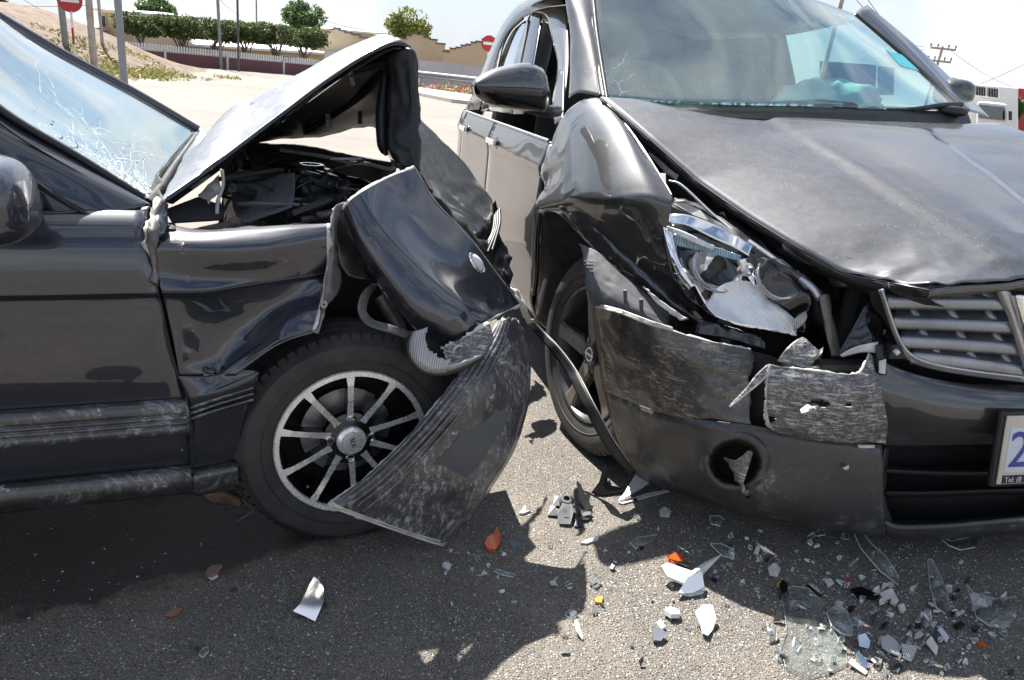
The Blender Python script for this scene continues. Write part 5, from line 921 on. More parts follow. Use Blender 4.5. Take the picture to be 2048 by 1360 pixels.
loft('curled_flap', vr([[(1628, 806, -.80), (1610, 812, -.81), (1600, 818, -.815)], [(1640, 815, -.82), (1618, 826, -.835), (1604, 830, -.83)], [(1648, 826, -.805), (1630, 840, -.82), (1620, 846, -.81)]]), M['torn_scrape'], suv, nu=12, nv=12, crumple=[(.004, 40, 3)])
loft('bumper_underlayer', vr([[(1500, 700, -.58), (1600, 730, -.64), (1700, 760, -.70)], [(1500, 860, -.62), (1600, 880, -.68), (1720, 890, -.72)]]), M['dark'], suv, nu=6, nv=10)
loft('foam_block', vr([[(1400, 640, -.42), (1460, 652, -.48), (1530, 680, -.54)], [(1390, 670, -.44), (1460, 680, -.5), (1530, 700, -.56)]]), M['gloss_black'], suv, nu=8, nv=14, crumple=[(.01, 14, 3)])
BC = Surf(vr([[(1190, 612, -.21), (1240, 622, -.35), (1310, 648, -.46), (1400, 676, -.55), (1505, 698, -.61)], [(1196, 655, -.225), (1250, 668, -.375), (1322, 696, -.49), (1405, 718, -.58), (1502, 735, -.63)], [(1203, 710, -.24), (1262, 728, -.39), (1335, 752, -.51), (1412, 768, -.60), (1500, 782, -.65)], [(1213, 782, -.25), (1285, 812, -.42), (1360, 836, -.55), (1430, 838, -.635), (1505, 852, -.685)]]))
loft('bumper_corner', BC, M['grey_scuff'], suv, nu=46, nv=54, crumple=[(.004, 7, 2), (.003, 16, 3)], jag={'top': .003, 'right': .004}, edge={'top': 1}, edge_mat=M['primer'], solid=.004)
loft('torn_edge_roll', vr([[(1192, 606, -.215), (1240, 618, -.352), (1300, 640, -.45), (1345, 654, -.50)], [(1190, 615, -.22), (1240, 628, -.36), (1300, 651, -.455), (1348, 662, -.505)]]), M['primer'], suv, nu=5, nv=30, crumple=[(.003, 40, 3)], solid=.003)
loft('torn_end_strip', vr([[(1184, 614, -.2), (1193, 680, -.22), (1206, 760, -.235), (1222, 840, -.25), (1236, 895, -.26)], [(1198, 616, -.225), (1205, 680, -.24), (1218, 760, -.255), (1234, 840, -.27), (1250, 905, -.28)]]), M['rust'], suv, nu=5, nv=30, crumple=[(.003, 30, 3)], solid=.004)
plate('torn_corner_tip', vr([[(1192, 612, -.22), (1205, 600, -.22), (1222, 600, -.23), (1212, 614, -.25)]])[0], .004, M['primer'], suv)
LB = Surf(vr([[(1213, 782, -.25), (1300, 818, -.44), (1400, 838, -.605), (1500, 850, -.685), (1620, 872, -.745), (1764, 890, -.785)], [(1218, 800, -.262), (1304, 838, -.455), (1402, 858, -.622), (1500, 872, -.70), (1622, 892, -.76), (1765, 908, -.80)], [(1232, 868, -.275), (1322, 896, -.465), (1420, 916, -.632), (1512, 932, -.712), (1632, 950, -.772), (1766, 966, -.812)], [(1262, 940, -.30), (1346, 966, -.478), (1440, 990, -.632), (1532, 1010, -.715), (1642, 1026, -.775), (1768, 1042, -.81)], [(1287, 964, -.30), (1376, 992, -.465), (1470, 1020, -.60), (1562, 1042, -.68), (1662, 1060, -.735), (1772, 1074, -.765)]]))
FOG = (1470, 925, 52, 46)
loft('lower_bumper', LB, M['tex_plastic'], suv, nu=60, nv=84, crumple=[(.004, 6, 2)], solid=.004, hole=lambda c: near_px(c, *FOG) or near_px(c, 1492, 972, 8, 26))
def fogring(a, k, dr): p = (FOG[0] + FOG[2] * k * math.cos(a), FOG[1] + FOG[3] * k * math.sin(a)); return VR(p[0], p[1], np.interp(p[0], [1400, 1440, 1512, 1560], [-.60, -.648, -.712, -.738]) + dr)
aa = np.linspace(0, 2 * math.pi, 49)
fr_ = loft('fog_lamp_surround', [[fogring(a, k, dr) for a in aa] for k, dr in ((1.38, .0), (1.28, -.008), (1.1, -.010), (.98, -.002), (.88, .03), (.8, .07))], M['tex_plastic'], suv, nu=16, nv=72, solid=0)
loft('fog_lamp_cavity', [[fogring(a, k, dr) for a in aa] for k, dr in ((.8, .069), (.72, .1), (.0, .11))], M['dark'], fr_, nu=6, nv=48, solid=0)
loft('fog_shard', vr([[(1450, 912, -.66), (1470, 920, -.69), (1498, 900, -.70)], [(1460, 930, -.67), (1478, 940, -.70), (1506, 905, -.71)], [(1474, 960, -.69), (1486, 965, -.71), (1500, 930, -.715)]]), M['torn_scrape'], suv, nu=12, nv=12, crumple=[(.006, 24, 3)], jag={'left': .003})
loft('split_edge', vr([[(1478, 958, -.70), (1484, 980, -.705), (1490, 992, -.705)], [(1486, 956, -.712), (1490, 978, -.715), (1498, 990, -.715)]]), M['steel'], suv, nu=4, nv=10, crumple=[(.004, 40, 3)])
blob('screw', VR(1494, 984, -.722), (EL, ER, Z), (.008, .005, .008), M['dull_steel'], suv)
plate('paint_flake', vr([[(1686, 936, -.80), (1698, 930, -.80), (1697, 938, -.80), (1690, 940, -.80)]])[0], .001, M['white'], suv)
plate('bumper_tear', vr([[(1715, 890, -.79), (1750, 890, -.795), (1748, 896, -.795), (1718, 896, -.79)]])[0], .002, M['primer'], suv)
loft('lower_grille_side', vr([[(1770, 896, -.79), (1764, 940, -.80), (1762, 1000, -.80), (1770, 1040, -.79)], [(1778, 898, -.74), (1774, 940, -.75), (1772, 1000, -.75), (1785, 1044, -.75)]]), M['tex_plastic'], suv, nu=6, nv=20)
def lg(x, y, dr=0): return VR(x, y, np.interp(x, [1760, 1900, 2048, 2300], [-.77, -.805, -.83, -.84]) + dr)
for (ya, yb) in ((941, 946), (986, 982)):
    loft('lower_grille_bar', [[lg(x, y + dy, dr) for x, y in ((1768, ya), (1860, (ya + yb) / 2 + 2), (1960, yb), (2080, yb - 3), (2300, yb - 8))] for dy, dr in ((-10, .06), (-3, .0), (0, -.004), (4, 0), (8, .05))], M['black_plastic'], suv, nu=10, nv=30)
loft('lower_grille_back', [[lg(x, 880, .09) for x in (1760, 1900, 2100, 2400)], [lg(x, 1040, .09) for x in (1760, 1900, 2100, 2400)]], M['dark'], suv, nu=4, nv=8)
loft('bumper_lip', [[lg(x, y + dy, dr) for x, y in ((1770, 1040), (1800, 1050), (1900, 1047), (2048, 1034), (2300, 1015))] for dy, dr in ((-8, .06), (-2, .0), (3, -.012), (12, -.014), (24, -.004), (30, .05))], M['tex_plastic'], suv, nu=20, nv=50)
# number plate, cut by the picture's edge
_pb, _pt = VR(1990, 970, -.915), VR(2012, 832, -.90); _pu = (_pt - _pb) / .21
PLC = lambda dx, dz, dr=0.0: _pb + EL * dx + _pu * dz + ER * dr
def pbox(name, x0, x1, z0, z1, d0, d1, mat, par, bev=0.0): return hexa(name, [PLC(x0, z0, d0), PLC(x1, z0, d0), PLC(x1, z1, d0), PLC(x0, z1, d0), PLC(x0, z0, d1), PLC(x1, z0, d1), PLC(x1, z1, d1), PLC(x0, z1, d1)], mat, par, bev)
pl_white = simple('plate_white', (.60, .66, .72), .35, var=.05); pl_blue = simple('plate_blue', (.04, .05, .30), .4)
pl_cream = simple('plate_border', (.60, .54, .46), .5, var=.1)
plf = pbox('plate_holder', -.014, .52, -.010, .222, 0, .02, M['black_plastic'], suv, .008)
pb = pbox('number_plate', .0, .50, .004, .212, -.006, 0, pl_cream, suv, .006)
pbox('plate_field', .016, .484, .042, .178, -.0075, -.006, pl_white, pb); pbox('plate_footer', .014, .486, .008, .032, -.0075, -.006, M['black_plastic'], pb)
text_mesh('plate_digit', '2', PLC(.018, .106, -.009), EL, norm(_pu), .150, pl_blue, pb, align='LEFT')
text_mesh('plate_phone', 'Tel: (8', PLC(.020, .019, -.009), EL, norm(_pu), .022, pl_white, pb, align='LEFT')

TT = Surf([[SN(1020, 578, -.30), SN(1040, 618, -.28), VR(1062, 655, .02), VR(1100, 700, -.05), VR(1136, 752, -.14), VR(1172, 822, -.27), VR(1212, 895, -.33), VR(1262, 950, -.36)],
           [SN(1040, 586, -.31), SN(1056, 622, -.29), VR(1076, 652, .01), VR(1114, 690, -.06), VR(1152, 740, -.15), VR(1188, 808, -.28), VR(1226, 878, -.33), VR(1270, 942, -.36)]])
loft('torn_arch_trim', TT, M['black_plastic'], suv, nu=5, nv=70, solid=.005, v0=.22, crumple=[(.003, 14, 3)])
tube('torn_trim_edge', [TT.pt(1, t) for t in np.linspace(.22, .96, 20)], .0022, M['primer'], suv, n=6)
loft('torn_trim_root', TT, M['primer'], suv, nu=8, nv=20, v1=.24, crumple=[(.006, 22, 3), (.003, 50, 5)], jag={'top': .002, 'bottom': .003, 'left': .006}, solid=.003)

# the undamaged far front corner, beyond the picture's right edge
def mirv(P): a = toV(P); return VL(a[0], 1.80 - a[1], a[2])
loft('lower_bumper', Surf([[mirv(p) for p in row] for row in LB.G]), M['tex_plastic'], suv, nu=24, nv=30, solid=.004)
loft('bumper_corner', Surf([[mirv(p) for p in row] for row in BC.G]), M['grey'], suv, nu=18, nv=20, solid=.003)
loft('headlamp_housing', [[VL(-.76, 1.34, .80), VL(-.66, 1.55, .84), VL(-.42, 1.74, .90)], [VL(-.80, 1.34, .74), VL(-.70, 1.56, .77), VL(-.44, 1.79, .82)], [VL(-.79, 1.36, .67), VL(-.69, 1.57, .70), VL(-.42, 1.80, .74)]], M['chrome'], suv, nu=10, nv=16)
loft('front_wing', [[HB.pt(t, 1) + EL * .006 for t in np.linspace(0, .7, 6)], [VL(toV(HB.pt(t, 1))[0] + .02, 1.80, .98 - .12 * t) for t in np.linspace(0, .7, 6)], [VL(toV(HB.pt(t, 1))[0] + .04, 1.83, .78 - .06 * t) for t in np.linspace(0, .7, 6)]], M['grey'], suv, nu=14, nv=24)
lathe('far_tyre', VL(.02, 1.80, .352), EL, [(.22, -.2), (.35, -.2), (.355, -.1), (.35, -.01), (.29, .008), (.22, 0), (0, -.03)], M['tyre'], suv, n=48)
# ================================================================== BACKGROUND
def AT(x, y, Y):
    d = ray(x, y); return CAM + d * (Y / d[1])
def gx_at(x, Y): p = AT(x, 200, Y); return p[0]
M['road'] = (lambda: (lambda b: (b.bsdf(Base_Color=b.mix(b.ramp(b.noise(.35, 6, .6), .3, .7), rgb(.145, .125, .108), rgb(.215, .185, .16)), Roughness=.9, Normal=b.bump(b.noise(60, 4), .3, .004)), b.m)[1])(NB('sunlit_road')))()  # overexposed sunlight painted in as a paler road colour
M['concrete'] = simple('pavement_concrete', (.48, .44, .39), .9, var=.15, vscale=2, bumpv=.3, bscale=40)
M['wall_white'] = simple('painted_white_wall', (.62, .62, .61), .85, var=.08, vscale=.6)
M['maroon'] = simple('maroon_wall', (.17, .075, .08), .85, var=.15, vscale=1)
M['cream_wall'] = simple('cream_render', (.60, .48, .32), .9, var=.10, vscale=.4)
M['ochre_wall'] = simple('ochre_render', (.62, .42, .20), .9, var=.10, vscale=.4)
M['roof_white'] = simple('white_roof_sheet', (.74, .74, .73), .6, var=.05, vscale=.5)
M['roof_brown'] = simple('weathered_roof', (.16, .13, .12), .9, var=.25, vscale=.7)
M['grey_pole'] = simple('grey_post_paint', (.23, .245, .26), .5, var=.1)
M['wood_pole'] = simple('weathered_wood_pole', (.42, .37, .32), .85, var=.3, vscale=4)
M['dark_pole'] = simple('dark_pole', (.08, .085, .09), .6)
M['sign_red'] = simple('sign_red', (.42, .025, .03), .45, var=.1); M['sign_white'] = simple('sign_white', (.74, .74, .74), .45, var=.05)
M['dirt'] = simple('reddish_soil', (.115, .075, .048), .95, var=.6, vscale=2.5, bumpv=.6, bscale=6)
M['wire'] = simple('cable', (.06, .06, .06), .6)
M['red_paint'] = simple('red_truck_paint', (.36, .03, .025), .4)
def leaf_mat(name, a, b_):
    b = NB(name); c = b.mix(b.ramp(b.noise(2.2, 4), .3, .7), rgb(*a), rgb(*b_))
    tr = b.n('ShaderNodeBsdfTranslucent', {0: c}); df = b.n('ShaderNodeBsdfPrincipled', {'Base Color': c, 'Roughness': .6})
    mx_ = b.n('ShaderNodeMixShader', {0: .35, 1: df.outputs[0], 2: tr.outputs[0]}); b.t.links.new(mx_.outputs[0], b.out.inputs[0]); return b.m
M['leaf_dark'] = leaf_mat('hedge_leaves', (.035, .06, .018), (.10, .14, .035)); M['leaf_mid'] = leaf_mat('tree_leaves', (.04, .085, .025), (.11, .17, .05)); M['leaf_yellow'] = leaf_mat('yellowish_leaves', (.09, .12, .025), (.24, .25, .05))
M['bark'] = simple('bark', (.22, .17, .13), .9, var=.3); M['grass'] = leaf_mat('dry_grass', (.13, .15, .04), (.28, .25, .08)); M['pink'] = simple('pink_petals', (.60, .25, .25), .7, var=.3)
# road beyond the crash, coloured paler for strong sunlight; its kerb and far pavement
rd = [(-60, 5.4), (60, 5.4), (60, 24), (12, 26), (2, 28.5), (-3.2, 30.9), (-5.2, 34.9), (-8.2, 39), (-13, 44), (-22, 40), (-60, 36)]
o = mk('road', [(x, y, .004) for x, y in rd], [tuple(range(len(rd)))], M['road'], None, smooth=False); o['kind'] = 'structure'
kb = np.array([(60, 24), (12, 26), (2, 28.5), (-3.2, 30.9), (-5.2, 34.9), (-8.2, 39), (-13, 44)], float)
kbo = kb + np.array([(0, 3.0), (.5, 3.0), (1.6, 3.0), (2.4, 2.6), (3.2, 2.2), (2.4, 2.8), (1.5, 3.5)])
nk = len(kb)
V = [(x, y, .0) for x, y in kb] + [(x, y, .14) for x, y in kb] + [(x, y, .14) for x, y in kb * .94 + kbo * .06] + [(x, y, .145) for x, y in kbo]
F = [(i + a * nk, i + 1 + a * nk, i + 1 + (a + 1) * nk, i + (a + 1) * nk) for a in range(3) for i in range(nk - 1)]
o = mk('pavement', V, F, M['concrete'], None, smooth=False); o['kind'] = 'structure'
# soil verge between pavement and wall
vg = [(60, 26.5), (12.5, 28.8), (3.6, 31.3), (-.9, 33.4), (-2.1, 37), (-5.9, 41.7), (-11.6, 47.4), (-13, 60), (60, 60)]
o = mk('verge', [(x, y, .11) for x, y in vg], [tuple(range(len(vg)))], M['dirt'], None, smooth=False); o['kind'] = 'structure'
# dirt bank on the left
bx_, by_ = np.linspace(-60, -9.6, 40), np.linspace(15, 46, 30)
V = []
for y in by_:
    for x in bx_:
        edge = -10.6 - (y - 19) * .22
        t = np.clip((edge - x) / 7.5, 0, 1); fr = np.clip((y - 15.5) / 3, 0, 1) * np.clip((44 - y) / 8, 0, 1)
        V.append((x, y, -.05 + 2.0 * (t * t * (3 - 2 * t)) * fr + .16 * n3((x, y, 0), .6, 2) * t + .10 * n3((x, y, 0), 1.7, 3) * t))
o = mk('dirt_bank', V, grid_faces(len(by_), len(bx_)), M['dirt'], None); o['kind'] = 'structure'
def quads(n, pos, size, up=.5, aspect=1.6):
    """n small leaf faces: pos() gives the centre"""
    V, F = [], []
    for k in range(n):
        c = np.asarray(pos()); d = norm(RNG.normal(0, 1, 3) + np.array([0, 0, up])); x, y, _ = frame_of(d); a = RNG.uniform(0, 6.28); s = size * RNG.uniform(.6, 1.4)
        u = (x * math.cos(a) + y * math.sin(a)) * s * aspect; v = (y * math.cos(a) - x * math.sin(a)) * s; b0 = len(V)
        V += [c - u, c + v * .6, c + u, c - v * .6]; F.append((b0, b0 + 1, b0 + 2, b0 + 3))
    return V, F
def bank_z(x, y):
    edge = -10.6 - (y - 19) * .22; t = np.clip((edge - x) / 7.5, 0, 1); fr = np.clip((y - 15.5) / 3, 0, 1) * np.clip((44 - y) / 8, 0, 1)
    return -.05 + 2.0 * (t * t * (3 - 2 * t)) * fr
def gp():
    x, y = RNG.uniform(-17, -11.6), RNG.uniform(20, 34)
    if mnoise.noise(Vector((x * .7, y * .4, 3))) < -.02: x, y = RNG.normal(-13.2, .6), RNG.uniform(21, 30)
    return (x, y, bank_z(x, y) + RNG.uniform(0, .14))
V, F = quads(3400, gp, .045, .2, 2.2); o = mk('weeds', V, F, M['grass'], None, smooth=False); tag(o, 'dry green weeds growing over the reddish dirt bank', 'weeds', kind='stuff')
def fp(): t = RNG.uniform(0, 1); p = np.array([-5.9, 41.7]) * (1 - t) + np.array([2.6, 31.6]) * t; q = RNG.uniform(0, 1); return (p[0] + 2.0 * q, p[1] + 2.2 * q, .12 + abs(RNG.normal(0, .14)))
V, F = quads(5200, fp, .055, .5, 1.4); fm = [1 if (mnoise.noise(Vector((V[4 * i][0] * .8, V[4 * i][1] * .5, 0))) + RNG.normal(0, .25)) > .12 else 0 for i in range(len(F))]
o = mk('flower_bed', V, F, M['grass'], None, smooth=False, mats=[M['pink']], fmat=fm); tag(o, 'strip of pink flowers and grass below the guardrail', 'flowers', kind='stuff')
# guardrail
def wallseg(name, a, b, z0, z1, th, mat, parent=None, **k):
    a, b = np.array([a[0], a[1], 0.]), np.array([b[0], b[1], 0.]); d = norm(b - a); n = np.array([-d[1], d[0], 0]) * th / 2
    P = [a - n + Z * z0, b - n + Z * z0, b + n + Z * z0, a + n + Z * z0, a - n + Z * z1, b - n + Z * z1, b + n + Z * z1, a + n + Z * z1]
    return hexa(name, P, mat, parent, 0, **k)
gr = thing('guardrail', (-4.0, 43, .11), 'grey steel guardrail in front of the white wall', 'guardrail')
ga, gb = np.array([-9.0, 46.0, 0]), np.array([6.5, 37.0, 0]); gd = norm(gb - ga); gn = np.array([gd[1], -gd[0], 0])
loft('rail_beam', [[ga + gn * o_ + Z * z, gb + gn * o_ + Z * z] for z, o_ in ((.92, 0), (.86, .08), (.78, .08), (.74, .02), (.70, .08), (.62, .08), (.56, 0))], M['satin'], gr, nu=14, nv=2, solid=.004)
for k in range(9): p = ga + (gb - ga) * (k + .5) / 9; obox('rail_post', p + Z * .4 - gn * .06, (gd, gn, Z), (.05, .05, .4), M['satin'], gr, 0)
# white wall
ww = thing('boundary_wall', (-4, 47, .1), 'long plain white boundary wall behind the guardrail', 'wall')
wallseg('wall_panel', (-12.6, 48.5), (14, 41), .0, 1.42, .2, M['wall_white'], ww); wallseg('wall_coping', (-12.6, 48.5), (14, 41), 1.42, 1.48, .28, M['wall_white'], ww)
# maroon wall with white pickets on top
mw = thing('picket_fence', (-16, 44, 0), 'low maroon wall topped by white pickets below the clipped trees', 'fence')
pa, pb_ = (-22.5, 39.6), (-12.9, 48.4)
wallseg('low_wall', pa, pb_, -.1, .62, .2, M['maroon'], mw)
A_, B_ = np.array(pa + (0,)), np.array(pb_ + (0,)); D_ = norm(B_ - A_); Nn = np.array([D_[1], -D_[0], 0]); ln = np.linalg.norm(B_ - A_)
V, F = [], []
for k in range(int(ln / .14)):
    c = A_ + D_ * (.07 + .14 * k); b0 = len(V)
    V += [c - D_ * .045 + Z * .62 + Nn * .02, c + D_ * .045 + Z * .62 + Nn * .02, c + D_ * .045 + Z * .92 + Nn * .02, c + Z * .97 + Nn * .02, c - D_ * .045 + Z * .92 + Nn * .02]
    V += [v - Nn * .03 for v in V[b0:b0 + 5]]; F += [tuple(b0 + i for i in range(5)), tuple(b0 + 9 - i for i in range(5))] + [(b0 + i, b0 + 5 + i, b0 + 5 + (i + 1) % 5, b0 + (i + 1) % 5) for i in range(5)]
pk_ = mk('picket', V, F, M['roof_white'], mw, smooth=False); pk_['kind'] = 'stuff'
wallseg('picket_rail', pa, pb_, .70, .74, .05, M['roof_white'], mw)
for k in range(4): c = A_ + D_ * ln * (k + .3) / 4; obox('wall_pier', c + Z * .34, (D_, Nn, Z), (.06, .13, .40), M['wall_white'], mw, 0)
wl = thing('garden_wall', (-24, 39, 0), 'short white garden wall left of the maroon wall', 'wall')
wallseg('wall_panel', (-30, 34.5), (-22.7, 39.5), 0, .85, .2, M['wall_white'], wl)
# clipped trees along the fence
def crown_mesh(name, c, rad, n, size, mat, parent, boxy=2.6, hollow=.5, lumps=9, seed=1):
    rnd = np.random.default_rng(seed); L_ = []
    for k in range(lumps): d = norm(rnd.normal(0, 1, 3)); L_.append((np.sign(d) * np.abs(d) ** (2 / boxy) * .55, rnd.uniform(.35, .55)))
    def pos():
        ctr, r = L_[rnd.integers(0, lumps)]; d = norm(rnd.normal(0, 1, 3)); q = ctr + d * r * rnd.uniform(hollow, 1) ** .5
        return np.asarray(c) + q * rad
    V, F = quads(n, pos, size, .3, 1.5); return mk(name, V, F, mat, parent, smooth=False)
def tree(name, base, h, rad, label, mat, n=900, size=.09, group=None, boxy=2.2, stems=1, seed=1, lumps=12):
    t = thing(name, base, label, 'tree', group); base = np.asarray(base, float); top = base + Z * (h - rad[2])
    rnd = np.random.default_rng(seed); V, F = [], []
    for s_ in range(stems):
        off = rnd.normal(0, .12, 3) * [1, 1, 0] * (stems > 1)
        for b_ in range(4):
            e = top + np.array([rnd.uniform(-.6, .6) * rad[0], rnd.uniform(-.6, .6) * rad[1], rnd.uniform(-.3, .5) * rad[2]])
            v, f = tube('', [base + off, base + off + (e - base) * [.15, .15, .45], e], [.05 * h / 2.5, .035 * h / 2.5, .012 * h / 2.5], None, ret=True, n=6, seg=6, caps=False)
            b0 = len(V); V += v; F += [tuple(i + b0 for i in q) for q in f]
    mk('trunk', V, F, M['bark'], t); crown_mesh('crown', top, np.array(rad), n, size, mat, t, boxy=boxy, seed=seed, lumps=lumps); return t
pos_ = ['first clipped tree behind the picket fence, beside the grey post', 'second clipped tree from the grey post behind the picket fence', 'third clipped tree from the grey post behind the pickets', 'fourth clipped tree from the grey post behind the pickets', 'fifth clipped tree from the grey post behind the pickets', 'last clipped tree of the row, next to the stepped gable']
for k, (x, Y) in enumerate([(285, 43.5), (360, 44.5), (432, 46), (490, 47), (548, 48), (606, 49.5)]):
    bx = AT(x, 100, Y); hh = 2.55 + .05 * k
    tree('clipped_tree', (bx[0], Y, 0), hh, (1.62, .9, .66), pos_[k], M['leaf_dark'], n=3000, size=.062, group='clipped trees along the picket fence', boxy=3.4, stems=3, seed=20 + k, lumps=26)
def far_tree(name, x, y, Y, wpx, hpx, label, mat, seed, n=2200, size=.13):
    c = AT(x, y, Y); s = Y / FPX * 1.0; rx, rz = wpx * s / 2, hpx * s / 2
    tree(name, (c[0], Y, 0), c[2] + rz, (rx, rx * .8, rz), label, mat, n=n, size=size, seed=seed, lumps=24)
far_tree('leafy_tree', 315, 20, 62, 75, 42, 'leafy tree above the flat roof at the picture\'s top left', M['leaf_mid'], 3)
far_tree('leafy_tree', 606, 32, 70, 86, 56, 'round leafy tree rising behind the long flat roof', M['leaf_mid'], 4)
far_tree('yellowish_tree', 816, 54, 72, 96, 70, 'yellowish green tree behind the stepped gable roofs', M['leaf_yellow'], 5, n=2200)
far_tree('dark_bush', 0, 18, 40, 36, 40, 'dark bush on top of the dirt bank', M['leaf_dark'], 6, n=700)
far_tree('hedge_bush', 170, 78, 36, 44, 40, 'green bush between the wooden pole and the white garden wall', M['leaf_dark'], 8, n=900)
far_tree('roadside_tree', 2026, 222, 34, 30, 50, 'green tree between the white truck and the red one', M['leaf_mid'], 9, n=500)
# buildings
def building(name, xl, xr, ytop, Y, label, wall, roofm, parapet=None, ybase=None, windows=(), depth=8, Yr=None):
    Yr = Yr or Y; a = AT(xl, ytop[0], Y); b = AT(xr, ytop[1], Yr); z0 = 0
    t = thing(name, ((a[0] + b[0]) / 2, (Y + Yr) / 2, 0), label, 'building')
    d = norm((b - a) * [1, 1, 0]); n = np.array([-d[1], d[0], 0])
    A0, B0 = a * [1, 1, 0], b * [1, 1, 0]
    hexa('wall', [A0, B0, B0 + n * depth, A0 + n * depth, A0 + Z * a[2], B0 + Z * b[2], B0 + n * depth + Z * b[2], A0 + n * depth + Z * a[2]], wall, t, 0)
    e = .25
    hexa('roof', [A0 - n * e - d * e + Z * a[2], B0 - n * e + d * e + Z * b[2], B0 + n * depth + d * e + Z * (b[2] + .3), A0 + n * depth - d * e + Z * (a[2] + .3)] + [q for q in (A0 - n * e - d * e + Z * (a[2] + .15), B0 - n * e + d * e + Z * (b[2] + .15), B0 + n * depth + d * e + Z * (b[2] + .5), A0 + n * depth - d * e + Z * (a[2] + .5))], roofm, t, 0)
    for (t0, t1, za, zb, mm) in windows:
        p, q = A0 + (B0 - A0) * t0 - n * .03, A0 + (B0 - A0) * t1 - n * .03
        wi = hexa('window', [p + Z * za, q + Z * za, q + Z * zb, p + Z * zb, p + Z * za - n * .06, q + Z * za - n * .06, q + Z * zb - n * .06, p + Z * zb - n * .06], M['wall_white'], t, 0)
        p, q = p + (q - p) * .08, q + (p - q) * .08
        hexa('pane', [p + Z * (za + .06) - n * .065, q + Z * (za + .06) - n * .065, q + Z * (zb - .06) - n * .065, p + Z * (zb - .06) - n * .065, p + Z * (za + .06) - n * .08, q + Z * (za + .06) - n * .08, q + Z * (zb - .06) - n * .08, p + Z * (zb - .06) - n * .08], mm, wi, 0)
    return t, A0, B0, n, d
def gable(t, pts, Y, mat, th=.3):
    """stepped parapet wall: pts = picture outline along the top, from left to right"""
    P = [AT(x, y, Y) for x, y in pts]; steps = []
    for i in range(len(P) - 1):
        steps.append(P[i]); steps.append(np.array([P[i + 1][0], Y, P[i][2]]))
    steps.append(P[-1]); top = steps; V = []
    zb = min(p[2] for p in top) - 1.2
    out_ = top + [np.array([P[-1][0], Y, zb]), np.array([P[0][0], Y, zb])]
    plate('stepped_gable', out_, th, mat, t, nrm=(0, -1, 0))
    V, F = [], []
    for i in range(0, len(top) - 1, 2):
        a, b = top[i], top[i + 1]; b0 = len(V)
        if abs(b[0] - a[0]) < .05: continue
        obox('coping', (a + b) / 2 + Z * .05 + np.array([0, 0, 0]), (np.array([1., 0, 0]), np.array([0, 1., 0]), Z), (abs(b[0] - a[0]) / 2 + .03, th / 2 + .05, .05), M['roof_brown'], t, 0)
gl_ = M['gloss_black']
t1, *_r = building('shop_building', 620, 905, (92, 104), 58, 'cream building with two stepped gables behind the white wall', M['cream_wall'], M['roof_brown'], windows=((.02, .2, 1.4, 2.0, M['red_paint']), (.33, .42, 1.3, 2.1, gl_), (.52, .58, 1.2, 2.0, M['wall_white']), (.8, .88, 1.3, 2.0, gl_), (.64, .72, 1.3, 2.1, gl_)), Yr=58)
gable(t1, [(632, 86), (640, 82), (650, 72), (656, 66), (662, 60), (668, 58), (680, 62), (690, 66), (704, 70), (720, 76), (736, 84), (750, 90)], 57.6, M['cream_wall'])
gable(t1, [(782, 90), (794, 84), (804, 78), (814, 72), (824, 68), (836, 70), (848, 76), (860, 80), (874, 88), (890, 94)], 57.5, M['cream_wall'])
t2, *_r = building('gabled_building', 900, 1090, (108, 124), 56, 'cream building with a rising stepped roofline behind the no-entry sign', M['cream_wall'], M['roof_brown'], windows=((.2, .32, 1.3, 2.0, M['wall_white']), (.45, .55, 1.3, 2.0, M['wall_white'])), Yr=56)
gable(t2, [(886, 104), (900, 98), (912, 96), (922, 92), (932, 90), (942, 86), (952, 84), (964, 80), (980, 78), (1000, 80)], 55.6, M['cream_wall'])
t3, *_r = building('flat_roofed_hall', 560, 745, (52, 68), 76, 'long pale hall with a flat roof behind the gables', M['cream_wall'], M['roof_white'], Yr=76, windows=((.55, .7, 2.4, 2.9, gl_),))
t4, *_r = building('white_roofed_shed', 385, 545, (58, 66), 64, 'shed with a bright white roof behind the clipped trees', M['cream_wall'], M['roof_white'], Yr=64, depth=16)
t5, *_r = building('beige_house', 196, 262, (22, 30), 46, 'beige house with a white roof behind the wooden pole', M['cream_wall'], M['roof_white'], Yr=46, windows=((.05, .25, 1.4, 2.2, gl_),))
t6, *_r = building('ochre_house', 240, 690, (84, 112), 52, 'ochre house front seen between the clipped tree trunks', M['ochre_wall'], M['roof_white'], Yr=56, windows=((.1, .16, .5, 1.0, gl_), (.36, .42, .5, 1.0, gl_), (.7, .76, .5, 1.0, gl_)))
t7, *_r = building('low_store', 60, 172, (44, 60), 44, 'low store with a pale sheet roof beyond the dirt bank', M['wall_white'], M['cream_wall'], Yr=44)
# no-entry signs
def no_entry(x, y, rpx, Y, zb, label):
    c = AT(x, y, Y); s = rpx * Y / FPX; t = thing('no_entry_sign', (c[0], Y, zb), label, 'sign'); face = norm((CAM - c) * [1, 1, 0]); side_ = np.cross(Z, face)
    lathe('sign_disc', c, face, [(s, -.02), (s, .0), (0, .0)], M['sign_red'], t, n=40)
    obox('sign_bar', c + face * .006, (side_, Z, face), (s * .72, s * .18, .004), M['sign_white'], t, 0)
    zz = c[2] - s
    k = 0; top = zz + .04
    while top > zb:
        bt = max(zb, top - .42); tube('sign_pole_band', [np.array([c[0], Y + .03, bt]), np.array([c[0], Y + .03, top])], .028, M['sign_white'] if k % 2 == 0 else M['sign_red'], t, n=12); top = bt; k += 1
no_entry(139, 0, 21.5, 22, bank_z(AT(150, 100, 22)[0], 22) - .1, 'red and white no-entry sign on a banded pole by the dirt bank')
no_entry(978, 87, 14.5, 36, .1, 'red no-entry sign standing beside the suv\'s rear window')
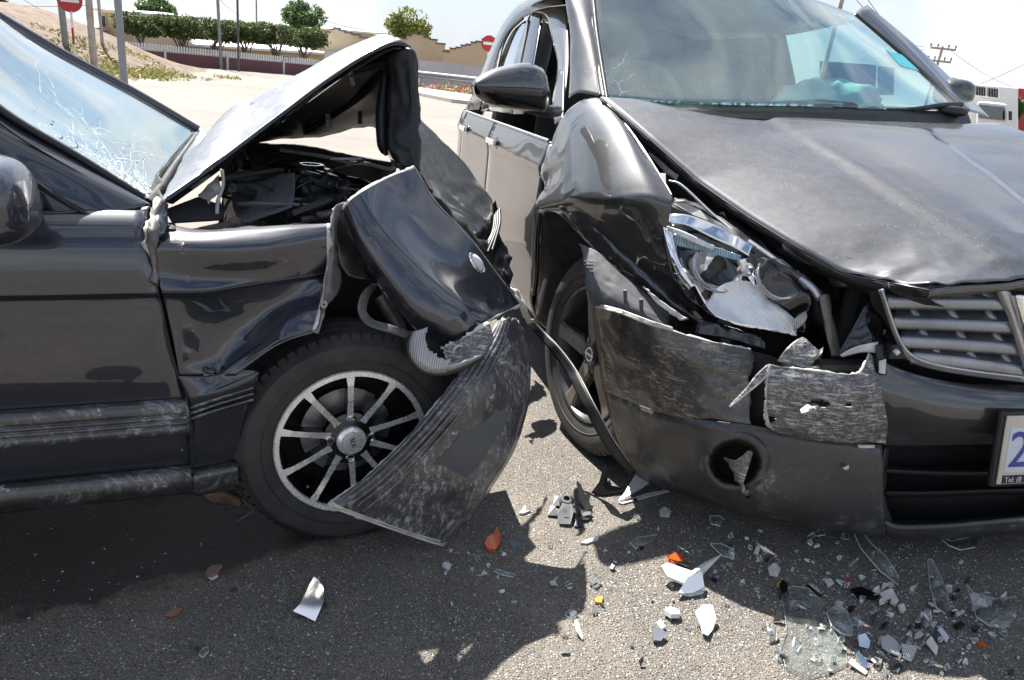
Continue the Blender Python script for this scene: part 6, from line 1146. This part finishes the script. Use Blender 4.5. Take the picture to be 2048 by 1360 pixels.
# posts and poles
def pole(name, xb, yb, Y, wpx, label, mat, h=9, lean=0.0, arms=(), zb=None, cat='pole'):
    p = AT(xb, yb, Y); z0 = p[2] if zb is None else zb; r = wpx * Y / FPX / 2
    t = thing(name, (p[0], Y, z0), label, cat); tp = np.array([p[0] + lean, Y, h])
    tube('pole_shaft', [np.array([p[0], Y, z0 - .1]), tp], [r, r * .8], mat, t, n=16)
    for (z, w_, ins) in arms:
        f = (z - z0) / (h - z0); c = np.array([p[0] + lean * f, Y - .12, z]); am = obox('crossarm', c, (norm(np.array([1, .12, 0])), norm(np.array([-.12, 1, 0])), Z), (w_ / 2, .05, .06), mat, t, 0)
        for q in (-.46, -.2, .2, .46)[:ins]: lathe('insulator', c + np.array([w_ * q, 0, .06]), Z, [(.05, 0), (.03, .06), (.05, .1), (.05, .2), (0, .24)], M['dull_steel'], am, n=10)
    return t, tp
pole('utility_pole', 190, 150, 24, 13, 'weathered wooden pole standing on the dirt bank edge', M['wood_pole'], lean=-.1)
pole('metal_post', 250, 182, 18.5, 14, 'grey metal post at the edge of the pale road', M['grey_pole'], lean=-.16, zb=0)
pole('concrete_post', 132, 92, 27, 12, 'thick grey post behind the banded sign pole', M['grey_pole'], lean=-.3)
pole('thin_white_pole', 208, 122, 31, 6, 'thin white pole beside the weathered wooden pole', M['wood_pole'], lean=-.2)
pole('lamp_post', 441, 78, 44, 6, 'pale lamp post above the clipped trees', M['grey_pole'], lean=-.25, zb=0)
pole('dark_post', 476, 66, 43, 4.5, 'slim dark post right of the pale lamp post', M['dark_pole'], lean=.0, zb=0)
pole('aerial_mast', 513, 40, 66, 3, 'very thin mast rising behind the white roofed shed', M['dark_pole'], zb=0)
_, pt_a = pole('power_pole', 1868, 130, 55, 6, 'wooden power pole with two crossarms above the suv\'s far pillar', M['wood_pole'], h=AT(1876, 92, 55)[2], lean=.25, arms=((AT(1876, 97, 55)[2], 1.75, 4), (AT(1872, 122, 55)[2], 1.6, 4)), zb=0)
_, pt_b = pole('leaning_power_pole', 1632, 170, 22, 9, 'stout power pole seen through the suv\'s windscreen', M['wood_pole'], h=9.5, lean=.5, arms=((7.5, 1.6, 4),), zb=0)
pole('street_light', 1906, 200, 48, 3, 'small street light peeking over the far door mirror', M['grey_pole'], h=AT(1906, 160, 48)[2], zb=0)
blob('street_light_head', AT(1905, 158, 48), (np.array([1., .2, 0]), np.array([-.2, 1., 0]), Z), (.28, .12, .09), M['grey_pole'], bpy.data.objects['street_light'], nu=8, nv=12)
# overhead cables
def cable(label, a, b, sag, r=.012):
    a, b = np.asarray(a, float), np.asarray(b, float); P = [a + (b - a) * t - Z * sag * 4 * t * (1 - t) for t in np.linspace(0, 1, 14)]
    V, F = tube('', P, r, None, ret=True, n=5); o = mk('overhead_cable', V, F, M['wire'], None, org=a); tag(o, label, 'cable', 'overhead power cables')
cable('upper overhead cable running down to the twin crossarm pole', AT(1716, -30, 30), AT(1852, 94, 55), .5); cable('lower overhead cable running down to the twin crossarm pole', AT(1690, -30, 30), AT(1850, 100, 55), .5)
cable('overhead cable leaving the twin crossarm pole to the right', AT(1898, 98, 55), AT(2100, 190, 70), .6); cable('overhead cable sloping up to the picture\'s right edge', AT(1960, 168, 40), AT(2120, 90, 40), .1)
cable('overhead cable crossing the top left corner above the bank', AT(-20, 6, 40), AT(180, 10, 36), .1); cable('slack overhead cable from the top left corner to the sign', AT(40, -6, 40), AT(130, 30, 44), .2)
cable('overhead cable running from the pale lamp post to the flat roof', AT(440, 0, 44), AT(480, 30, 60), .1)
cable('overhead cable above the round leafy tree', AT(630, 34, 70), AT(745, 62, 72), .15)
# dark hoarding beyond the suv
hb = thing('hoarding', AT(1695, 170, 30).tolist(), 'dark blue hoarding seen through the suv\'s windscreen', 'hoarding')
hp = [AT(1640, 122, 30), AT(1752, 130, 30), AT(1750, 190, 30), AT(1640, 190, 30)]
plate('hoarding_panel', hp, .1, simple('hoarding_blue', (.035, .055, .085), .6), hb); plate('hoarding_panel', [AT(1756, 132, 31), AT(1788, 136, 31), AT(1786, 190, 31), AT(1756, 190, 31)], .1, simple('hoarding_teal', (.09, .15, .17), .6), hb)
# white refrigerated truck and a red one at the far right
tk = thing('box_truck', (AT(1985, 250, 26)[0], 26, 0), 'small white refrigerated truck parked beyond the suv', 'truck')
def front(x0, y0, x1, y1, Y, dep, mat, name, par=tk, bev=.05):
    a, b, c, d = AT(x0, y0, Y), AT(x1, y0 + (x1 - x0) * .1, Y), AT(x1, y1 + (x1 - x0) * .1, Y), AT(x0, y1, Y); k = norm(((a + b) / 2 - CAM) * [1, 1, 0]) * dep
    return hexa(name, [a, b, c, d, a + k, b + k, c + k, d + k], mat, par, bev)
front(1915, 164, 2036, 262, 27.2, 5, M['roof_white'], 'cargo_box')
fu = front(1946, 168, 2000, 192, 27.0, .2, M['roof_white'], 'cooling_unit')
for (xa, ya) in ((1950, 173), (1975, 176)):
    gq = front(xa, ya, xa + 21, ya + 17, 26.97, .05, M['dark'], 'cooling_grille', bev=0)
    for q in range(4): front(xa + 1 + 5.2 * q, ya, xa + 2 + 5.2 * q, ya + 17, 26.93, .02, M['beige_trim'], 'grille_bar', par=gq, bev=0)
front(1953, 201, 2016, 290, 25.2, 1.7, M['roof_white'], 'cab', bev=.12); front(1958, 209, 2010, 236, 25.16, .03, glass_mat('truck_windscreen', (.12, .2, .22), fac=.1), 'cab_windscreen', bev=0)
front(2017, 222, 2024, 240, 25.0, .1, M['black_plastic'], 'cab_mirror', bev=.01)
for sx_ in (1962, 2004):
    p = AT(sx_, 260, 25.8); lathe('truck_wheel', np.array([p[0], 25.9, .36]), np.array([1., 0, 0]), [(0, -.1), (.36, -.1), (.36, .1), (0, .1)], M['tyre'], tk, n=24)
rt = thing('red_truck', (AT(2052, 250, 36)[0], 36, 0), 'corner of a red truck at the picture\'s right edge', 'truck')
front(2036, 176, 2130, 262, 36, 4, M['red_paint'], 'truck_body', par=rt, bev=.06); front(2056, 190, 2110, 225, 35.9, .03, M['gloss_black'], 'truck_window', par=rt, bev=0); front(2036, 262, 2130, 272, 36.1, 3.8, M['black_plastic'], 'truck_chassis', par=rt)
# ================================================================== DEBRIS ON THE ASPHALT
PLACED = []; M['edge'] = simple('painted_edge_glint', (.62, .66, .65), .25, var=.15)  # pale side faces paint the bright outlines of clear shards
def gpoly(px, h=.004): return [GZ(x, y, 0) for x, y in px]
def shard(name, px, mat, label, cat='shard', thick=.003, tilt=(0, 0), lift=.0, group=None, bend=0.0, smooth=False):
    """flat broken piece lying on the ground; px is its outline in the photograph, tilted about its centre"""
    P = np.array([GZ(x, y, 0) for x, y in px]); c = P.mean(0)
    n = norm(np.array([tilt[0], tilt[1], 1.0]))
    Q = np.array([p + Z * (-(tilt[0] * (p - c)[0] + tilt[1] * (p - c)[1])) for p in P])
    if bend: Q[:, 2] += bend * (((Q - c)[:, 0] ** 2 + (Q - c)[:, 1] ** 2))
    Q[:, 2] += -Q[:, 2].min() + thick / 2 + .0015 + lift
    k = len(Q); cen = Q.mean(0) + Z * (-bend * .0 + (.0 if not bend else -bend * .0005))
    V = np.concatenate([Q + n * thick / 2, [cen + n * thick / 2], Q - n * thick / 2, [cen - n * thick / 2]])
    F = [(i, (i + 1) % k, k) for i in range(k)] + [(k + 1 + (i + 1) % k, k + 1 + i, 2 * k + 1) for i in range(k)] + [(i, k + 1 + i, k + 1 + (i + 1) % k, (i + 1) % k) for i in range(k)]
    gl = mat.name.startswith(('clear', 'lens', 'ribbed_lens'))
    o = mk(name, V, F, mat, None, smooth=smooth, org=(c[0], c[1], 0), mats=[M['edge']] if gl else None, fmat=([0] * (2 * k) + [1] * k) if gl else None); tag(o, label, cat, group); PLACED.append((np.mean([q[0] for q in px]), np.mean([q[1] for q in px]), label)); return o
S_ = shard
S_('chrome_strip', [(586, 1234), (600, 1222), (627, 1180), (636, 1184), (647, 1196), (648, 1214), (638, 1232), (630, 1246), (610, 1240)], M['chrome'], 'bent chrome strip lying alone on the shaded asphalt', 'chrome strip', .004, (.15, -.25))
S_('amber_lens', [(968, 1096), (972, 1086), (984, 1080), (992, 1068), (1000, 1082), (998, 1096), (988, 1106), (974, 1104)], M['orange'], 'broken orange indicator lens near the hanging bumper', 'lens', .010, (.1, -.15))
S_('paint_flake', [(1018, 1086), (1026, 1080), (1040, 1086), (1038, 1094), (1024, 1096)], simple('blue_flake', (.11, .15, .2), .4), 'blue grey paint flake beside the broken orange lens', 'flake', .002)
S_('tan_leaf', [(330, 1240), (340, 1228), (360, 1218), (366, 1218), (356, 1234), (342, 1242)], simple('dry_leaf', (.30, .16, .09), .8), 'dry brown leaf on the asphalt beside the oil stain', 'leaf', .002, (.1, .2))
S_('clear_sliver', [(398, 1312), (404, 1300), (416, 1296), (418, 1304), (406, 1318)], M['shard'], 'narrow clear sliver near the lower left corner', 'shard', .004)
S_('dark_scrap', [(410, 1158), (420, 1148), (440, 1144), (446, 1146), (436, 1156), (424, 1164)], M['rust'], 'brown scrap lying in the oil stain', 'scrap', .012, (.2, -.3)); S_('white_chip', [(416, 1160), (434, 1154), (436, 1160), (424, 1166)], M['white'], 'white chip beside the brown scrap in the oil stain', 'chip', .006, lift=.006)
S_('white_bracket', [(1316, 1160), (1330, 1152), (1380, 1158), (1400, 1150), (1434, 1146), (1404, 1162), (1398, 1172), (1406, 1190), (1380, 1196), (1354, 1196), (1372, 1178), (1330, 1172)], M['white'], 'white plastic headlamp bracket lying half in sunlight', 'bracket', .008, (.12, -.3), bend=2.5)
S_('white_bracket_wing', [(1352, 1197), (1372, 1176), (1398, 1168), (1406, 1188), (1384, 1195)], M['chrome'], 'silvered scrap resting against the white bracket', 'scrap', .003, (.1, -.5), lift=.01)
S_('orange_bulb', [(1334, 1128), (1346, 1120), (1362, 1124), (1366, 1134), (1352, 1142), (1340, 1138)], M['orange'], 'orange bulb in a black holder above the white bracket', 'bulb', .014, (.3, -.2)); S_('bulb_holder', [(1336, 1134), (1352, 1142), (1372, 1146), (1374, 1132), (1366, 1128), (1350, 1136)], M['gloss_black'], 'black holder gripping the orange bulb', 'holder', .010, (.2, .3))
S_('white_shard', [(1384, 1244), (1400, 1234), (1420, 1236), (1430, 1250), (1424, 1264), (1414, 1280), (1404, 1276), (1400, 1260)], M['white'], 'large white plastic shard casting a shadow in the sun', 'shard', .004, (.15, -.35), lift=.002, bend=9)
S_('white_crumb', [(1326, 1232), (1338, 1222), (1356, 1228), (1358, 1240), (1340, 1244)], M['white'], 'crumpled white fragment left of the large white shard', 'fragment', .012, (.1, .2)); S_('white_sliver', [(1312, 1250), (1320, 1244), (1330, 1258), (1322, 1264)], M['white'], 'slim white sliver left of the large white shard', 'sliver', .008)
S_('dark_chip', [(1302, 1272), (1316, 1270), (1330, 1276), (1320, 1288), (1306, 1288)], M['grille_silver'], 'small grey metal chip in the sunlit patch', 'chip', .010, (.2, -.4))
S_('tan_plate', [(1318, 1024), (1328, 1016), (1342, 1024), (1338, 1036), (1320, 1034)], M['primer'], 'tan painted fragment below the bumper corner', 'fragment', .004); S_('amber_chip', [(1188, 1202), (1196, 1196), (1206, 1198), (1202, 1210), (1190, 1208)], simple('amber_chip', (.45, .24, .05), .4), 'amber chip alone on the sunlit asphalt', 'chip', .006)
S_('silver_lamp_piece', [(1236, 1006), (1258, 986), (1276, 968), (1300, 964), (1310, 972), (1300, 984), (1280, 992)], M['ribbed_silver'], 'silver ribbed lamp fragment under the bumper corner', 'lamp fragment', .010, (.2, -.6)); S_('trim_strip', [(1236, 1008), (1290, 990), (1338, 980), (1340, 984), (1296, 996), (1246, 1010)], M['primer'], 'long pale trim strip under the silver lamp fragment', 'trim', .004)
S_('black_trim_curl', [(1182, 990), (1196, 976), (1206, 950), (1212, 960), (1204, 980), (1216, 988), (1250, 984), (1250, 988), (1206, 994)], M['gloss_black'], 'curled black trim lying by the suv\'s front wheel', 'trim', .004, (.1, -.3))
S_('black_star_scrap', [(1150, 992), (1158, 996), (1166, 1006), (1178, 1006), (1176, 1014), (1184, 1022), (1170, 1026), (1158, 1014)], M['black_plastic'], 'star shaped black scrap beside the fallen lamp holder', 'scrap', .008, (.3, -.4))
# fallen lamp holder: a ring, a body and two ears
lh = thing('fallen_lamp_holder', GZ(1130, 1040).tolist(), 'grey plastic lamp holder with a ring lying between the cars', 'lamp holder')
lathe('ring', GZ(1150, 1034) + Z * .016, norm(np.array([.2, -.5, .8])), [(.016, 0), (.022, .004), (.024, 0), (.022, -.006), (.016, -.004)], M['liner'], lh, n=28)
plate('body', [GZ(1118, 1052) + Z * .006, GZ(1140, 1054) + Z * .008, GZ(1146, 1036) + Z * .03, GZ(1138, 1026) + Z * .036, GZ(1122, 1026) + Z * .034, GZ(1112, 1040) + Z * .022], .006, M['liner'], lh)
plate('wing', [GZ(1146, 1046) + Z * .01, GZ(1166, 1028) + Z * .012, GZ(1184, 1030) + Z * .01, GZ(1176, 1044) + Z * .006], .004, M['black_plastic'], lh)
lathe('collar', GZ(1130, 1020) + Z * .028, norm(np.array([0, -.3, .9])), [(.008, 0), (.022, .002), (.024, .010), (.018, .018), (.01, .018)], M['liner'], lh, n=24)
lathe('screw_hole', GZ(1127, 1042) + Z * .034, norm(np.array([.1, -.8, .6])), [(.006, 0), (.008, .002), (.0, .002)], M['satin'], lh, n=14)
obox('ear', GZ(1172, 1036) + Z * .012, (norm(np.array([1, .3, .2])), norm(np.array([-.3, 1, 0])), Z), (.014, .010, .004), M['liner'], lh, .002)
for (x, y, w_) in ((1104, 1030, 9), (1112, 1010, 7), (1156, 1052, 8)): plate('broken_lug', [GZ(x - w_, y + 4) + Z * .004, GZ(x + w_, y + 6) + Z * .006, GZ(x + w_ * .7, y - 6) + Z * .02, GZ(x - w_ * .5, y - 9) + Z * .016], .005, M['black_plastic'], lh)
# big clear lens shards
S_('lens_sheet', [(1560, 1192), (1582, 1182), (1614, 1186), (1640, 1208), (1648, 1244), (1690, 1300), (1694, 1330), (1660, 1348), (1610, 1358), (1570, 1340), (1558, 1300), (1572, 1262)], M['lens_sheet'], 'largest clear lens sheet, half in the sunlight', 'lens shard', .003, (.02, -.03), lift=.002, bend=.15)
S_('frosted_lens', [(1648, 1242), (1668, 1228), (1688, 1236), (1702, 1262), (1702, 1278), (1682, 1276), (1660, 1264)], M['shard'], 'frosted oval lens piece lying on the largest lens sheet', 'lens shard', .005, (.1, -.2), lift=.006)
S_('long_lens', [(1692, 1086), (1700, 1082), (1740, 1112), (1768, 1128), (1798, 1160), (1796, 1172), (1756, 1150), (1716, 1118)], M['lens_sheet'], 'long clear lens sliver pointing at the number plate', 'lens shard', .004, (.1, -.25), bend=.3)
S_('leaf_shaped_lens', [(1848, 1142), (1856, 1140), (1872, 1158), (1892, 1190), (1900, 1222), (1890, 1232), (1870, 1222), (1856, 1186)], M['lens_sheet'], 'leaf shaped clear lens piece at the right', 'lens shard', .004, (.2, -.2), bend=.4)
S_('corner_lens', [(1926, 1190), (1940, 1202), (1986, 1210), (2028, 1206), (2030, 1240), (2012, 1258), (1980, 1258), (1950, 1244)], M['lens_sheet'], 'clear lens corner piece near the right edge', 'lens shard', .004, (.1, -.2), bend=.3); S_('shadow_lens', [(1872, 1082), (1900, 1088), (1940, 1078), (1962, 1070), (1950, 1096), (1920, 1104), (1896, 1098)], M['lens_sheet'], 'curved clear lens piece right below the bumper lip', 'lens shard', .004, (.1, -.1), bend=.3)
S_('ribbed_lens', [(1758, 1290), (1770, 1284), (1786, 1290), (1800, 1302), (1794, 1314), (1776, 1310), (1762, 1304)], M['ribbed_lens'], 'ribbed round lens fragment among the glass, left one', 'lens shard', .006, (.2, -.3)); S_('ribbed_lens', [(1798, 1300), (1832, 1302), (1822, 1326), (1808, 1320)], M['ribbed_lens'], 'ribbed triangular lens fragment beside the round one', 'lens shard', .005, (.1, -.3))
S_('black_bulb_cap', [(1556, 1180), (1562, 1172), (1572, 1180), (1572, 1196), (1560, 1200)], M['gloss_black'], 'black bulb cap at the top of the largest lens sheet', 'cap', .02); S_('yellow_chip', [(1552, 1174), (1558, 1168), (1566, 1170), (1560, 1178)], simple('yellow_plastic', (.45, .40, .05), .4), 'yellow chip beside the black bulb cap', 'chip', .008)
S_('black_clip', [(1612, 1178), (1622, 1174), (1634, 1186), (1644, 1190), (1640, 1204), (1628, 1196)], M['gloss_black'], 'black clip with a white edge on the lens sheet', 'clip', .010, (.2, .2)); S_('black_scrap', [(1698, 1188), (1720, 1184), (1756, 1196), (1752, 1202), (1716, 1202)], M['gloss_black'], 'dark blade shaped scrap right of the lens sheet', 'scrap', .008, (.1, -.2))
S_('grey_plate', [(1756, 1196), (1780, 1188), (1796, 1206), (1790, 1214), (1764, 1206)], M['primer'], 'pale grey plate fragment touching the dark blade scrap', 'fragment', .003, (.1, -.3)); S_('grey_plate', [(1848, 1294), (1858, 1284), (1874, 1300), (1872, 1314), (1860, 1304)], M['primer'], 'pale grey plate fragment among the glass at lower right', 'fragment', .003, (.1, -.3)); S_('grey_plate', [(1534, 1142), (1546, 1134), (1560, 1142), (1554, 1156), (1538, 1154)], M['primer'], 'pale grey plate fragment left of the long lens sliver', 'fragment', .003, (.1, -.2)); S_('grey_plate', [(1648, 1166), (1660, 1162), (1668, 1170), (1656, 1178)], M['primer'], 'small pale grey plate between two lens pieces', 'fragment', .003, (.1, -.2))
S_('red_chip', [(1686, 1164), (1692, 1160), (1702, 1164), (1698, 1170)], M['red_rubber'], 'red chip between the long lens sliver and the lens sheet', 'chip', .006); S_('orange_chip', [(1952, 1290), (1960, 1286), (1970, 1292), (1966, 1298)], M['orange'], 'orange chip near the lower right corner', 'chip', .006)
S_('blue_flake', [(1870, 1272), (1878, 1268), (1896, 1280), (1892, 1288)], M['satin'], 'bluish silver flake at lower right', 'flake', .003, (.2, -.5)); S_('chrome_flake', [(1712, 1284), (1726, 1280), (1738, 1290), (1736, 1300), (1716, 1298)], M['chrome'], 'chrome flake right of the largest lens sheet', 'flake', .003, (.2, -.5)); S_('chrome_flake', [(1706, 1322), (1712, 1318), (1734, 1334), (1730, 1344)], M['chrome'], 'long chrome flake below the ribbed fragments', 'flake', .003, (.1, -.5)); S_('tan_strip', [(1694, 1334), (1700, 1326), (1734, 1346), (1730, 1352)], M['primer'], 'tan strip beside the long chrome flake', 'strip', .003, (.1, -.2))
S_('white_stick', [(1160, 1088), (1186, 1078), (1198, 1076), (1196, 1082), (1172, 1090)], M['white'], 'white stick on the sunlit strip between the cars', 'stick', .005); S_('clear_sliver', [(1258, 1092), (1270, 1084), (1314, 1076), (1306, 1084), (1272, 1100)], M['shard'], 'clear blade shaped shard on the shadow edge', 'shard', .004, (.2, -.3)); S_('white_flake', [(1146, 1256), (1152, 1254), (1164, 1276), (1164, 1282), (1152, 1272)], M['white'], 'pointed white flake by the shadow hook', 'flake', .004, (.3, -.3))
S_('clear_wedge', [(1418, 1098), (1440, 1096), (1466, 1104), (1464, 1118), (1444, 1116)], M['shard'], 'clear wedge shard left of the grey plate fragment', 'shard', .004, (.1, -.2)); S_('clear_wedge', [(1418, 1040), (1436, 1038), (1448, 1044), (1440, 1054), (1422, 1052)], M['shard'], 'clear chunk close below the fog lamp', 'shard', .005, (.1, -.2)); S_('white_curl', [(1038, 1030), (1050, 1014), (1052, 1026), (1062, 1024), (1046, 1030)], M['white'], 'white curl beside the hanging bumper corner', 'curl', .006); S_('grey_flat', [(988, 1144), (996, 1140), (1030, 1150), (1026, 1156), (1004, 1152)], M['shard'], 'flat greyish shard below the orange lens', 'shard', .003); S_('white_pebble', [(884, 1134), (892, 1130), (902, 1136), (896, 1142)], M['white'], 'white pebble sized chip below the tyre', 'chip', .010)
SHORT = [(613, 1213, 'the chrome strip'), (984, 1088, 'the broken orange lens'), (1370, 1172, 'the white bracket'), (1350, 1130, 'the orange bulb'), (1408, 1256, 'the large white shard'), (1280, 985, 'the silver lamp fragment'), (1130, 1036, 'the fallen lamp holder'), (1625, 1290, 'the largest lens sheet'), (1676, 1256, 'the frosted lens piece'), (1745, 1128, 'the long lens sliver'), (1874, 1188, 'the leaf shaped lens'), (1980, 1226, 'the lens corner piece'), (1915, 1088, 'the curved lens piece'), (1796, 1304, 'the ribbed fragments'), (1728, 1194, 'the dark blade scrap'), (1440, 1108, 'the clear wedge'), (1430, 1046, 'the clear chunk'), (1548, 1146, 'the grey plate'), (1861, 1298, 'the lower grey plate'), (1008, 1148, 'the flat greyish shard'), (893, 1136, 'the white pebble chip'), (1197, 1203, 'the amber chip'), (1328, 1026, 'the tan fragment'), (1178, 1083, 'the white stick'), (1961, 1292, 'the orange chip'), (1694, 1165, 'the red chip')]
def near_words(x, y):
    b_ = min(SHORT, key=lambda s: (s[0] - x) ** 2 + (s[1] - y) ** 2); dx, dy = x - b_[0], y - b_[1]
    side_ = ('right of' if dx > 0 else 'left of') if abs(dx) > abs(dy) * 1.4 else ('just below' if dy > 0 else 'just above'); return side_ + ' ' + b_[2]
USED = set()
def uniq(lb, x, y):
    if lb in USED:
        c = sorted(SHORT, key=lambda s: (s[0] - x) ** 2 + (s[1] - y) ** 2); lb = lb + ', towards ' + c[1][2]
        if lb in USED: lb = lb.replace('towards', 'facing')
    USED.add(lb); return lb
SHAPE = {3: 'triangular', 4: 'four-sided', 5: 'five-sided'}
# many small pieces: shards one can still pick out one by one
mats = [M['shard'], M['shard'], M['shard'], M['shard'], M['white'], M['shard'], M['primer'], M['black_plastic']]
kinds = ['clear', 'clear', 'clear', 'clear', 'white', 'clear', 'tan', 'black']; nms = ['glass_chip', 'glass_chip', 'glass_chip', 'glass_chip', 'plastic_chip', 'glass_chip', 'painted_chip', 'plastic_chip']
rng = np.random.default_rng(12)
zones = [(170, 1800, 1270, 130, 60, 'among the glass at lower right'), (60, 1560, 1130, 150, 55, 'in the shade below the bumper'), (22, 1250, 1180, 90, 60, 'on the sunlit asphalt'), (20, 960, 1150, 90, 55, 'in the shade below the sedan bumper')]
for (cnt, cx_, cy_, sx_, sy_, where) in zones:
    for k in range(cnt):
        for _ in range(20):
            x, y = rng.normal(cx_, sx_), rng.normal(cy_, sy_)
            if 880 < x < 2040 and y < 1352 and y > (1000 if x < 1300 else 1045 + (x - 1300) * .08): break
        i = int(rng.integers(0, 8)); s = rng.uniform(3.0, 7.5) * (1.15 if where.startswith('among') else .85) * (1.7 if i < 4 and rng.random() < .4 else 1); a0 = rng.uniform(0, 6.28); nn_ = int(rng.integers(3, 6))
        px = [(x + math.cos(a0 + 6.283 * j / nn_) * s * rng.uniform(.6, 1.4), y + math.sin(a0 + 6.283 * j / nn_) * s * .75 * rng.uniform(.6, 1.4)) for j in range(nn_)]
        S_(nms[i], px, mats[i], uniq(f'{"tiny" if s < 6 else "small"} {kinds[i]} {SHAPE[nn_]} chip {near_words(x, y)}', x, y), 'chip', rng.uniform(.002, .007), (rng.normal(0, .3), rng.normal(-.1, .35)), bend=(rng.uniform(10, 60) if i < 5 else 0), group=f'small {kinds[i]} chips {where}')
# crumbs nobody could count
V, F = [], []; fm = []
for k in range(4200):
    if k < 3000: x, y = rng.normal(1760, 220), rng.normal(1210, 90)
    elif k < 3700: x, y = rng.uniform(900, 1500), rng.uniform(1000, 1330)
    else: x, y = rng.uniform(0, 2048), rng.uniform(1050, 1360)
    if y > 1375 or y < 1000 or x < 0: continue
    p = GZ(x, y, 0); s = rng.uniform(.0012, .0042); b0 = len(V); a0 = rng.uniform(0, 6.28)
    V += [p + np.array([math.cos(a0 + 2.1 * j), math.sin(a0 + 2.1 * j), 0]) * s + Z * .001 for j in range(3)] + [p + Z * s * rng.uniform(.4, 1.2)]
    F += [(b0, b0 + 1, b0 + 3), (b0 + 1, b0 + 2, b0 + 3), (b0 + 2, b0, b0 + 3)]; q = int(rng.choice([0, 1, 2], p=[.6, .25, .15])); fm += [q] * 3
o = mk('glass_crumbs', V, F, M['shard'], None, smooth=False, mats=[M['white'], M['primer']], fmat=fm); tag(o, 'tiny glass crumbs sprinkled over the asphalt', 'crumbs', kind='stuff')
